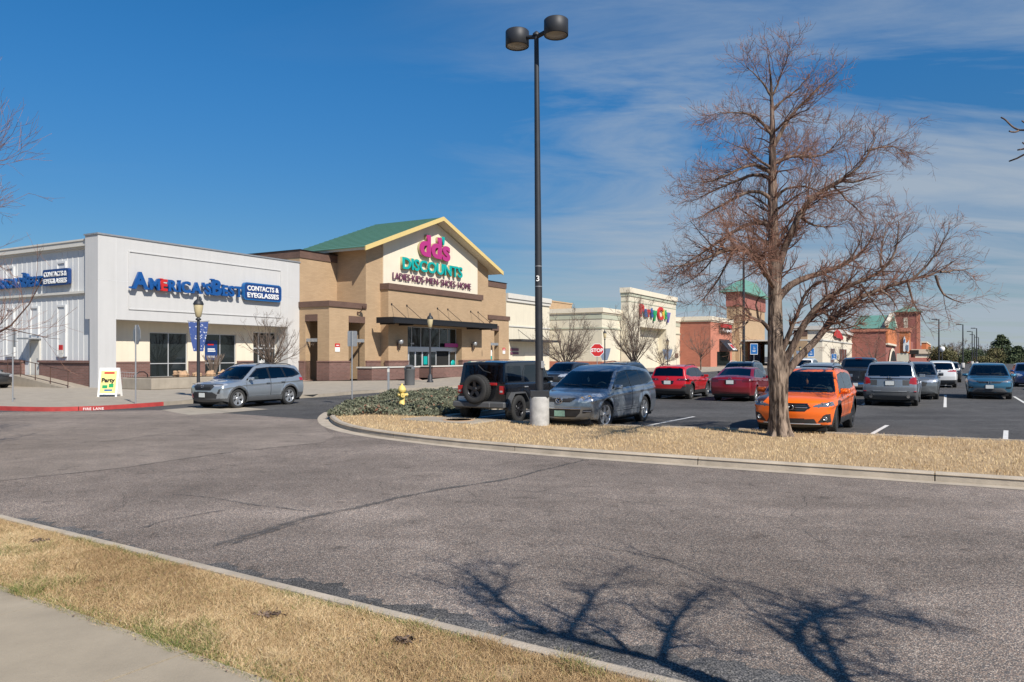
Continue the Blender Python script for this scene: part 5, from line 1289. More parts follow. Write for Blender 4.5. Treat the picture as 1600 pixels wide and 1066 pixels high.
RAV = suv(4.6, 1.86, 1.69, 2.69, .93, .365, P_silver, clad=(.075, .42), cladm=M['plasticg'], clad_f=.40, clad_r=.50, rails=(-1.7, .2, .60), rim=M['rim'], spokes=5, crease=.02,
    faces=[('grille', M['plastic'], 'F', [(0, .70), (.40, .70), (.54, .84), (.50, .93), (0, .92)], 1.9), ('lower_grille', M['plastic'], 'F', [(0, .40), (.60, .40), (.66, .54), (.46, .645), (0, .645)], 1.9),
           ('fog_surround', M['plastic'], 'F', [(.66, .58), (.75, .58), (.80, .76), (.72, .74)], 1.5), ('headlight', M['lampc'], 'F', [(.47, .875), (.50, .93), (.74, .985), (.97, 1.0), (.97, .925), (.78, .875), (.62, .845)], 1.84),
           ('tail_light', M['tail'], 'R', [(.42, 1.02), (.97, .98), (.97, 1.10), (.7, 1.11), (.42, 1.06)], -1.90)],
    plate=[('F', 0, .52, M['plate']), ('R', 0, .86, M['plate'])], emblem=[('F', 'T', .86, .07)], extra=[bars((.74, .785, .83), -.4, .4, .004, M['gloss'], 'grille_bar'), both_bars(.925, .52, .84, .004, M['plastic'], 'lamp_divider', th=.010)])
RAVW = dict(RAV); RAVW.update(paint=P_white, rim=M['rimd'], emblem=[('R', 'T', 1.05, .06)], extra=[])

def hanging(y, z, col):
    def fn(m, t):
        q = MB(); x = m['wtop'][0] + .02; q.box(x - .02, x + .02, -.11, .11, m['wtop'][1] - .13, m['wtop'][1] - .07, 1, .01); q.tube([(x - .02, y, m['wtop'][1] - .12), (x - .02, y, z + .08)], .006, 4); q.lathe([(0, -.07), (.03, -.03), (.035, .03), (0, .08)], 10, (x - .02, y, z)); q.build('mirror_ornament', [col, M['plastic']], t)
    return fn
CX = suv(5.05, 1.93, 1.72, 2.87, .98, .388, P_cx, rails=None, rim=M['rim'], spokes=5, tw_=.24, zt=[(-2.52, 1.46), (-2.1, 1.60), (-1.3, 1.70), (-.55, 1.745), (-.05, 1.715), (.3, 1.64), (.60, 1.545), (1.36, 1.125), (1.5, 1.065), (2.2, .985), (2.52, .90)], cowl=(1.39, 1.105), wtop=(.56, 1.57), sunroof=(-.75, -.02, .42), steer=-.16, sill=.30, crease=.025, gr=M['glassd'],
    faces=[('grille', M['plastic'], 'F', [(0, .745), (.30, .745), (.43, .83), (.46, .875), (0, .855)], 1.9), ('lower_grille', M['plastic'], 'F', [(0, .35), (.42, .35), (.56, .47), (.58, .565), (0, .575)], 1.9),
           ('fog_surround', M['plastic'], 'F', [(.62, .46), (.86, .50), (.86, .575), (.64, .555)], 1.5), ('headlight', M['lampc'], 'F', [(.52, .76), (.54, .86), (.66, .95), (.97, 1.02), (.98, .93), (.88, .80), (.70, .74)], 1.80),
           ('tail_light', M['tail'], 'R', [(.5, .98), (.98, .95), (.98, 1.14), (.6, 1.12)], -2.1)],
    plate=[('F', 0, .45, M['plateg'])], emblem=[('F', 'wing', .80, .095)],
    extra=[bars((.585,), -.60, .60, .012, M['chrome'], 'bumper_strip', th=.013), both_bars(.52, .64, .84, .004, M['galv'], 'fog_bar', th=.012), lens_dots(.63, .80, .865, .062, 2, M['chrome'], slope=.22, depth=-.002), hanging(-.06, 1.30, M['signw']), bars((.78, .82), -.32, .32, .0, M['gloss'], 'grille_bar', th=.008)])
# lower, hatch-shaped crossovers
def cross(paint, rim, **kw):
    m = suv(4.47, 1.80, 1.58, 2.665, .89, .355, paint, clad=(.085, .40), cladm=M['plastic'], clad_f=.36, clad_r=.52, rails=(-1.5, .15, .60), rim=rim, spokes=5, crease=.03, railm=M['plastic'])
    m.update(kw); return m
OR = cross(P_orange, M['rimd'], clad_f=.315, steer=.10, sunroof=(-.62, .12, .42),
    faces=[('grille', M['gloss'], 'F', [(0, .60), (.30, .60), (.42, .70), (.36, .79), (0, .79)], 1.8), ('lower_grille', M['plastic'], 'F', [(0, .335), (.56, .335), (.50, .44), (0, .455)], 1.8),
           ('fog_surround', M['plastic'], 'F', [(.56, .36), (.82, .37), (.82, .56), (.70, .545)], 1.4), ('headlight', M['lampd'], 'F', [(.47, .725), (.53, .765), (.72, .815), (.95, .86), (.95, .775), (.84, .735), (.58, .705)], 1.80),
           ('tail_light', M['tail'], 'R', [(.44, .86), (.93, .82), (.93, .98), (.5, .97)], -1.9)],
    emblem=[('F', 'stars', .70, .07)], extra=[bars((.70,), -.36, -.10, .006, M['chrome'], 'grille_wing', th=.012), bars((.70,), .10, .36, .006, M['chrome'], 'grille_wing', th=.012), lens_dots(.66, .80, .785, .038, 2, M['chrome'], slope=.15, depth=-.002), lens_dots(.72, .72, .455, .045, 1, M['lampc'], name='fog_light', depth=-.004), hanging(.05, 1.22, M['orange_st']), bars((.645, .745), -.32, .32, -.001, M['plastic'], 'grille_bar', th=.008), bars((.325,), -.62, .62, .012, M['galv'], 'skid_strip', th=.014)])
REDC = cross(P_red, M['rimg'], clad_r=.50,
    faces=[('headlight', M['lampc'], 'F', [(.47, .725), (.72, .815), (.95, .86), (.95, .775), (.58, .705)], 1.55), ('rear_bumper_trim', M['plastic'], 'R', [(.50, .36), (.95, .36), (.95, .70), (.80, .72), (.64, .54)], -1.55),
           ('tail_light', M['taild'], 'R', [(.40, .86), (.46, .955), (.72, .97), (.93, .95), (.93, .80), (.74, .87)], -1.75), ('plate_recess', M['gloss'], 'R', [(0, .70), (.26, .70), (.30, .86), (0, .86)], -1.9)],
    plate=[('R', 0, .78, M['plate'])], emblem=[('R', 'stars', .945, .05)], extra=[lens_dots(.56, .78, .92, .024, 2, M['lampc'], end='R', depth=-.003), both_bars(.62, .70, .84, .004, M['tail'], 'reflector', end='R', th=.018)])
NAVY = suv(4.65, 1.85, 1.72, 2.67, .95, .36, P_navy, rails=(-1.6, .2, .60), clad=(.07, .4), cladm=M['plastic'], clad_r=.5, rim=M['rimg'], faces=[('tail_light', M['tail'], 'R', [(.5, .95), (.95, .93), (.95, 1.12), (.6, 1.12)], -1.9)], plate=[('R', 0, .85, M['plate'])])
BLK = suv(4.6, 1.86, 1.70, 2.69, .93, .36, P_black, rails=(-1.7, .2, .60), rim=M['rim'], railm=M['alu'],
    faces=[('grille', M['plastic'], 'F', [(0, .66), (.42, .66), (.5, .84), (0, .88)], 1.9), ('headlight', M['lampc'], 'F', [(.5, .83), (.56, .92), (.95, .98), (.95, .88), (.7, .82)], 1.7)], emblem=[('F', 'T', .78, .06)])
BLK2 = suv(4.5, 1.82, 1.64, 2.65, .92, .35, P_dgrey, rim=M['rim'],
    faces=[('grille', M['plastic'], 'F', [(0, .62), (.42, .62), (.5, .80), (0, .84)], 1.9), ('headlight', M['lampc'], 'F', [(.46, .80), (.54, .92), (.93, .99), (.93, .85), (.7, .78)], 1.6)], plate=[('F', 0, .5, M['plate'])])
LBL = suv(4.7, 1.86, 1.71, 2.67, .93, .36, P_lblue, rails=(-1.75, .25, .60), railm=M['plastic'], clad=(.07, .42), cladm=M['plastic'], clad_r=.55, rim=M['rimd'], faces=[('tail_light', M['tail'], 'R', [(.5, .92), (.95, .9), (.95, 1.12), (.66, 1.12)], -1.9)], plate=[('R', 0, .82, M['plate'])])
PIL = suv(4.85, 1.99, 1.77, 2.82, .98, .375, P_grey, rails=(-1.8, .2, .64), rim=M['rimg'], spokes=7, split=False, tumble=.24, clad=(.05, .36), cladm=M['plasticg'], clad_r=.585,
    xr=[(.2, -2.2), (.42, -2.38), (.75, -2.42), (1.05, -2.40), (1.2, -2.37), (1.62, -2.14), (1.72, -2.0)], zt=[(-2.42, 1.66), (-2.1, 1.72), (-1.2, 1.765), (-.3, 1.77), (.25, 1.73), (.5, 1.66), (1.3, 1.2), (1.45, 1.15), (2.1, 1.06), (2.42, .96)],
    rwin=([(0, 1.185), (.80, 1.20), (.74, 1.60), (.68, 1.64), (0, 1.66)], -1.7, M['glassd']), tailgate=[(0, .66), (.74, .66), (.82, 1.18), (.76, 1.66), (0, 1.69)],
    faces=[('tail_light', M['tail'], 'R', [(.70, .90), (1.02, .86), (1.02, 1.14), (.84, 1.17), (.70, 1.10)], -1.95), ('trim_bar', M['gloss'], 'R', [(0, 1.06), (.72, 1.08), (.72, 1.125), (0, 1.115)], -2.0),
           ('tailgate_recess', M['plasticg'], 'R', [(.44, .82), (.70, .84), (.70, 1.05), (.44, 1.04)], -2.0), ('bumper_garnish', M['plasticg'], 'R', [(0, .555), (.62, .555), (.72, .615), (.72, .62), (0, .62)], -2.0)],
    plate=[('R', 0, .92, M['plate'])], emblem=[('R', 'H', 1.15, .06)],
    extra=[bars((.60,), -.6, .6, .004, M['galv'], 'bumper_strip', end='R', th=.012), both_bars(.60, .84, .94, .004, M['tail'], 'reflector', end='R', th=.018)])
def exhausts(m, t):
    for s in (1, -1):
        q = MB(); q.lathe([(.06, -.12), (.06, .05), (.048, .05), (.045, -.1)], 14, (-m['L'] / 2 + .03, s * .66, .40), axis='x'); q.build('exhaust_tip', M['chrome'], t)
PIL['extra'].append(exhausts)
GR2 = suv(4.75, 1.93, 1.72, 2.82, .95, .37, P_grey2, rim=M['rim'], mirm=M['gloss'], rails=None, faces=[('headlight', M['lampc'], 'F', [(.46, .80), (.54, .90), (.95, .96), (.95, .86), (.7, .78)], 1.6), ('grille', M['plastic'], 'F', [(0, .6), (.42, .6), (.5, .80), (0, .84)], 1.9)])
CRV = suv(4.56, 1.83, 1.66, 2.62, .93, .355, P_teal, rim=M['rimg'], clad=(.05, .34), cladm=M['plastic'], clad_f=.34,
    faces=[('grille', M['plastic'], 'F', [(0, .72), (.40, .735), (.52, .83), (.48, .855), (0, .835)], 1.8), ('lower_grille', M['plasticg'], 'F', [(0, .36), (.62, .32), (.66, .36), (.52, .47), (0, .50)], 1.8), ('bumper_lip', M['rimg'], 'F', [(0, .47), (.50, .45), (.64, .35), (.70, .37), (.55, .52), (0, .54)], 1.8),
           ('headlight', M['lampd'], 'F', [(.50, .80), (.54, .86), (.78, .94), (.95, .98), (.95, .90), (.80, .83), (.62, .78)], 1.86), ('fog_surround', M['gloss'], 'F', [(.62, .50), (.84, .52), (.84, .575), (.64, .56)], 1.5)],
    plate=[('F', 0, .58, M['plate'])], emblem=[('F', 'H', .775, .075)], extra=[bars((.815,), -.46, .46, .008, M['chrome'], 'grille_strip', th=.012)])
SMALL = suv(4.4, 1.8, 1.55, 2.6, .9, .34, P_blue, rim=M['rimg'], faces=[('headlight', M['lampc'], 'F', [(.46, .72), (.54, .82), (.93, .89), (.93, .78), (.7, .70)], 1.5), ('grille', M['plastic'], 'F', [(0, .5), (.42, .5), (.5, .70), (0, .72)], 1.8)])
WSUV = suv(4.9, 1.95, 1.85, 2.8, .95, .38, P_white, rim=M['rim'], faces=[('tail_light', M['tail'], 'R', [(.7, .9), (.98, .9), (.98, 1.2), (.75, 1.2)], -2.0)])
LEFTC = suv(4.5, 1.8, 1.50, 2.65, .92, .34, P_dgrey, rim=M['rim'], faces=[('headlight', M['lampc'], 'F', [(.46, .66), (.54, .76), (.93, .82), (.93, .72), (.7, .64)], 1.5), ('grille', M['plastic'], 'F', [(0, .4), (.42, .4), (.5, .62), (0, .66)], 1.8)])

SED = spec(4.8, 1.84, 1.50, 2.75, .96, .335, P_burg, zt=[(-2.4, 1.03), (-2.25, 1.085), (-1.85, 1.11), (-1.65, 1.14), (-.85, 1.44), (-.45, 1.49), (.1, 1.495), (.5, 1.43), (1.32, 1.03), (1.45, .985), (2.1, .87), (2.4, .78)],
    xf=[(.2, 2.2), (.35, 2.33), (.6, 2.4), (.75, 2.37), (.86, 2.25)], xr=[(.2, -2.2), (.40, -2.36), (.62, -2.4), (.95, -2.37), (1.05, -2.33), (1.1, -2.2)], belt=[(-2.4, 1.06), (-1.6, 1.04), (0, .98), (1.2, .95), (2.4, .78)], tumble=.38,
    dlo=[(1.0, .985), (.32, 1.36), (-.3, 1.405), (-.85, 1.36), (-1.45, 1.13), (-1.5, 1.06), (-.5, 1.01)], wins=[([(.88, 1.0), (.30, 1.335), (-.20, 1.375), (-.22, 1.015)], M['glass']), ([(-.30, 1.02), (-.28, 1.375), (-.80, 1.335), (-1.08, 1.22), (-1.12, 1.05)], M['glassd'])],
    doors=[[(.93, .40), (.98, .97), (.35, 1.39), (-.25, 1.43), (-.25, .40)], [(-.26, .40), (-.26, 1.43), (-.85, 1.39), (-1.2, 1.22), (-1.15, 1.0), (-.98, .72), (-.92, .40)]],
    cowl=(1.36, 1.0), wtop=(.48, 1.44), handles=[(-.1, .88), (-.98, .91)], mirror=(.82, 1.02), hood=.8, seatx=.1, sill=.28, rim=M['rim'], kb=.12, kr=.16,
    rwin=([(0, 1.10), (.70, 1.10), (.58, 1.40), (0, 1.45)], -.7, M['glassd']), tailgate=[(0, .80), (.52, .80), (.66, 1.07), (0, 1.12)], crown=.06,
    faces=[('tail_light', M['taild'], 'R', [(.52, .86), (.95, .84), (.95, 1.0), (.80, 1.04), (.52, .99)], -1.95), ('plate_recess', M['taild'], 'R', [(0, .78), (.27, .78), (.27, .93), (0, .93)], -2.1), ('diffuser', M['plastic'], 'R', [(0, .28), (.8, .28), (.7, .34), (0, .35)], -2.0)],
    plate=[('R', 0, .85, M['plate'])], emblem=[('R', 'stars', 1.015, .06)], extra=[bars((.955,), -.5, .5, .006, M['chrome'], 'boot_strip', end='R', th=.010)])

PK = spec(5.8, 2.02, 1.92, 3.57, 1.0, .41, P_dgrey, zt=[(-2.9, 1.36), (-1.0, 1.36), (-.86, 1.42), (-.74, 1.84), (-.3, 1.92), (.4, 1.92), (.75, 1.84), (1.45, 1.32), (1.55, 1.28), (2.5, 1.22), (2.9, 1.12)], tw=.05,
    xf=[(.3, 2.7), (.5, 2.85), (.9, 2.9), (1.15, 2.85), (1.25, 2.7)], xr=[(.3, -2.75), (.5, -2.88), (.62, -2.9), (.7, -2.84), (1.3, -2.84), (1.36, -2.80)], belt=[(-2.9, 1.30), (0, 1.26), (2.9, 1.14)], tumble=.26, zb=.34,
    dlo=[(1.2, 1.30), (.6, 1.72), (-.2, 1.76), (-.62, 1.72), (-.66, 1.32)], wins=[([(1.08, 1.32), (.58, 1.69), (.25, 1.72), (.24, 1.32)], M['glass']), ([(.16, 1.32), (.17, 1.72), (-.57, 1.69), (-.6, 1.34)], M['glassd'])],
    doors=[[(1.2, .55), (1.25, 1.27), (.66, 1.75), (.2, 1.78), (.2, .55)], [(.19, .55), (.19, 1.78), (-.66, 1.74), (-.7, .55)]], cowl=(1.5, 1.28), wtop=(.72, 1.86), handles=[(.3, 1.12), (-.58, 1.13)], mirror=(1.1, 1.36), hood=1.1, seatx=.55, sill=.42, rim=M['rim'],
    rwin=([(0, 1.42), (.70, 1.42), (.62, 1.78), (0, 1.81)], -.5, M['glassd']), kr=.04, kb=.04, tapr=.02, tailgate=[(0, .74), (.74, .74), (.74, 1.32), (0, 1.33)],
    faces=[('tail_light', M['tail'], 'R', [(.76, .80), (1.02, .80), (1.02, 1.26), (.78, 1.27)], -2.6), ('rear_bumper', M['chrome'], 'R', [(0, .45), (1.02, .45), (1.02, .69), (0, .69)], -2.6)], plate=[('R', 0, .58, M['plate'])],
    extra=[lambda m, t: (lambda q: (q.box(-.83, -.77, -.16, .16, 1.845, 1.885), q.build('brake_light', M['tail'], t)))(MB())])

def jeep_extra(m, t):
    hw = .79
    # fender flares
    for nm, xw, s in (('fender_flare', m['xB'], 1), ('fender_flare', m['xB'], -1), ('fender_flare', m['xF'], 1), ('fender_flare', m['xF'], -1)):
        q = MB(); r0, r1 = .50, .60
        A = [(-1.15, .02), (-1.0, .55), (-.58, .95), (.62, .95), (1.05, .5), (1.25, -.02)]
        y0, y1 = s * (hw - .08), s * (hw + .17)
        o = [(xw + a * .52, m['R'] + b * .53) for a, b in A]; i = [(xw + a * .46, m['R'] + b * .47) for a, b in A]
        vs = [(x, y0, z) for x, z in o] + [(x, y1, z) for x, z in o] + [(x, y1, z - .045) for x, z in o] + [(x, y0, z) for x, z in i]
        n = len(A); fs = []
        for k in range(n - 1):
            for b in range(3): fs.append((b * n + k, b * n + k + 1, (b + 1) * n + k + 1, (b + 1) * n + k))
        fs += [(0, n, 2 * n, 3 * n), (n - 1, 4 * n - 1, 3 * n - 1, 2 * n - 1)]
        q._add(vs, fs); o_ = q.build(nm, M['plasticg'], t); bv = o_.modifiers.new('bevel', 'BEVEL'); bv.width = .02; bv.segments = 2
    q = MB(); q.box(-2.28, -2.02, -.90, .90, .47, .66, 0, .04); q.box(-2.30, -2.2, -.42, .42, .49, .64, 0, .02); q.build('rear_bumper', M['plasticg'], t)
    q = MB(); q.box(2.0, 2.28, -.90, .90, .5, .70, 0, .04); q.build('front_bumper', M['plasticg'], t)
    for s in (1, -1):
        q = MB(); q.box(-2.14, -2.03, min(s * .64, s * .80), max(s * .64, s * .80), .88, 1.12, 0, .015); l = q.build('tail_light', M['tail'], t)
        q2 = MB(); q2.box(-2.148, -2.1, min(s * .67, s * .76), max(s * .67, s * .76), .93, .985, 0, .005); q2.build('reversing_lamp', M['lampc'], l)
        q = MB(); q.box(-.72, .75, min(s * .76, s * .92), max(s * .76, s * .92), .45, .51, 0, .02); q.build('side_step', M['plasticg'], t)
    # spare wheel on the tailgate, facing backwards
    tm, rm = wheel_meshes(dict(R=.42, tw_=.29, rimr=.245, spokes=5, split=False, spw=.05))
    w = tm.build('spare_wheel', M['tyre'], t); r = rm.build('rim', [M['rimd'], M['under'], M['plastic']], w)
    w.location = (-2.23, .07, 1.02); w.rotation_euler = (0, 0, R(90))
    q = MB(); q.box(-2.12, -2.0, -.1, .24, .86, 1.18, 0, .02); q.build('spare_carrier', M['plastic'], t)
    q = MB(); q.box(-2.12, -2.075, -.55, -.30, 1.13, 1.21, 0, .012); q.build('brake_light', M['tail'], t)
    q = MB(); q.box(-2.105, -2.07, .50, .80, .66, .80, 0, .004); q.box(-2.10, -2.06, .48, .82, .64, .82, 1); q.build('licence_plate', [M['plate'], M['plastic']], t)
    q = MB(); q.tube([(-2.085, .1, 1.72), (-2.11, -.1, 1.56), (-2.11, -.34, 1.50)], .012, 6); q.build('wiper', M['plastic'], t)
    for xx, zz in ((-1.95, 1.22), (-1.95, .9)):
        for s in (1,):
            q = MB(); q.box(-2.075, -2.03, -.80, -.69, zz - .03, zz + .03, 0, .01); q.build('hinge', M['plastic'], t)
JP = spec(4.4, 1.62, 1.86, 2.95, .62, .42, P_black, Ra=.0, xF=1.52, xB=-1.43, zb=.48, k=.05, kc=.035, kn=.04, kr=.03, kf=.05, kb=.02, tumble=.09, tumble2=0, tuck=.0, crease=0, scoop=0, flare=0, tapf=.10, tapr=.01, crown=.02, tw=.05, inset=-.13, tw_=.29, rimr=.245, rim=M['rimd'], spokes=8, split=False, spw=.022,
    zt=[(-2.06, 1.80), (-1.6, 1.855), (0, 1.86), (.38, 1.83), (.5, 1.78), (.86, 1.22), (.95, 1.17), (2.1, 1.10)], xf=[(.48, 2.05), (1.1, 2.1), (1.15, 2.05)], xr=[(.48, -2.06), (1.15, -2.07), (1.2, -2.07), (1.8, -1.97)], belt=[(-2.1, 1.17), (2.1, 1.12)],
    dlo=[], wins=[([(.62, 1.22), (.36, 1.70), (.0, 1.72), (.0, 1.22)], M['glassd']), ([(-.12, 1.22), (-.12, 1.72), (-.72, 1.72), (-.86, 1.5), (-.86, 1.22)], M['glassd']), ([(-1.04, 1.24), (-1.04, 1.70), (-1.86, 1.70), (-1.86, 1.24)], M['glassd'])],
    doors=[[(.76, .58), (.76, 1.18), (.40, 1.72), (-.06, 1.72), (-.06, .58)], [(-.07, .58), (-.07, 1.72), (-.76, 1.72), (-.95, 1.5), (-.95, 1.0), (-.80, .58)]], cowl=(.90, 1.19), wtop=(.46, 1.80), handles=[(.02, 1.06), (-.82, 1.06)], handm=M['galv'], mirror=(.66, 1.26), hood=1.0, seatx=.1, cladm=M['plastic'],
    rwin=([(0, 1.24), (.62, 1.24), (.60, 1.72), (0, 1.73)], -1.6, M['glassd']), tailgate=[(0, .66), (.62, .66), (.66, 1.2), (.66, 1.76), (0, 1.77)], faces=[('grille', M['gloss'], 'F', [(0, .72), (.4, .72), (.4, 1.05), (0, 1.05)], 1.9)], extra=[jeep_extra])

TH = 29.5; n_ = Vector((math.sin(R(TH)), math.cos(R(TH)))); d_ = Vector((math.cos(R(TH)), -math.sin(R(TH))))
def from_wheel(m, wheel, axle, side, head):
    """centre of a car whose named wheel touches the ground at wheel; side +1 = its left"""
    h = Vector(head).normalized(); l = Vector((-h.y, h.x)); w = Vector(wheel)
    return w - h * m[axle] - l * (side * (m['W'] / 2 - .14))
def rear_at(m, n, d):
    return n_ * (n + m['L'] / 2) + d_ * d
def front_at(m, n, d):
    return n_ * (n + m['L'] / 2) + d_ * d
def hd(deg, sgn=1): return (sgn * math.sin(R(deg)), sgn * math.cos(R(deg)))
build_car(RAV, 'parked_suv', 'silver blue SUV stopped at the kerb before the white eyewear store', 'car', from_wheel(RAV, G(369, 638), 'xF', 1, hd(28, -1)), hd(28, -1), ds=.022, group='cars at the shopping centre')
build_car(JP, 'off_road_vehicle', 'black boxy off-road vehicle with spare wheel on its tailgate', 'car', from_wheel(JP, G(800, 661), 'xB', -1, hd(30)), hd(30), ds=.022, group='cars at the shopping centre')
build_car(CX, 'parked_suv', 'steel blue SUV with sunroof nosed in behind the lamp post footing', 'car', from_wheel(CX, G(941, 670), 'xF', 1, hd(31, -1)), hd(31, -1), ds=.02, group='cars at the shopping centre')
oc = build_car(OR, 'parked_crossover', 'bright orange crossover parked behind the large bare tree trunk', 'car', from_wheel(dict(OR, xF=OR['xF'] * 1.07, W=OR['W'] * 1.07), G(1301, 682), 'xF', 1, hd(31, -1)), hd(31, -1), ds=.02, group='cars at the shopping centre'); oc.scale = (1.07, 1.07, 1.07)
build_car(REDC, 'parked_crossover', 'bright red crossover seen from behind, beside the burgundy saloon', 'car', rear_at(REDC, 34.0, -11.1), hd(TH), ds=.03, group='cars at the shopping centre')
build_car(SED, 'parked_saloon', 'burgundy saloon seen from behind, with dark rear window', 'car', rear_at(SED, 33.7, -8.2), hd(TH), ds=.03, group='cars at the shopping centre')
build_car(LBL, 'parked_suv', 'pale steel blue SUV with roof rails just behind the orange crossover', 'car', rear_at(LBL, 34.2, -4.75), hd(TH), ds=.04, group='cars at the shopping centre')
build_car(PIL, 'parked_suv', 'large grey SUV seen from behind with chrome exhausts and wide rear window', 'car', rear_at(PIL, 33.6, -1.95), hd(TH), ds=.025, group='cars at the shopping centre')
build_car(GR2, 'parked_suv', 'mid grey SUV with black mirror, nose to nose with the large grey SUV', 'car', front_at(GR2, 39.4, -1.25), hd(TH, -1), ds=.035, group='cars at the shopping centre')
build_car(CRV, 'parked_suv', 'teal blue SUV facing the camera near the right edge of the photo', 'car', front_at(CRV, 41.2, 1.75), hd(TH + 1, -1), ds=.03, group='cars at the shopping centre')
build_car(NAVY, 'parked_suv', 'dark navy SUV with roof rails behind the steel blue SUV', 'car', rear_at(NAVY, 34.2, -14.0), hd(TH), ds=.04, group='cars at the shopping centre', detail=False)
build_car(BLK, 'parked_suv', 'black SUV with pale roof rails between the red crossover and burgundy saloon', 'car', front_at(BLK, 40.2, -9.7), hd(TH, -1), ds=.04, group='cars at the shopping centre', detail=False)
build_car(BLK2, 'parked_car', 'charcoal car partly hidden between the black off-road vehicle and the lamp post', 'car', front_at(BLK2, 39.8, -20.0), hd(TH, -1), ds=.04, group='cars at the shopping centre', detail=False)
build_car(PK, 'pickup_truck', 'dark pickup truck with tall red tail lights, left of the large grey SUV', 'pickup', rear_at(PK, 41.2, -3.95), hd(TH), ds=.04, group='cars at the shopping centre')
build_car(RAVW, 'parked_suv', 'white SUV seen from behind in a farther row left of the teal SUV', 'car', rear_at(RAVW, 54.8, -.35), hd(TH), ds=.035, group='cars at the shopping centre')
SM2 = dict(SMALL); SM2.update(paint=P_dgrey)
build_car(SM2, 'parked_car', 'dark car just right of the white SUV in the far row', 'car', rear_at(SM2, 66, .1), hd(TH), ds=.06, group='cars at the shopping centre', detail=False)
build_car(SMALL, 'parked_car', 'blue car half hidden by the mirror of the teal SUV', 'car', front_at(SMALL, 58.6, 4.7), hd(TH, -1), ds=.05, group='cars at the shopping centre', detail=False)
SM3 = dict(SMALL); SM3.update(paint=P_burg)
build_car(SM3, 'parked_car', 'dark red car cut by the right edge of the photo', 'car', (31.35, 43.2), hd(TH, -1), ds=.05, group='cars at the shopping centre', detail=False)
build_car(WSUV, 'parked_suv', 'tall white SUV glimpsed behind the low fork of the large bare tree', 'car', (22.2, 58.0), hd(TH), ds=.06, group='cars at the shopping centre', detail=False)
build_car(LEFTC, 'parked_car', 'dark hatchback nosing in at the left edge beside the ramp', 'car', (-30.9, 44.2), hd(112), ds=.04, z=.15, group='cars at the shopping centre', detail=False)
# ------------------------------------------------------------ street furniture
def place(o, p, z=0.0, rz=0.0): o.location = (p[0], p[1], z); o.rotation_euler = (0, 0, rz); return o
# main car park lamp
PB = G(843, 671); 
T = thing('parking_lot_lamp', 'tall charcoal lamp post with twin drum heads on a white concrete footing', 'lamp post', (PB[0], PB[1], 0), 0)
m = MB(); m.lathe([(.265, -.1), (.262, .86), (.25, .89), (0, .89)], 28); m.build('footing', M['conc_light'], T)
m = MB(); m.box(-.26, .26, -.20, .20, .885, 1.06, 0, .012); m.build('base_cover', M['pole'], T)
m = MB(); m.tube([(0, 0, 1.05), (-.02, 0, 3), (-.045, 0, 6), (-.085, 0, 10.72)], [.108, .102, .086, .062], 20); m.lathe([(.1, 0), (.1, .05), (.02, .12), (0, .12)], 12, (-.086, 0, 10.70)); m.build('pole', M['pole'], T)
m = MB(); m.lathe([(.098, 0), (.098, .02)], 20, (-.032, 0, 4.42)); m.lathe([(.101, 0), (.101, .02)], 20, (-.028, 0, 3.87)); m.build('pole_bands', M['galv'], T)
o, wd = text_obj('3', 'pole_number', M['signw'], .21, .001, .003, parent=T); o.location = (-.09, -.112, 4.02)
m = MB(); m.box(.03, .12, -.13, -.06, 1.66, 1.86, 0, .01); m.tube([(.1, -.10, 1.76), (.15, -.10, 1.76)], .02, 8); m.build('hand_hole', M['galv'], T)
ax = Vector((math.cos(R(31)), math.sin(R(31)) * -1.0, 0)) if False else Vector((.86, -.60, 0))
for s in (-1, 1):
    hc = Vector((-.086, 0, 10.74)) + ax * (.60 * s)
    m = MB(); m.tube([(-.086, 0, 10.66), tuple(hc - ax * (.25 * s))], .06, 8); m.build('arm', M['pole'], T)
    m = MB(); m.lathe([(.0, .235), (.30, .235), (.325, .21), (.325, -.19), (.31, -.20), (.30, -.17), (0, -.17)], 32, tuple(hc)); h = m.build('lamp_head', M['pole'], T)
    m = MB(); m.lathe([(0, -.185), (.295, -.185), (.295, -.175), (0, -.175)], 28, tuple(hc)); m.build('lens', M['lensd'], h)
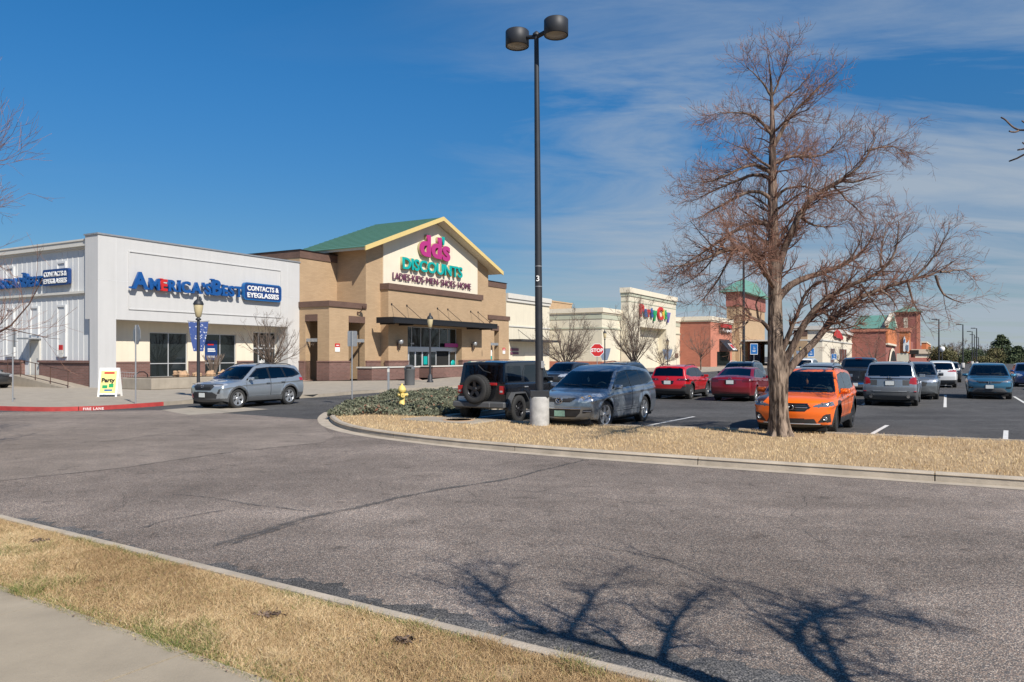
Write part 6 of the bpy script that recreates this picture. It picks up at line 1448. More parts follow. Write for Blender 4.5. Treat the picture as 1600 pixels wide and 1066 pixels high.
# acorn street lamps, some with banners
def street_lamp(p, h, label, banners=None, z=.15, ang=0.0, group='ornate street lamps'):
    T = thing('street_lamp', label, 'street lamp', (p[0], p[1], z), 0, group); s = h / 4.3
    m = MB(); m.lathe([(.23, 0), (.23, .10), (.17, .14), (.16, .45), (.11, .52), (.09, .60)], 16); m.build('base', M['pole'], T)
    m = MB(); m.tube([(0, 0, .55), (0, 0, h - .95 * s)], [.075, .062], 12); m.lathe([(.10, 0), (.13, .05), (.06, .12)], 14, (0, 0, h - 1.05 * s)); m.build('pole', M['pole'], T)
    m = MB(); zz = h - .93 * s; m.lathe([(.07, 0), (.12, .04), (.17, .26 * s), (.205, .50 * s), (.19, .56 * s)], 18, (0, 0, zz)); hd_ = m.build('lamp_globe', M['lensw'], T)
    m = MB(); m.lathe([(.225, .54 * s), (.225, .58 * s), (.18, .68 * s), (.09, .76 * s), (.06, .80 * s), (.075, .84 * s), (.02, .93 * s), (0, .95 * s)], 18, (0, 0, zz)); m.build('lamp_cap', M['pole'], T)
    if banners:
        bz0, bz1, bw, bm = banners
        for sgn in (-1, 1):
            c, q = math.cos(ang) * sgn, math.sin(ang) * sgn; m = MB(); N_ = 6
            vs = []
            for i in range(N_ + 1):
                f = i / N_; zz_ = bz1 + (bz0 - bz1) * f; w = bw * (1 - .62 * f ** 1.4); 
                for dd in (.012, -.012): vs += [(c * .07 - q * dd, q * .07 + c * dd, zz_), (c * (.07 + w) - q * dd, q * (.07 + w) + c * dd, zz_ + .03 * (1 - f))]
            fs = []
            for i in range(N_):
                a = i * 4; fs += [(a, a + 1, a + 5, a + 4), (a + 2, a + 6, a + 7, a + 3), (a + 1, a + 3, a + 7, a + 5), (a, a + 4, a + 6, a + 2)]
            fs += [(0, 2, 3, 1), (N_ * 4, N_ * 4 + 1, N_ * 4 + 3, N_ * 4 + 2)]
            m._add(vs, fs); m.build('banner', bm, T); m = MB(); m.tube([(0, 0, bz1 + .02), (c * (bw + .12), q * (bw + .12), bz1 + .06)], .012, 6); m.build('banner_arm', M['pole'], T)
street_lamp(G(310, 620.5, .15), 4.55, 'ornate street lamp with starry blue banners before the white eyewear store', (2.05, 3.35, .36, M['bannerb']), ang=.1)
street_lamp(G(672, 597.5, .15), 4.85, 'ornate street lamp without banners before the brick clothing store entrance', None)
for px, py, Y, lab in ((945, 515, 92, 'ornate street lamp with grey blue banners just right of the stop sign'), (1043, 529, 105, 'ornate street lamp with grey blue banners before the party store entrance end'), (1250, 541, 135, 'ornate street lamp with grey blue banners before the long cream store'), (1157, 535, 122, 'ornate street lamp beside the black restaurant awning')):
    p = at(px, py, Y); street_lamp((p.x, p.y), p.z - .15, lab, (1.3, 2.7, .62, M['bannerg']) if px != 1157 else None, ang=.0)
# simple sign posts
def post_sign(p, h, shape, label, z=.15, ang=0.0, w=.46, hh=.6, face='galv', text=None, postr=.028, name='road_sign', cat='sign', border=None, tsize=.2, tm='signw', extra=None, group=None):
    T = thing(name, label, cat, (p[0], p[1], z), ang, group)
    m = MB(); m.tube([(0, 0, -.05), (0, 0, h)], postr, 8); m.build('post', M['galv'], T)
    zc = h - hh / 2; m = MB()
    if shape == 'oct': P = [(w / 2 / math.cos(R(22.5)) * math.cos(R(22.5 + 45 * k)), zc + w / 2 / math.cos(R(22.5)) * math.sin(R(22.5 + 45 * k))) for k in range(8)]
    else: P = rbox(-w / 2, w / 2, zc - hh / 2, zc + hh / 2, .035)
    m.prism(P, -.045, -.032, axis='y'); pl = m.build('sign_plate', M['galv'], T)
    if face != 'galv':
        m = MB()
        if border: m.prism([(x * .995, zc + (z_ - zc) * .995) for x, z_ in P], -.0485, -.0455, axis='y', mi=1); m.prism([(x * .92, zc + (z_ - zc) * .92) for x, z_ in P], -.052, -.049, axis='y')
        else: m.prism([(x * .99, zc + (z_ - zc) * .99) for x, z_ in P], -.050, -.0455, axis='y')
        m.build('sign_face', [M[face], M[border or face]], pl)
    if text:
        o, wd = text_obj(text, 'lettering', M[tm], tsize, .001, tsize * .03, parent=pl); o.location = (-wd / 2, -.056, zc - tsize * .36)
    if extra: extra(T, zc)
    return T
ps = G(212, 630.5, .15); post_sign(ps, 3.05, 'oct', 'grey octagonal sign seen nearly edge on, by the red kerb before the white store', w=.76, hh=.76, ang=R(135), z=.15)
ps = G(20, 628, .15); post_sign(ps, 2.95, 'rect', 'grey sign seen edge on near the left end of the red kerb', w=.6, hh=.75, ang=R(134), z=.15)
ps = G(550, 633.5); post_sign(ps, 3.0, 'rect', 'blank back of a grey sign on a tall post at the island corner', w=.40, hh=.62, ang=R(180 - 8), z=.0)
ps = (G(607, 620)[0], G(607, 620)[1]); T = thing('marker_post', 'short bare grey post rising from the shrub bed behind the hydrant', 'post', (ps[0], ps[1], .1)); m = MB(); m.box(-.05, .05, -.03, .03, 0, 1.35, 0, .008); m.build('post', M['galv'], T); m = MB(); m.box(-.055, .055, -.035, -.031, 1.1, 1.25); m.build('reflector', M['offwhite'], T)
p = at(933, 575, 60.0); post_sign((p.x, p.y), 2.95, 'oct', 'red octagonal stop sign with white lettering, above the steel blue SUV', w=1.02, hh=1.02, face='red', border='signw', text='STOP', tsize=.38, z=.0, ang=R(-2), cat='stop sign', name='stop_sign')
def wheelchair(T, zc):
    m = MB(); m.tube([(.02 + .09 * math.cos(R(a)), -.056, zc + .05 + .09 * math.sin(R(a))) for a in range(120, 420, 20)], .014, 6); m.tube([(-.03, -.056, zc + .24), (-.02, -.056, zc + .09), (.07, -.056, zc + .09), (.11, -.056, zc - .01)], .016, 6); m.lathe([(0, 0), (.028, 0), (.028, .01), (0, .01)], 10, (-.03, -.062, zc + .28), axis='y'); m.build('wheelchair_symbol', M['signw'], T)
    m = MB(); m.box(-.2, .2, -.058, -.053, zc - .22, zc - .18); m.box(-.16, .16, -.058, -.053, zc - .30, zc - .26); m.build('sign_lines', M['signw'], T)
for px, py, Y, hh_, lab in ((1178, 537, 88, 1.0, 'blue wheelchair parking sign before the tan tower door'), (1267, 544, 100, .9, 'blue parking sign before the long cream store, right of the forked trunk'), (1303, 553, 100, .6, 'small low blue parking sign at the foot of the long cream store')):
    p = at(px, py, Y); post_sign((p.x, p.y), p.z, 'rect', lab, w=.85 if px != 1303 else .7, hh=1.25 * hh_, face='bluecab', border='signw', z=0, extra=wheelchair, group='blue parking signs')
p = at(728, 539, 73); post_sign((p.x, p.y), p.z - .15, 'rect', 'small white sign on a post right of the clothing store doors', w=.42, hh=.7, face='signw', z=.15)
p = at(764, 547, 77); post_sign((p.x, p.y), p.z - .15, 'rect', 'white and teal poster in the opening right of the clothing store canopy', w=.62, hh=.95, face='signw', z=.15, extra=lambda T, zc: (lambda q: (q.box(-.3, .3, -.056, -.052, zc - .46, zc - .12), q.build('poster_block', M['teal'], T)))(MB()), name='poster_stand')
p = at(1057, 552, 118); post_sign((p.x, p.y), p.z, 'rect', 'brown sign on a short post at the right end of the party store', w=.55, hh=.75, face='band', z=0)
# wall notices
def wall_notice(u, b, z, label, w=.5, h=.62):
    T = thing('wall_notice', label, 'sign', B2W(u, b, 0), RZB, 'no parking notices on brick walls'); m = MB(); m.box(-w / 2, w / 2, -.03, 0, z, z + h * .55); q = m.build('notice_lower', M['signw'], T); m = MB(); m.box(-w / 2, w / 2, -.03, 0, z + h * .57, z + h); m.build('notice_upper', M['red'], T)
    for k in range(3): pass
    m = MB(); m.box(-w * .3, w * .3, -.034, -.031, z + h * .72, z + h * .82); m.build('notice_stripe', M['signw'], T)
wall_notice(16.75, -3.0, 2.3, 'red and white notice on the left brick arcade of the clothing store'); wall_notice(41.6, -3.0, 2.2, 'red and white notice on the right brick arcade of the clothing store')
def sconce(u, b, z, label):
    T = thing('wall_lamp', label, 'wall lamp', B2W(u, b, z), RZB, 'wall lamps beside the clothing store doors')
    m = MB(); m.box(-.08, .08, -.05, 0, -.5, .1, 0, .01); m.tube([(0, -.03, -.45), (0, -.3, -.35), (0, -.34, -.05)], .035, 8); m.build('bracket', M['brown'], T)
    m = MB(); m.lathe([(.06, -.1), (.2, .0), (.22, .22), (.16, .3), (0, .32)], 14, (0, -.34, 0)); m.build('lamp_shade', M['galv'], T)
sconce(22.95, -3.8, 3.0, 'wall lamp left of the clothing store doors'); sconce(34.2, -3.8, 3.0, 'wall lamp right of the clothing store doors')
def flood(u, b, z, label):
    T = thing('flood_light', label, 'flood light', B2W(u, b, z), RZB, 'flood lights on the brick arcades')
    m = MB(); m.box(-.06, .06, -.08, 0, -.12, .12, 0, .01); m.tube([(0, -.05, 0), (.05, -.3, .12), (.15, -.45, .35)], .04, 6); m.build('bracket', M['brown'], T); m = MB(); m.box(.02, .35, -.62, -.4, .35, .55, 0, .04); m.build('lamp_head', M['brown'], T)
flood(19.0, -3.0, 5.3, 'brown flood light on the left brick arcade'); flood(38.0, -3.0, 5.0, 'brown flood light at the right end of the entrance canopy')
# hydrant
hp = G(628, 633.5, .15); T = thing('fire_hydrant', 'pale yellow fire hydrant standing in the low shrubs', 'hydrant', (hp[0], hp[1], .12), R(20))
m = MB(); m.lathe([(.15, 0), (.15, .04), (.105, .05), (.10, .52), (.14, .53), (.14, .57), (.12, .58)], 20); m.build('barrel', M['hyd'], T)
m = MB(); m.lathe([(.155, .575), (.16, .60), (.15, .64), (.115, .72), (.07, .77), (.035, .785), (.035, .84), (0, .845)], 20); m.build('bonnet', M['hyd'], T)
for a in (0, 180, 270):
    c, s = math.cos(R(a)), math.sin(R(a)); m = MB(); m.tube([(c * .08, s * .08, .42), (c * .17, s * .17, .42)], .055 if a != 270 else .075, 12); m.tube([(c * .17, s * .17, .42), (c * .205, s * .205, .42)], .07 if a != 270 else .092, 8); m.tube([(c * .2, s * .2, .42), (c * .235, s * .235, .42)], .022, 5); m.build('outlet', M['hyd'], T)
# bin, planters, cart, rack, board
bp = G(640, 602, .15); T = thing('litter_bin', 'dark grey litter bin beside the brick planter', 'bin', (bp[0], bp[1], .15)); m = MB(); m.lathe([(.30, 0), (.32, .05), (.33, .95), (.35, .97), (.35, 1.03)], 20); m.build('body', M['bin'], T); m = MB(); m.lathe([(.35, 1.035), (.33, 1.12), (.22, 1.24), (.1, 1.28), (0, 1.28)], 20); m.build('lid', M['bin'], T); m = MB(); m.box(-.16, .16, -.36, -.28, 1.06, 1.16); m.build('flap', M['dark'], T)
for (pa, pb, lab) in ((581, 655, 'long brick planter left of the clothing store doors'), (676, 752, 'long brick planter right of the clothing store doors')):
    a = Vector(G(581, 594.8, .15)) + n_ * (0 if pa == 581 else 7.8); b = a + n_ * (5.9 if pa == 581 else 7.7); T = thing('brick_planter', lab, 'planter', (a.x, a.y, .15), RZB, 'brick planters before the clothing store'); L_ = (b - a).length
    m = MB(); m.box(0, L_, 0, 1.4, 0, .92); m.build('brick_body', M['dbrick'], T); m = MB(); m.box(-.06, L_ + .06, -.06, 1.46, .92, 1.02); m.build('coping', M['offwhite'], T); m = MB(); m.box(.2, L_ - .2, .2, 1.2, 1.0, 1.03); m.build('soil', M['soil2'], T)
a = Vector(G(237, 609.5, .15)); T = thing('concrete_planter', 'low concrete planter full of tan boulders before the white store', 'planter', (a.x, a.y, .15), RZB); m = MB(); m.box(0, 7.6, 0, 2.6, 0, .62, 0, .03); m.build('wall', M['conc'], T); m = MB(); m.box(.18, 7.42, .18, 2.42, .58, .64); m.build('soil', M['soil2'], T)
rk = random.Random(5)
for i in range(15):
    u = 2.4 + i * .33 + rk.uniform(-.12, .12); b = .5 + (i % 3) * .6 + rk.uniform(-.15, .15); s = rk.uniform(.16, .33); bm = bmesh.new(); bmesh.ops.create_icosphere(bm, subdivisions=3, radius=s)
    for v in bm.verts: 
        nn = v.co.normalized(); v.co *= 1 + .22 * math.sin(nn.x * 5 + i) * math.cos(nn.y * 4 + i * 2) + .12 * math.sin(nn.z * 9 + i); v.co.z *= .75
    for f in bm.faces: f.smooth = i % 2 == 0
    me = bpy.data.meshes.new('boulder'); bm.to_mesh(me); bm.free(); me.materials.append(M['rock']); o = link_mesh('boulder', me); w_ = a + n_ * u - d_ * b; o.location = (w_.x, w_.y, .15 + .62 + s * .4); o.rotation_euler = (0, 0, i); tag(o, 'tan boulder lying in the low concrete planter before the white store', 'boulder', 'boulders in the concrete planter')
bs = G(172, 619.5, .15); T = thing('sandwich_board', 'white sandwich board sign with a yellow poster at the store corner', 'sandwich board', (bs[0], bs[1], .15), R(6))
for s, nm in ((-1, 'front_panel'), (1, 'rear_panel')):
    m = MB(); y0, y1 = s * .34, s * .05; vs = []
    for x0, x1, z0, z1 in ((-.42, .42, .10, 1.30), (-.42, -.34, 0, .10), (.34, .42, 0, .10)):
        f0, f1 = z0 / 1.3, z1 / 1.3; ya, yb = y0 + (y1 - y0) * f0, y0 + (y1 - y0) * f1
        P = [(x0, ya, z0), (x1, ya, z0), (x1, yb, z1), (x0, yb, z1)]; P2 = [(x, y - s * .03, z) for x, y, z in P]; m._add(P + P2, [(0, 1, 2, 3), (4, 7, 6, 5), (0, 4, 5, 1), (1, 5, 6, 2), (2, 6, 7, 3), (3, 7, 4, 0)])
    fp = m.build(nm, M['signw'], T)
    if s < 0:
        def q4(m, x0, x1, z0, z1, off, mi=0):
            P = []
            for x, z in ((x0, z0), (x1, z0), (x1, z1), (x0, z1)): P.append((x, -.34 + .29 * z / 1.3 - off, z))
            m.poly(P, mi)
        m = MB(); q4(m, -.34, .34, .16, 1.16, .004); m.build('poster', mat('poster_yellow', (.78, .66, .25), .5, var=.15, vscale=4), fp)
        m = MB(); q4(m, -.2, .24, 1.03, 1.11, .008); m.build('poster_heading', M['red'], fp)
        m = MB(); q4(m, -.14, .2, .26, .33, .008); m.build('poster_footer', M['bluecab'], fp)
        m = MB(); q4(m, -.24, -.02, .38, .52, .008); q4(m, .04, .24, .42, .58, .008); m.build('poster_leaf', M['green'], fp)
        o, wd = text_obj('Party', 'poster_lettering', M['dark'], .26, .002, .012, parent=fp); o.location = (-.29, -.34 + .29 * .66 / 1.3 - .014, .66); o.scale = (.58 / wd, 1, 1); o.rotation_euler = (R(-12.6), 0, 0)
ck = at(195, 605, 43.2); T = thing('shopping_cart', 'grey wire shopping cart parked by the store corner behind the sandwich board', 'cart', (ck.x, ck.y, .15), R(40)); m = MB()
B0 = [(-.22, -.28, .5), (.45, -.24, .42), (.45, .24, .42), (-.22, .28, .5)]; B1 = [(-.4, -.3, .95), (.6, -.27, .88), (.6, .27, .88), (-.4, .3, .95)]
for k in range(4):
    m.tube([B0[k], B0[(k + 1) % 4]], .012, 5); m.tube([B1[k], B1[(k + 1) % 4]], .014, 5)
    for j in range(7):
        f = j / 7; m.tube([Vector(B0[k]).lerp(Vector(B0[(k + 1) % 4]), f), Vector(B1[k]).lerp(Vector(B1[(k + 1) % 4]), f)], .005, 4)
    for f in (.33, .66): m.tube([Vector(B0[k]).lerp(Vector(B1[k]), f), Vector(B0[(k + 1) % 4]).lerp(Vector(B1[(k + 1) % 4]), f)], .005, 4)
m.build('basket', M['galv'], T); m = MB(); 
for s in (-1, 1): m.tube([(-.4, s * .27, .97), (-.5, s * .27, 1.0), (-.42, s * .27, .5), (-.4, s * .25, .16), (.5, s * .22, .16), (.2, s * .22, .45)], .014, 6)
m.tube([(-.5, -.27, 1.0), (-.5, .27, 1.0)], .018, 6); m.build('frame', M['galv'], T)
for x, y in ((-.38, -.24), (-.38, .24), (.46, -.2), (.46, .2)): m = MB(); m.lathe([(.065, -.02), (.065, .02)], 12, (x, y, .065), axis='y'); m.build('castor', M['tyre'], T)
rk_ = at(219, 600, 42.8); T = thing('bike_rack', 'dark hoop bicycle rack before the brick base of the white store', 'bike rack', (rk_.x, rk_.y, .15), RZB); m = MB(); m.tube([(-.5, 0, 0), (-.1, 0, .12), (-.35, 0, .35), (-.30, 0, .78), (-.05, 0, .95), (.25, 0, .95), (.45, 0, .8), (.5, 0, 0)], .03, 8); m.build('hoop', M['black'], T)
# storm drain inlet
dp = Vector(G(700, 664)); T = thing('storm_drain', 'concrete drain inlet slab with round manhole cover at the island edge', 'drain', (dp.x, dp.y, 0), R(-33)); m = MB(); m.box(-1.35, 1.25, -.55, .65, 0, .155, 0, .02); m.build('slab', M['conc'], T); m = MB(); m.box(-.9, .9, -.57, -.54, .02, .09); m.build('opening', M['dark'], T); m = MB(); m.lathe([(0, 0), (.40, 0), (.43, -.004), (.46, 0), (.46, -.03)], 28, (.35, .05, .165)); m.lathe([(.05, .004), (.36, .004)], 28, (.35, .05, .165)); m.build('manhole_cover', M['rock'], T)
# distant car park lamps with a single flat head
for i, (px, py, Y, lab) in enumerate(((1162, 388, 63.6, 'thin dark lamp post behind the left limbs of the large bare tree'), (1467, 499, 118, 'thin dark lamp post, leftmost beyond the white SUV'), (1504.5, 507, 130, 'dark lamp post with one flat arm, above the teal SUV left corner'), (1526, 513, 150, 'dark lamp post, tallest of the far cluster above the teal SUV'), (1519, 518, 165, 'dark lamp post, left one of the far cluster above the teal SUV'), (1529, 527, 200, 'faint far lamp post, right one of the far cluster'), (1522.5, 523, 185, 'far lamp post in the middle of the far cluster'))):
    p = at(px, py, Y); T = thing('parking_lot_lamp', lab, 'lamp post', (p.x, p.y, 0), 0, 'far car park lamps'); m = MB(); m.lathe([(.28, 0), (.28, .8), (0, .8)], 12); m.build('footing', M['conc_light'], T)
    m = MB(); m.tube([(0, 0, .8), (0, 0, p.z)], [.13, .085], 8); m.build('pole', M['pole'], T)
    if i: m = MB(); m.tube([(0, 0, p.z - .05), (-.85, 0, p.z - .03)], .05, 6); m.box(-1.05, -.35, -.2, .2, p.z - .06, p.z + .08, 0, .02); m.build('lamp_head', M['pole'], T)
gl = at(1472, 549, 118); T = thing('street_lamp', 'globe lamp on a dark post, leftmost beyond the white SUV', 'street lamp', (gl.x, gl.y, 0)); m = MB(); m.tube([(0, 0, 0), (0, 0, gl.z)], .08, 8); m.build('pole', M['pole'], T); m = MB(); m.lathe([(.1, -.1), (.34, .1), (.4, .4), (.3, .65), (0, .75)], 14, (0, 0, gl.z)); m.build('lamp_globe', M['signw'], T)
# far house and low wall beyond the car park
hp_ = at(1446, 561, 300); T = thing('far_house', 'low far house with a tan roof beyond the car park', 'house', (hp_.x, hp_.y, 0)); m = MB(); m.box(-4, 6, 0, 10, 0, 2.8); m.build('wall', M['cream2'], T); m = MB(); m.prism([(-1, 2.8), (5, 4.6), (11, 2.8)], -5, 7, axis='x') ; m.build('roof', mat('tan_shingle', (.33, .27, .2), .9, var=.2, vscale=2), T)
fw = at(1520, 566, 215); T = thing('far_wall', 'low dark red wall along the far edge of the car park', 'wall', (fw.x, fw.y, 0)); m = MB(); m.box(-40, 46, 0, .4, 0, 1.5); m.build('wall', M['dredbrick'], T)
# ------------------------------------------------------------ trees, shrubs, grass
def tubes_np(P, Rr, sides=4):
    """P (N,K,3), Rr (N,K) -> verts, quads"""
    N_, K, _ = P.shape
    T = np.gradient(P, axis=1); T /= np.maximum(np.linalg.norm(T, axis=2, keepdims=True), 1e-9)
    ref = np.where(np.abs(T[:, :1, 2:3]) < .9, np.array([0, 0, 1.0]), np.array([1.0, 0, 0])); ref = np.repeat(ref, K, 1)
    X = np.cross(T, ref); X /= np.maximum(np.linalg.norm(X, axis=2, keepdims=True), 1e-9); Y = np.cross(T, X)
    a = np.arange(sides) * 2 * np.pi / sides
    ring = P[:, :, None, :] + (X[:, :, None, :] * np.cos(a)[None, None, :, None] + Y[:, :, None, :] * np.sin(a)[None, None, :, None]) * Rr[:, :, None, None]
    V = ring.reshape(-1, 3); base = (np.arange(N_) * K * sides)[:, None, None]
    k = np.arange(K - 1)[None, :, None]; s = np.arange(sides)[None, None, :]; s2 = (s + 1) % sides
    q = np.stack([base + k * sides + s, base + k * sides + s2, base + (k + 1) * sides + s2, base + (k + 1) * sides + s], -1).reshape(-1, 4)
    return V, q
def unit(v): return v / np.maximum(np.linalg.norm(v, axis=-1, keepdims=True), 1e-9)
def spawn(P, Rr, count, len_rng, ang, K=5, up=.15, r0=.6, tmin=.2, wob=.25, rmin=.0022, r=None, flat=None, tp=1.0):
    """grow `count` side shoots from the curves P; more from longer ones"""
    N_, K0, _ = P.shape; seg = np.linalg.norm(np.diff(P, axis=1), axis=2).sum(1)
    pick = r.choice(N_, count, p=seg / seg.sum()); t = tmin + (1 - tmin) * r.random(count) ** tp; f = t * (K0 - 1); i = np.minimum(f.astype(int), K0 - 2); w = (f - i)[:, None]
    p0 = P[pick, i] * (1 - w) + P[pick, i + 1] * w; rad = Rr[pick, i] * (1 - w[:, 0]) + Rr[pick, i + 1] * w[:, 0]
    tg = unit(P[pick, i + 1] - P[pick, i]); rnd = unit(r.normal(size=(count, 3))); side = unit(rnd - tg * (rnd * tg).sum(1, keepdims=True))
    if flat is not None: side = unit(side + np.array(flat)[None, :] * .0)
    A = np.radians(r.uniform(ang[0], ang[1], count))[:, None]; d = unit(tg * np.cos(A) + side * np.sin(A))
    L = (len_rng[0] + (len_rng[1] - len_rng[0]) * r.random(count)) * (1.15 - .55 * t); st = (L / (K - 1))[:, None]
    out = np.empty((count, K, 3)); out[:, 0] = p0
    for k in range(1, K):
        d = unit(d + np.array([0, 0, up])[None, :] * (1.0 / K) * 2 + r.normal(size=(count, 3)) * wob / math.sqrt(K)); out[:, k] = out[:, k - 1] + d * st
    r1 = np.maximum(np.minimum(rad * r0, .012 + L * .016), rmin)[:, None]; RR = r1 * np.linspace(1, .35, K)[None, :]; RR = np.maximum(RR, rmin * .8)
    return out, RR
def resamp3(pts, K):
    pts = np.array(pts, float); s = np.concatenate([[0], np.cumsum(np.linalg.norm(np.diff(pts, axis=0), axis=1))]); u = np.linspace(0, s[-1], K)
    # Catmull-like smoothing through denser sampling
    c = np.stack([np.interp(u, s, pts[:, j]) for j in range(3)], 1)
    for _ in range(2): c[1:-1] = .25 * c[:-2] + .5 * c[1:-1] + .25 * c[2:]
    return c
def add_mesh(name, parts, mats, parent, r, tint=(0, 1), smooth=True):
    Vs, Fs, At, off = [], [], [], 0
    for P, Rr, sd, (t0, t1) in parts:
        v, f = tubes_np(P, Rr, sd); Vs.append(v); Fs.append(f + off); off += len(v)
        per = r.uniform(t0, t1, len(P)); At.append(np.repeat(per, P.shape[1] * sd))
    return np_mesh(name, np.concatenate(Vs), np.concatenate(Fs), mats, parent, smooth, attr=np.concatenate(At))

# --- the large bare tree on the island: limbs follow the photograph, with real depth
r = np.random.default_rng(21)
TY = 18.1
def limb(px, depth, r0, r1, K=12, y0=0.0):
    """photo columns/rows of a limb; depth = sideways share that also runs towards (+) or away from the camera"""
    x0 = px[0][0]; P = []
    for x, y in px:
        Yd = TY + y0 - depth * abs(x - x0) * .0151; P.append(at(x, y, Yd)[:])
    C = resamp3(P, 40)[:37]; C = resamp3(C, K); return C, np.linspace(r0, r1, K)
limbs = [
 ([(1210, 520), (1213, 440), (1217, 412), (1229.5, 381), (1238, 361), (1245, 335), (1253, 321), (1270, 307), (1300, 290), (1315, 283.5), (1343, 261), (1355.5, 236), (1368, 210), (1372, 184)], .25, .13, .010, 22),
 ([(1199, 431), (1192, 415), (1173.5, 394), (1152, 384), (1120, 396), (1094, 412), (1059, 417), (1030, 415)], .3, .085, .008, 14),
 ([(1203, 352), (1197, 344.5), (1176, 347), (1141, 365.7), (1105, 389), (1070, 410), (1044, 428)], -.35, .06, .007, 14),
 ([(1205, 312), (1201, 304), (1186, 297), (1169, 296), (1135, 316), (1093, 338), (1078, 352)], .5, .05, .006, 14),
 ([(1206, 282), (1200, 273.6), (1172, 271), (1135, 288), (1100, 305), (1076, 321)], -.5, .05, .006, 14),
 ([(1206, 272), (1202, 265), (1180, 254), (1146, 271), (1112, 287), (1070, 285)], .2, .048, .006, 14),
 ([(1207, 214), (1202.6, 206), (1186, 183.5), (1169, 178), (1141, 178), (1115, 178)], .1, .042, .006, 12),
 ([(1207, 232), (1214, 220), (1233, 181), (1253, 164), (1276, 141), (1298, 121), (1312, 108)], -.2, .055, .007, 14),
 ([(1207, 172), (1212, 164), (1239, 146), (1257, 128), (1264, 112)], .45, .035, .006, 10),
 ([(1205, 150), (1194, 136), (1177, 113), (1168, 108), (1164, 98)], -.4, .032, .006, 10),
 ([(1206, 150), (1214, 138), (1224, 110), (1235, 86)], .3, .03, .006, 10),
 ([(1207, 258), (1217, 248), (1239, 243), (1276, 251), (1298, 240), (1317, 216), (1330, 198)], -.45, .045, .006, 12),
 ([(1209, 318), (1215, 302), (1239, 290), (1262, 290), (1284, 300), (1310, 318)], .7, .04, .006, 12),
 ([(1214, 470), (1221, 455), (1244, 437), (1279, 431), (1312, 418), (1337, 402), (1357, 381), (1363, 360), (1366, 334)], -.35, .095, .008, 14),
 ([(1214, 560), (1224, 546), (1238, 511), (1250, 482), (1262, 451), (1275, 441), (1296, 438), (1320, 446)], .75, .075, .008, 14),
 ([(1219, 585), (1229, 558), (1248, 526), (1269, 491), (1287, 472), (1314, 457), (1345, 444), (1359, 436), (1381, 431), (1396, 414), (1405, 391), (1410, 350), (1413, 322)], .35, .10, .009, 22),
 ([(1222, 592), (1246, 559), (1269, 540), (1285, 520), (1304, 495), (1324, 478), (1351, 464), (1376, 453), (1402, 444), (1420, 440), (1452, 432), (1474, 423), (1490, 408), (1508, 388)], -.3, .10, .010, 22),
 ([(1462, 430), (1468, 446), (1479, 462), (1498, 473), (1516, 475)], .2, .035, .006, 10),
 ([(1470, 425), (1490, 421), (1504, 422), (1522, 417)], -.3, .03, .006, 8),
 ([(1376, 453), (1388, 462), (1398, 477), (1404, 489)], .4, .03, .006, 8),
 ([(1418, 441), (1424, 462), (1430, 480), (1441, 494), (1449, 511)], -.2, .03, .006, 8),
 ([(1421, 440), (1445, 420), (1466, 395), (1480, 365), (1488, 350)], .4, .032, .006, 10),
 ([(1381, 431), (1374, 400), (1378, 372), (1384, 345)], -.4, .03, .006, 8),
 ([(1206, 520), (1199, 508), (1186, 500), (1173, 492), (1155, 490), (1140, 500)], .2, .06, .008, 10),
 ([(1173, 492), (1162, 478), (1150, 474), (1143, 480)], -.6, .035, .007, 8), ([(1186, 500), (1180, 470), (1194, 462), (1203, 470)], .5, .03, .007, 8), ([(1173, 492), (1166, 508), (1150, 512), (1136, 514)], .8, .03, .007, 8),
 ([(1152, 384), (1136, 410), (1118, 440), (1096, 470), (1080, 482)], -.3, .035, .006, 10), ([(1141, 365), (1118, 400), (1086, 436), (1052, 452)], .5, .03, .006, 10),
 ([(1245, 335), (1262, 348), (1290, 356), (1322, 352)], -.7, .035, .006, 9), ([(1315, 283), (1336, 285), (1362, 276), (1392, 266)], .3, .032, .006, 9), ([(1355, 236), (1376, 232), (1400, 226), (1416, 246)], -.3, .028, .006, 8),
 ([(1300, 290), (1318, 308), (1340, 330), (1352, 338)], .6, .028, .006, 8), ([(1345, 444), (1360, 470), (1376, 490), (1384, 505)], .5, .028, .006, 8), ([(1312, 418), (1340, 396), (1350, 370), (1352, 340)], .6, .03, .006, 8), ([(1276, 480), (1300, 500), (1330, 512), (1352, 515)], -.5, .03, .006, 8)]
limbs += [([(1209, 450), (1196, 425), (1176, 396), (1152, 366)], 5.2, .06, .007, 10)]
# limbs that run mostly towards and away from the camera
for ph, (y, dz) in enumerate(((330, -26), (262, -30), (205, -24), (385, -30))):
    for s in (1, -1):
        x = 1207 + (-1) ** ph * 3; limbs.append(([(x, y), (x + s * 18 * (-1) ** ph, y + dz * .45), (x + s * 40 * (-1) ** ph, y + dz), (x + s * 62 * (-1) ** ph, y + dz * 1.3)], s * 2.0, .034, .005, 10))
T = thing('bare_tree', 'large bare tree with flared trunk and spreading limbs on the dry grass island', 'tree', (*at(1220, 690, TY)[:2], .1))
ox = np.array([T.location.x, T.location.y, .1])
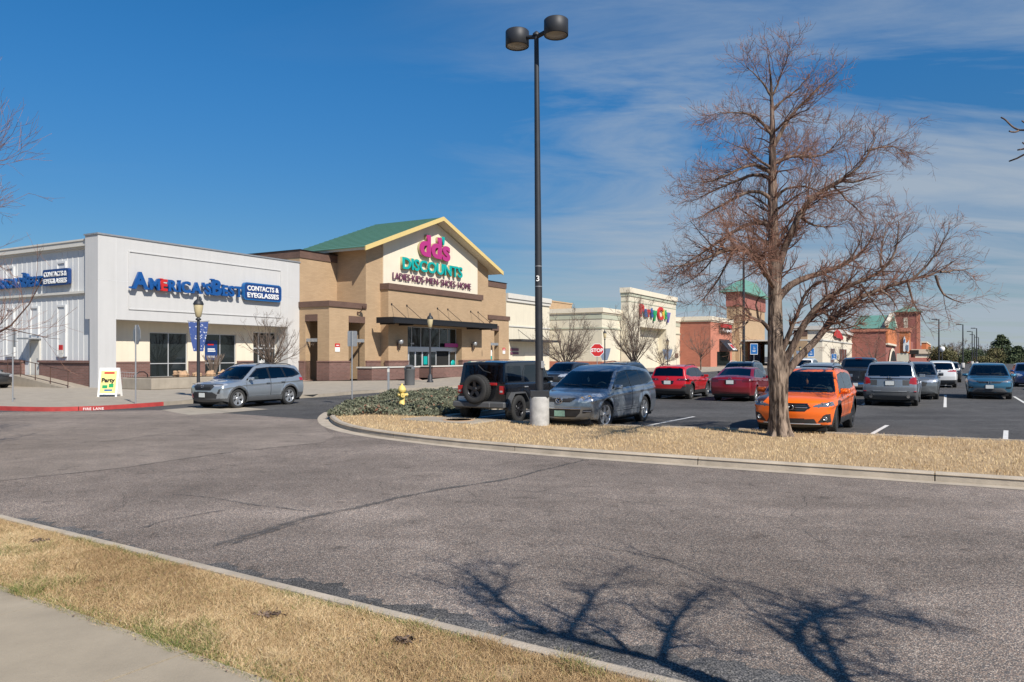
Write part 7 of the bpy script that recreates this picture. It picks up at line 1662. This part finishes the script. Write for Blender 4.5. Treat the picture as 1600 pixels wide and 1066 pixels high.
# trunk: fluted and flared
trunk_px = [(1221, 694, .45), (1221, 687, .335), (1219.5, 674, .25), (1217.5, 655, .222), (1216.5, 630, .203), (1216, 600, .215), (1215, 575, .235), (1213, 548, .195), (1211.5, 520, .172), (1211, 480, .156), (1210, 440, .142), (1209, 400, .128), (1208, 360, .115), (1207.5, 320, .11), (1207, 280, .095), (1207, 240, .08), (1207, 200, .06), (1206, 165, .042), (1205, 130, .026), (1202, 100, .012), (1199, 76, .005)]
K = 64; px_ = np.array(trunk_px); s_ = np.linspace(0, 1, len(px_)); u_ = np.linspace(0, 1, K) ** 1.1
cen = np.array([at(np.interp(t, s_, px_[:, 0]), np.interp(t, s_, px_[:, 1]), TY)[:] for t in u_]); rad = np.interp(u_, s_, px_[:, 2]); nS = 48
a_ = np.linspace(0, 2 * np.pi, nS, endpoint=False); hgt = cen[:, 2] - cen[0, 2]
fl = 1 + (.22 * np.exp(-hgt / .28) + .055 * np.exp(-hgt / 3.))[:, None] * np.sin(a_[None, :] * 7 + hgt[:, None] * .9 + 1.1) + (.05 * np.exp(-hgt / 1.0) + .02)[:, None] * np.sin(a_[None, :] * 12 - hgt[:, None] * 1.4) + .018 * np.sin(a_[None, :] * 19 + hgt[:, None] * 3)
V = np.stack([cen[:, 0:1] + rad[:, None] * fl * np.cos(a_), cen[:, 1:2] + rad[:, None] * fl * np.sin(a_), np.repeat(cen[:, 2:3], nS, 1)], -1).reshape(-1, 3) - ox
I, J = np.meshgrid(np.arange(K - 1), np.arange(nS), indexing='ij'); J2 = (J + 1) % nS; F = np.stack([I * nS + J, I * nS + J2, (I + 1) * nS + J2, (I + 1) * nS + J], -1).reshape(-1, 4)
zf_ = V[F].mean(1)[:, 2]; np_mesh('trunk', V, F, [M['bark'], M['bark2']], T, True, midx=(zf_ + .12 * np.sin(np.arange(len(zf_)) * 1.7) > 3.6).astype(int))
L0 = [limb(*l) for l in limbs]
for C_, q_ in L0:
    kk = np.linspace(0, 1, len(C_))[:, None]; nz = np.cumsum(r.normal(size=C_.shape), 0) * .012; C_ += (nz - nz[:1]) * np.minimum(kk * 4, 1)
by = {}
for C, q in L0: by.setdefault(len(C), []).append((C, q))
big = [(np.array([c for c, _ in v]) - ox, np.array([q for _, q in v]), 9, (0, 1)) for v in by.values()]
bigM = [b for b in big]
add_mesh('limbs', bigM, M['bark2'], T, r)
# uniform set for growing shoots
LP = np.array([resamp3(c, 14) for c, _ in L0]) - ox; LR = np.array([np.interp(np.linspace(0, 1, 14), np.linspace(0, 1, len(q)), q) for _, q in L0])
tr = (resamp3(cen[20:], 14) - ox)[None]; trR = np.interp(np.linspace(0, 1, 14), np.linspace(0, 1, K - 20), rad[20:])[None]
b1, q1 = spawn(LP, LR, 600, (.40, 1.25), (26, 58), 7, .16, .40, .22, .34, .004, r, tp=.75)
b1b, q1b = spawn(tr, trR, 55, (.4, 1.1), (45, 75), 7, .1, .28, .3, .34, .004, r)
b1 = np.concatenate([b1, b1b]); q1 = np.concatenate([q1, q1b])
b2, q2 = spawn(np.concatenate([b1]), q1, 3300, (.22, .66), (25, 60), 5, .14, .5, .12, .38, .0028, r)
b2b, q2b = spawn(LP, LR, 700, (.2, .6), (30, 70), 5, .1, .3, .3, .38, .0028, r)
b3, q3 = spawn(np.concatenate([b2, b2b]), np.concatenate([q2, q2b]), 20000, (.09, .32), (20, 55), 4, .12, .7, .1, .28, .0031, r)
add_mesh('crown', [(b1, q1, 6, (.0, .6)), (b2, q2, 4, (.1, .75)), (b2b, q2b, 4, (.1, .75)), (b3, q3, 3, (.35, 1))], M['twig'], T, r)

def vase_tree(name, label, base, h, spread, seed, n0=14, counts=(160, 900, 2600), twig='twig', fork=.28, tr_r=.14, upw=.5, zb=.15, lean=(0, 0), group=None, rs=1.0, limb_k=.36, droop=.55):
    r = np.random.default_rng(seed); T = thing(name, label, 'tree', (base[0], base[1], zb), 0, group); zf = h * fork
    K = 10; c = np.stack([np.linspace(0, lean[0] * zf, K), np.linspace(0, lean[1] * zf, K), np.linspace(-.05, zf * 1.15, K)], 1); c[1:-1] += r.normal(size=(K - 2, 3)) * .02
    V_, F_ = tubes_np(c[None], (tr_r * np.array([1.5, 1.12, 1.02, 1, .98, .96, .95, .94, .9, .8]))[None], 12); np_mesh('trunk', V_, F_, M['bark2'], T, True)
    P, Q = [], []
    for i in range(n0):
        az = i * 2.39996 + r.uniform(-.3, .3); rr = spread * math.sqrt((i + .6) / n0) * r.uniform(.85, 1.1); top = zf + (h - zf) * (1 - droop * (rr / spread) ** 2) * r.uniform(.88, 1.02)
        s0 = np.array([lean[0] * zf, lean[1] * zf, zf * r.uniform(.82, 1.12)]); e = np.array([math.cos(az) * rr + lean[0] * h, math.sin(az) * rr + lean[1] * h, top])
        mid = s0 + (e - s0) * np.array([.45 + .25 * (1 - upw), .45 + .25 * (1 - upw), .42]); pts = [s0, s0 + (mid - s0) * .5 + np.array([0, 0, .02 * h]), mid, mid + (e - mid) * .5 + r.normal(size=3) * .06 * spread, e]
        P.append(resamp3(pts, 10)); Q.append(np.linspace(tr_r * limb_k, .008, 10))
    P = np.array(P); Q = np.array(Q)
    b1, q1 = spawn(P, Q, counts[0], (h * .10, h * .24), (22, 50), 6, .35, .6, .15, .28, .005 * rs, r); b2, q2 = spawn(b1, q1, counts[1], (h * .05, h * .12), (22, 55), 5, .25, .6, .1, .32, .004 * rs, r); b3, q3 = spawn(b2, q2, counts[2], (h * .025, h * .065), (20, 55), 4, .2, .75, .1, .3, .0032 * rs, r)
    add_mesh('crown', [(P, Q, 7, (0, .3)), (b1, q1, 5, (0, .6)), (b2, q2, 4, (.2, .8)), (b3, q3, 3, (.4, 1))], M[twig], T, r); return T
p = at(884, 590, 60); vase_tree('bare_tree', 'rounded bare tree left of the stop sign, behind the steel blue SUV', p, 5.8, 2.9, 31, 13, (150, 900, 2600), twig='twig2', fork=.2, rs=1.7, tr_r=.15, limb_k=.3, zb=0, upw=.6, group='bare trees before the shops')
p = at(990, 585, 75); vase_tree('bare_tree', 'tall narrow bare tree between the stop sign and the party store lettering', p, 8.0, 3.1, 32, 15, (170, 900, 2600), twig='twig2', fork=.14, rs=1.9, tr_r=.19, limb_k=.3, zb=0, upw=.75, group='bare trees before the shops')
p = at(1035, 585, 90); vase_tree('bare_tree', 'small bare tree before the party store doors', p, 4.6, 2.9, 33, 11, (90, 450, 1100), twig='twig2', fork=.2, rs=2.0, tr_r=.11, limb_k=.3, zb=0, group='bare trees before the shops')
p = at(1095, 590, 100); vase_tree('bare_tree', 'sparse young bare tree before the red brick side wall', p, 6.0, 2.8, 34, 11, (60, 180, 260), twig='twig2', fork=.3, rs=2.4, tr_r=.10, zb=0, group='bare trees before the shops')
p = at(1366, 590, 115); vase_tree('bare_tree', 'pale bare tree before the dark red pet store side wall', p, 4.6, 3.2, 35, 10, (50, 180, 260), twig='twig2', fork=.25, rs=2.2, tr_r=.1, zb=0, group='bare trees before the shops')
p = at(1312, 590, 115); vase_tree('bare_tree', 'pale bare tree before the long cream store windows', p, 4.6, 3.0, 36, 10, (50, 180, 260), twig='twig2', fork=.25, rs=2.2, tr_r=.1, zb=0, group='bare trees before the shops')
p = at(423, 590, 50); vase_tree('bare_tree', 'small spreading bare tree before the white eyewear store door', (p.x, p.y), 4.9, 2.5, 40, 17, (110, 480, 900), twig='twig2', fork=.26, rs=1.5, tr_r=.10, upw=.35, limb_k=.4, group='bare trees before the shops')
# tree at the left edge, mostly out of frame
T = vase_tree('bare_tree', 'bare red twigged tree reaching in from the left edge of the photo', (-13.9, 14.2), 9.9, 4.8, 44, 46, (900, 4600, 16000), fork=.10, tr_r=.22, zb=.12, upw=.1, limb_k=.24, droop=.80)
# multi-stemmed tree just outside the right edge: its limbs throw the shadow on the road
r = np.random.default_rng(55); T = thing('bare_tree', 'bare multi stemmed tree at the right edge, its limbs shadowing the road', 'tree', (3.1, 2.3, .12)); tb = np.array([3.1, 2.3, .12])
te = math.tan(R(SUN_EL)); sh = np.array([math.sin(R(SUN_AZ)), math.cos(R(SUN_AZ))])
def lift(px, hs):
    out = []
    for (x, y), h in zip(px, hs):
        g = np.array(G(x, y)); out.append([g[0] + sh[0] * h / te, g[1] + sh[1] * h / te, h])
    return out
A_, B_ = lift([(1031, 1036)], [2.8])[0], lift([(1319, 1066)], [2.9])[0]
SL = [([tb, (2.95, 2.33, 1.0), A_], .14, .060), ([tb, (3.25, 2.27, 1.1), B_], .14, .060)]
for px, hs, r0 in (([(1031, 1036), (940, 1012), (850, 992), (775, 936), (731, 892), (690, 878)], [2.8, 3.3, 3.8, 4.5, 5.1, 5.5], .085), ([(1031, 1030), (1050, 974), (1080, 940), (1110, 915)], [2.8, 3.5, 4.2, 4.8], .06), ([(880, 1000), (900, 967), (931, 925), (980, 885)], [3.6, 4.0, 4.6, 5.5], .045), ([(985, 1010), (950, 986), (881, 961), (820, 930)], [3.1, 3.5, 4.1, 4.6], .045),
                  ([(1037, 1014), (1075, 1008), (1110, 1012)], [3.0, 3.3, 3.7], .03), ([(1319, 1064), (1287, 1049), (1231, 1005), (1256, 967), (1287, 958), (1337, 942), (1360, 930)], [2.9, 3.1, 3.4, 3.8, 4.1, 4.6, 4.9], .085), ([(1316, 1058), (1312, 1042), (1281, 986), (1272, 961), (1256, 942), (1206, 927)], [2.9, 3.2, 3.6, 4.0, 4.3, 4.9], .06),
                  ([(1287, 958), (1370, 958), (1440, 972)], [4.1, 4.5, 4.9], .022), ([(1319, 1060), (1380, 1052), (1420, 1056)], [3.0, 3.4, 3.8], .03), ([(850, 992), (800, 985), (740, 930), (640, 895)], [3.8, 4.1, 4.8, 5.6], .04), ([(775, 936), (790, 905), (800, 882)], [4.5, 4.9, 5.3], .03)):
    pts_ = lift(px, hs); best = min((float(np.linalg.norm(np.array(pts_[0]) - q)), tuple(q)) for c_, _, _ in SL for q in resamp3([list(p_) for p_ in c_], 60)); pts_ = [list(best[1])] + (pts_[1:] if best[0] < .5 else pts_)      # every limb grows out of an older one
    SL.append((pts_, r0 * .56, .006))
tw = lift([(1231, 1005)], [3.4])[0]
SL += [([tw, (3.9, 3.6, 3.5), (3.62, 4.3, 3.56), at(1606, 203, 4.85)[:]], .009, .006), ([at(1608, 203, 4.85)[:], at(1600, 203.5, 4.9)[:], at(1592, 203.5, 4.95)[:], at(1585, 200.5, 4.98)[:], at(1579, 196, 5.0)[:], at(1573, 189, 5.02)[:], at(1569, 185, 5.04)[:], at(1564, 183.5, 5.05)[:]], .0065, .0048), ([at(1592, 204, 4.95)[:], at(1587, 206.5, 4.9)[:], at(1581, 206.5, 4.88)[:], at(1577, 205, 4.86)[:]], .006, .0045), ([(3.62, 4.3, 3.56), at(1625, 225, 4.7)[:], at(1600, 242, 4.8)[:], at(1592, 249, 4.85)[:], at(1585, 251.5, 4.9)[:], at(1577, 252, 4.92)[:]], .014, .0045), ([at(1625, 225, 4.7)[:], at(1608, 231, 4.75)[:], at(1596, 233.5, 4.8)[:], at(1590, 234.5, 4.8)[:]], .008, .0045), ([at(1615, 210, 4.7)[:], at(1604, 194, 4.75)[:], at(1597, 189, 4.8)[:]], .008, .0045), ([at(1612, 226, 4.7)[:], at(1602, 226, 4.75)[:], at(1598, 223, 4.8)[:]], .006, .0045)]
LP = np.array([resamp3(c, 14) for c, _, _ in SL]) - tb; LR = np.array([np.linspace(a, b, 14) for _, a, b in SL])
np_mesh('trunk', *tubes_np(LP[:2], LR[:2], 14), M['bark2'], T, True)
nl = 11
b1, q1 = spawn(LP[2:2 + nl], LR[2:2 + nl], 260, (.15, .55), (25, 60), 6, .2, .5, .15, .3, .005, r)
def outside(P):   # keep the shoots out of the picture, as the limbs of the real tree are
    Q = P + tb; yy = np.maximum(Q[..., 1], .01); inn = (Q[..., 1] > .1) & (np.abs(Q[..., 0] / yy) < .70) & ((Q[..., 2] - 2) / yy < .50) & ((Q[..., 2] - 2) / yy > -.46); return ~inn.any(1)
k_ = outside(b1); b1, q1 = b1[k_], q1[k_]; b2, q2 = spawn(b1, q1, 1300, (.12, .4), (25, 60), 5, .2, .6, .1, .3, .004, r); k_ = outside(b2); b2, q2 = b2[k_], q2[k_]
b3, q3 = spawn(b2, q2, 1800, (.08, .22), (25, 60), 4, .2, .7, .1, .3, .003, r); k_ = outside(b3); b3, q3 = b3[k_], q3[k_]
np_mesh('limbs', *tubes_np(LP[2:], LR[2:], 10), M['bark2'], T, True)
add_mesh('crown', [(b1, q1, 5, (0, .4)), (b2, q2, 4, (0, .5)), (b3, q3, 3, (0, .5))], M['branch'], T, r)

# --- leafy clusters
def leaf_quads(C, size, r, flat=0.0):
    n = len(C); a = unit(r.normal(size=(n, 3))); b = unit(np.cross(a, r.normal(size=(n, 3)))); s = (size * r.uniform(.6, 1.3, n))[:, None]
    if flat: a[:, 2] *= flat; b[:, 2] *= flat
    V = np.stack([C - a * s - b * s * .35, C + a * s * .2 - b * s * .45, C + a * s + b * s * .1, C - a * s * .1 + b * s * .45], 1).reshape(-1, 3); F = np.arange(4 * n).reshape(-1, 4); return V, F
def in_poly_np(x, y, poly): return inpoly(x, y, [(p[0], p[1]) for p in poly])
SB = [Vector(p) for p in [(-5.75, 23.9), (-5.2, 24.0), (-4.5, 24.6), (-3.1, 24.0), (-2.25, 23.95), (-1.6, 24.9), (.5, 28.7), (3.0, 33.5), (2.0, 36.6), (-3.4, 39.9), (-4.9, 39.2), (-5.85, 37.2), (-6.35, 33), (-6.3, 29), (-5.95, 25.4)]]
r = np.random.default_rng(77); n = 90000; x = r.uniform(-6.9, 3.4, n); y = r.uniform(23.2, 40.4, n); k_ = in_poly_np(x, y, SB); x, y = x[k_], y[k_]
hh = .13 + .065 * np.sin(x * 2.1 + y * .7) + .09 * np.sin(y * 2.6 - x * 1.3) + .05 * np.sin(x * 5.3) ; hh = np.clip(hh, .07, .36)
ctr = np.stack([x + r.normal(size=len(x)) * .05, y + r.normal(size=len(x)) * .05, .11 + hh * r.random(len(x)) ** .5], 1)
V, F = leaf_quads(ctr, .062, r); tv = np.clip(.45 + .25 * np.sin(x * 1.3 + 1) * np.sin(y * 1.1) + r.normal(size=len(x)) * .22, 0, 1)
o = np_mesh('ground_cover', V, F, M['shrub'], None, False, attr=np.repeat(tv, 4)); tag(o, 'low grey green juniper shrubs filling the island bed round the hydrant', 'shrubs', kind='stuff')
sheet('mulch_bed', SB, .125, M['soil2'])
# shrub stems in the concrete planter
pb_ = B2W(7.2, -1.0); T = thing('bare_shrub', 'bare straw coloured shrub in the concrete planter before the poster window', 'shrub', (pb_.x, pb_.y, .7)); r = np.random.default_rng(12)
P = np.array([[[math.cos(a) * .12, math.sin(a) * .12, 0], [math.cos(a) * .3 * q, math.sin(a) * .3 * q, .5], [math.cos(a) * .75 * q, math.sin(a) * .75 * q, 1.1 + .25 * q]] for a, q in zip(r.uniform(0, 6.28, 46), r.uniform(.3, 1, 46))]); P = np.array([resamp3(p, 6) for p in P])
b1, q1 = spawn(P, np.full((46, 6), .012), 160, (.2, .5), (15, 40), 5, .3, .8, .3, .2, .006, r); add_mesh('stems', [(P, np.full((46, 6), .012), 4, (.6, 1)), (b1, q1, 3, (.6, 1))], M['twig2'], T, r)

# --- far trees and bushes
def leafy(name, label, px, py_top, Y, w, kind, seed, mt, n=5200, cat='tree', base=0.0):
    r = np.random.default_rng(seed); top = at(px, py_top, Y); h = top.z; T = thing(name, label, cat, (top.x, top.y, 0), 0, 'trees and bushes beyond the car park')
    m = MB(); m.tube([(0, 0, -.1), (.05, 0, h * .5), (0, .05, h * .92)], [w * .05 + .08, w * .035 + .05, .03], 8); m.build('trunk', M['bark2'], T)
    nb = 90; cl = []
    for i in range(nb):
        f = r.random()
        if kind == 'cone': zz = h * (.08 + .9 * f); rad = w / 2 * (1 - f) ** .8 * r.uniform(.55, 1.08) + .15; az = r.uniform(0, 6.28); cl.append((math.cos(az) * rad, math.sin(az) * rad, zz - rad * .15, .10 * w * (1.2 - f) + .25))
        else:
            v = unit(r.normal(size=3)); q = r.uniform(.45, 1.0); cl.append((v[0] * w / 2 * q, v[1] * w / 2 * q, h * .52 + v[2] * h * .44 * q, .13 * w))
    cl = np.array(cl); i = r.integers(0, nb, n); c = cl[i, :3] + r.normal(size=(n, 3)) * cl[i, 3:4] * np.array([.62, .62, .42]); c[:, 2] = np.clip(c[:, 2], .05, h * 1.02)
    V, F = leaf_quads(c, .022 * w + .10, r); cm = r.uniform(0, .6, nb)[i] + r.uniform(0, .4, n); np_mesh('crown', V, F, mt, T, False, attr=np.repeat(cm, 4)); return T
leafy('spruce_tree', 'tallest dark evergreen right of the far lamp posts', 1565, 524, 205, 8.5, 'cone', 1, M['ever'], 5200)
leafy('pine_tree', 'dark evergreen at the right, lower than the tall one', 1590, 542, 195, 8.5, 'cone', 2, M['ever'], 4200)
leafy('pine_tree', 'olive tree leaning against the left of the tall evergreen', 1556, 542, 195, 4.6, 'round', 3, M['olive'], 2200)
leafy('pine_tree', 'dark bushy evergreen at the foot of the far lamp cluster', 1519, 544, 190, 5.6, 'round', 4, M['ever'], 2600)
leafy('leafy_tree', 'olive green round tree right of the pet store end', 1472, 539, 150, 5.0, 'round', 5, M['olive'], 3000)
leafy('low_bush', 'tan green bush below the far lamp posts', 1538, 557, 175, 4.5, 'round', 6, M['olive'], 1400, 'bush')
leafy('low_bush', 'dark bush left of the teal SUV roof', 1503, 557, 175, 3.2, 'round', 7, M['ever'], 1000, 'bush')
for px, py, Y, w, h_, sd, lab in ((1500, 529, 210, 8, 0, 8, 'faint bare tree behind the second far lamp post'), (1542, 536, 230, 8, 0, 9, 'pinkish bare tree left of the tall evergreen'), (1484, 534, 215, 6, 0, 10, 'faint bare tree behind the olive round tree')):
    p = at(px, py, Y); vase_tree('bare_tree', lab, (p.x, p.y), p.z, w * .75, sd, 16, (150, 700, 1500), twig='twig2', fork=.15, rs=4.5, tr_r=.2, zb=0, group='trees and bushes beyond the car park')

# --- grass
def blades(x, y, z, h, w, lean, r, tint):
    n = len(x); a = r.uniform(0, 2 * np.pi, n); c, s = np.cos(a), np.sin(a); la = r.uniform(0, 2 * np.pi, n); L = lean * h * r.uniform(.2, 1.2, n)
    b = np.stack([x, y, z], 1); wv = np.stack([c * w, s * w, np.zeros(n)], 1); mid = b + np.stack([np.cos(la) * L * .35, np.sin(la) * L * .35, h * .62], 1); top = b + np.stack([np.cos(la) * L, np.sin(la) * L, h * r.uniform(.75, 1, n)], 1)
    V = np.stack([b - wv, b + wv, mid + wv * .7, mid - wv * .7, mid - wv * .7, mid + wv * .7, top + wv * .15, top - wv * .15], 1).reshape(-1, 3)
    i = np.arange(n)[:, None] * 8; F = np.concatenate([i + np.array([[0, 1, 2, 3]]), i + np.array([[4, 5, 6, 7]])]); return V, F, np.repeat(tint, 8)
r = np.random.default_rng(91)
def wave(x, y, s, k): return np.sin(x * s + k) * np.sin(y * s * 1.17 + k * 1.7) + .5 * np.sin(x * s * 2.3 + y * s * 1.1 + k)
def verge(n, t0, t1):
    t = r.uniform(t0, t1, n); v = .16 + (1.40 - .16) * r.random(n); x = K0.x + KD.x * t + KN.x * v; y = K0.y + KD.y * t + KN.y * v
    g = wave(x, y, 2.3, .4) + .5 * wave(x, y, 6.1, 2); edge = np.maximum(np.exp(-((v - 1.38) / .13) ** 2) * .9, np.exp(-((v - .17) / .07) ** 2) * 1.0 * (wave(x, y, 1.4, 3) > .1)); green = (r.random(n) < np.clip(.05 + .40 * np.clip((g - .7) * 1.5, 0, 1) + edge * .55, 0, .85))
    tint = np.where(green, r.uniform(.80, 1, n), np.clip(r.normal(.27 + .17 * wave(x, y, 1.1, 5) + .08 * wave(x, y, 4.3, 2), .16, n), 0, .76)); h = r.uniform(.022, .055, n) * (1 + .35 * (g > 1.05)) * np.where(v > 1.33, .8, 1)
    bare = (wave(x, y, 3.7, 8) + .5 * wave(x, y, 9.3, 1) > 1.35) & ~green; keep = ~bare | (r.random(n) < .22); tuft = 1 + .5 * np.clip(wave(x, y, 7.7, 6), 0, 1.4)
    x, y, h, tint, tuft = x[keep], y[keep], h[keep], tint[keep], tuft[keep]; n = len(x)
    return blades(x, y, np.full(n, .118), h * tuft, r.uniform(.0012, .0024, n), 1.2, r, tint)
V, F, A = verge(230000, -1.5, 9.6); o = np_mesh('verge_grass', V, F, M['grass'], None, False, attr=A); tag(o, 'short dry straw grass with green patches between sidewalk and near kerb', 'grass', kind='stuff')
n = 130000; x = r.uniform(-5.6, 22, n); y = r.uniform(6, 25.5, n); GP = [p for p in OUT if p.y < 24.4] + [Vector((-5.5, 24.1)), Vector((-4.5, 24.7)), Vector((-3.1, 24.1)), Vector((-2.3, 24.0)), Vector((-1.75, 23.4))] + BACK[6:]
k_ = in_poly_np(x, y, GP); x, y = x[k_], y[k_]
from_front = np.full(len(x), 9.0)
for a, b in zip(OUT[:-1], OUT[1:]):
    ab = np.array([b.x - a.x, b.y - a.y]); l2 = (ab ** 2).sum() + 1e-9; q = np.clip(((x - a.x) * ab[0] + (y - a.y) * ab[1]) / l2, 0, 1); from_front = np.minimum(from_front, np.hypot(x - a.x - q * ab[0], y - a.y - q * ab[1]))
k_ = (from_front > .17) & ((np.hypot(x - 6.35, y - 18.1) > .62 + .12 * np.sin(9 * x + 5 * y)) | (r.random(len(x)) < .18)); x, y, from_front = x[k_], y[k_], from_front[k_]; n = len(x)
tint = np.clip(r.normal(.50 + .13 * wave(x, y, .9, 2), .15, n), .02, .74); keep = (wave(x, y, 1.9, 3) + .5 * wave(x, y, 5.1, 7) < 1.3) | (r.random(n) < .35); x, y, tint = x[keep], y[keep], tint[keep]; n = len(x); V, F, A = blades(x, y, np.full(n, .11), r.uniform(.03, .075, n) * (1 + .4 * np.clip(wave(x, y, 3.3, 4), 0, 1)), r.uniform(.003, .006, n), 1.0, r, tint)
o = np_mesh('island_grass', V, F, M['grass'], None, False, attr=A); tag(o, 'dry straw coloured grass covering the island round the large bare tree', 'grass', kind='stuff')
n = 420; t = r.uniform(-1, 9, n); v = 1.42 - np.abs(r.normal(size=n)) * .14; v = np.where(r.random(n) < .35, r.uniform(.2, 1.4, n), v); c = np.stack([K0.x + KD.x * t + KN.x * v, K0.y + KD.y * t + KN.y * v, np.full(n, .152)], 1); V, F = leaf_quads(c, .013, r, .4); o = np_mesh('fallen_leaves', V, F, M['bark2'], None); tag(o, 'tiny dead leaves scattered along the edge of sidewalk and dry grass', 'leaf litter', kind='stuff')
# leaf litter clumps on the verge
for i, (px, py) in enumerate(((60, 849), (632, 1006), (424, 965))):
    g = G(px, py, .13); r2 = np.random.default_rng(i); c = np.stack([g[0] + r2.normal(size=70) * .05, g[1] + r2.normal(size=70) * .035, .15 + .02 * r2.random(70)], 1); V, F = leaf_quads(c, .022, r2, .5); o = np_mesh('leaf_litter', V, F, M['bark2'], None); tag(o, ['dark clump of dead leaves on the dry grass near the left edge', 'dark clump of dead leaves on the dry grass at the bottom of the photo', 'tiny scrap of dead leaves on the dry grass strip'][i], 'leaf litter')
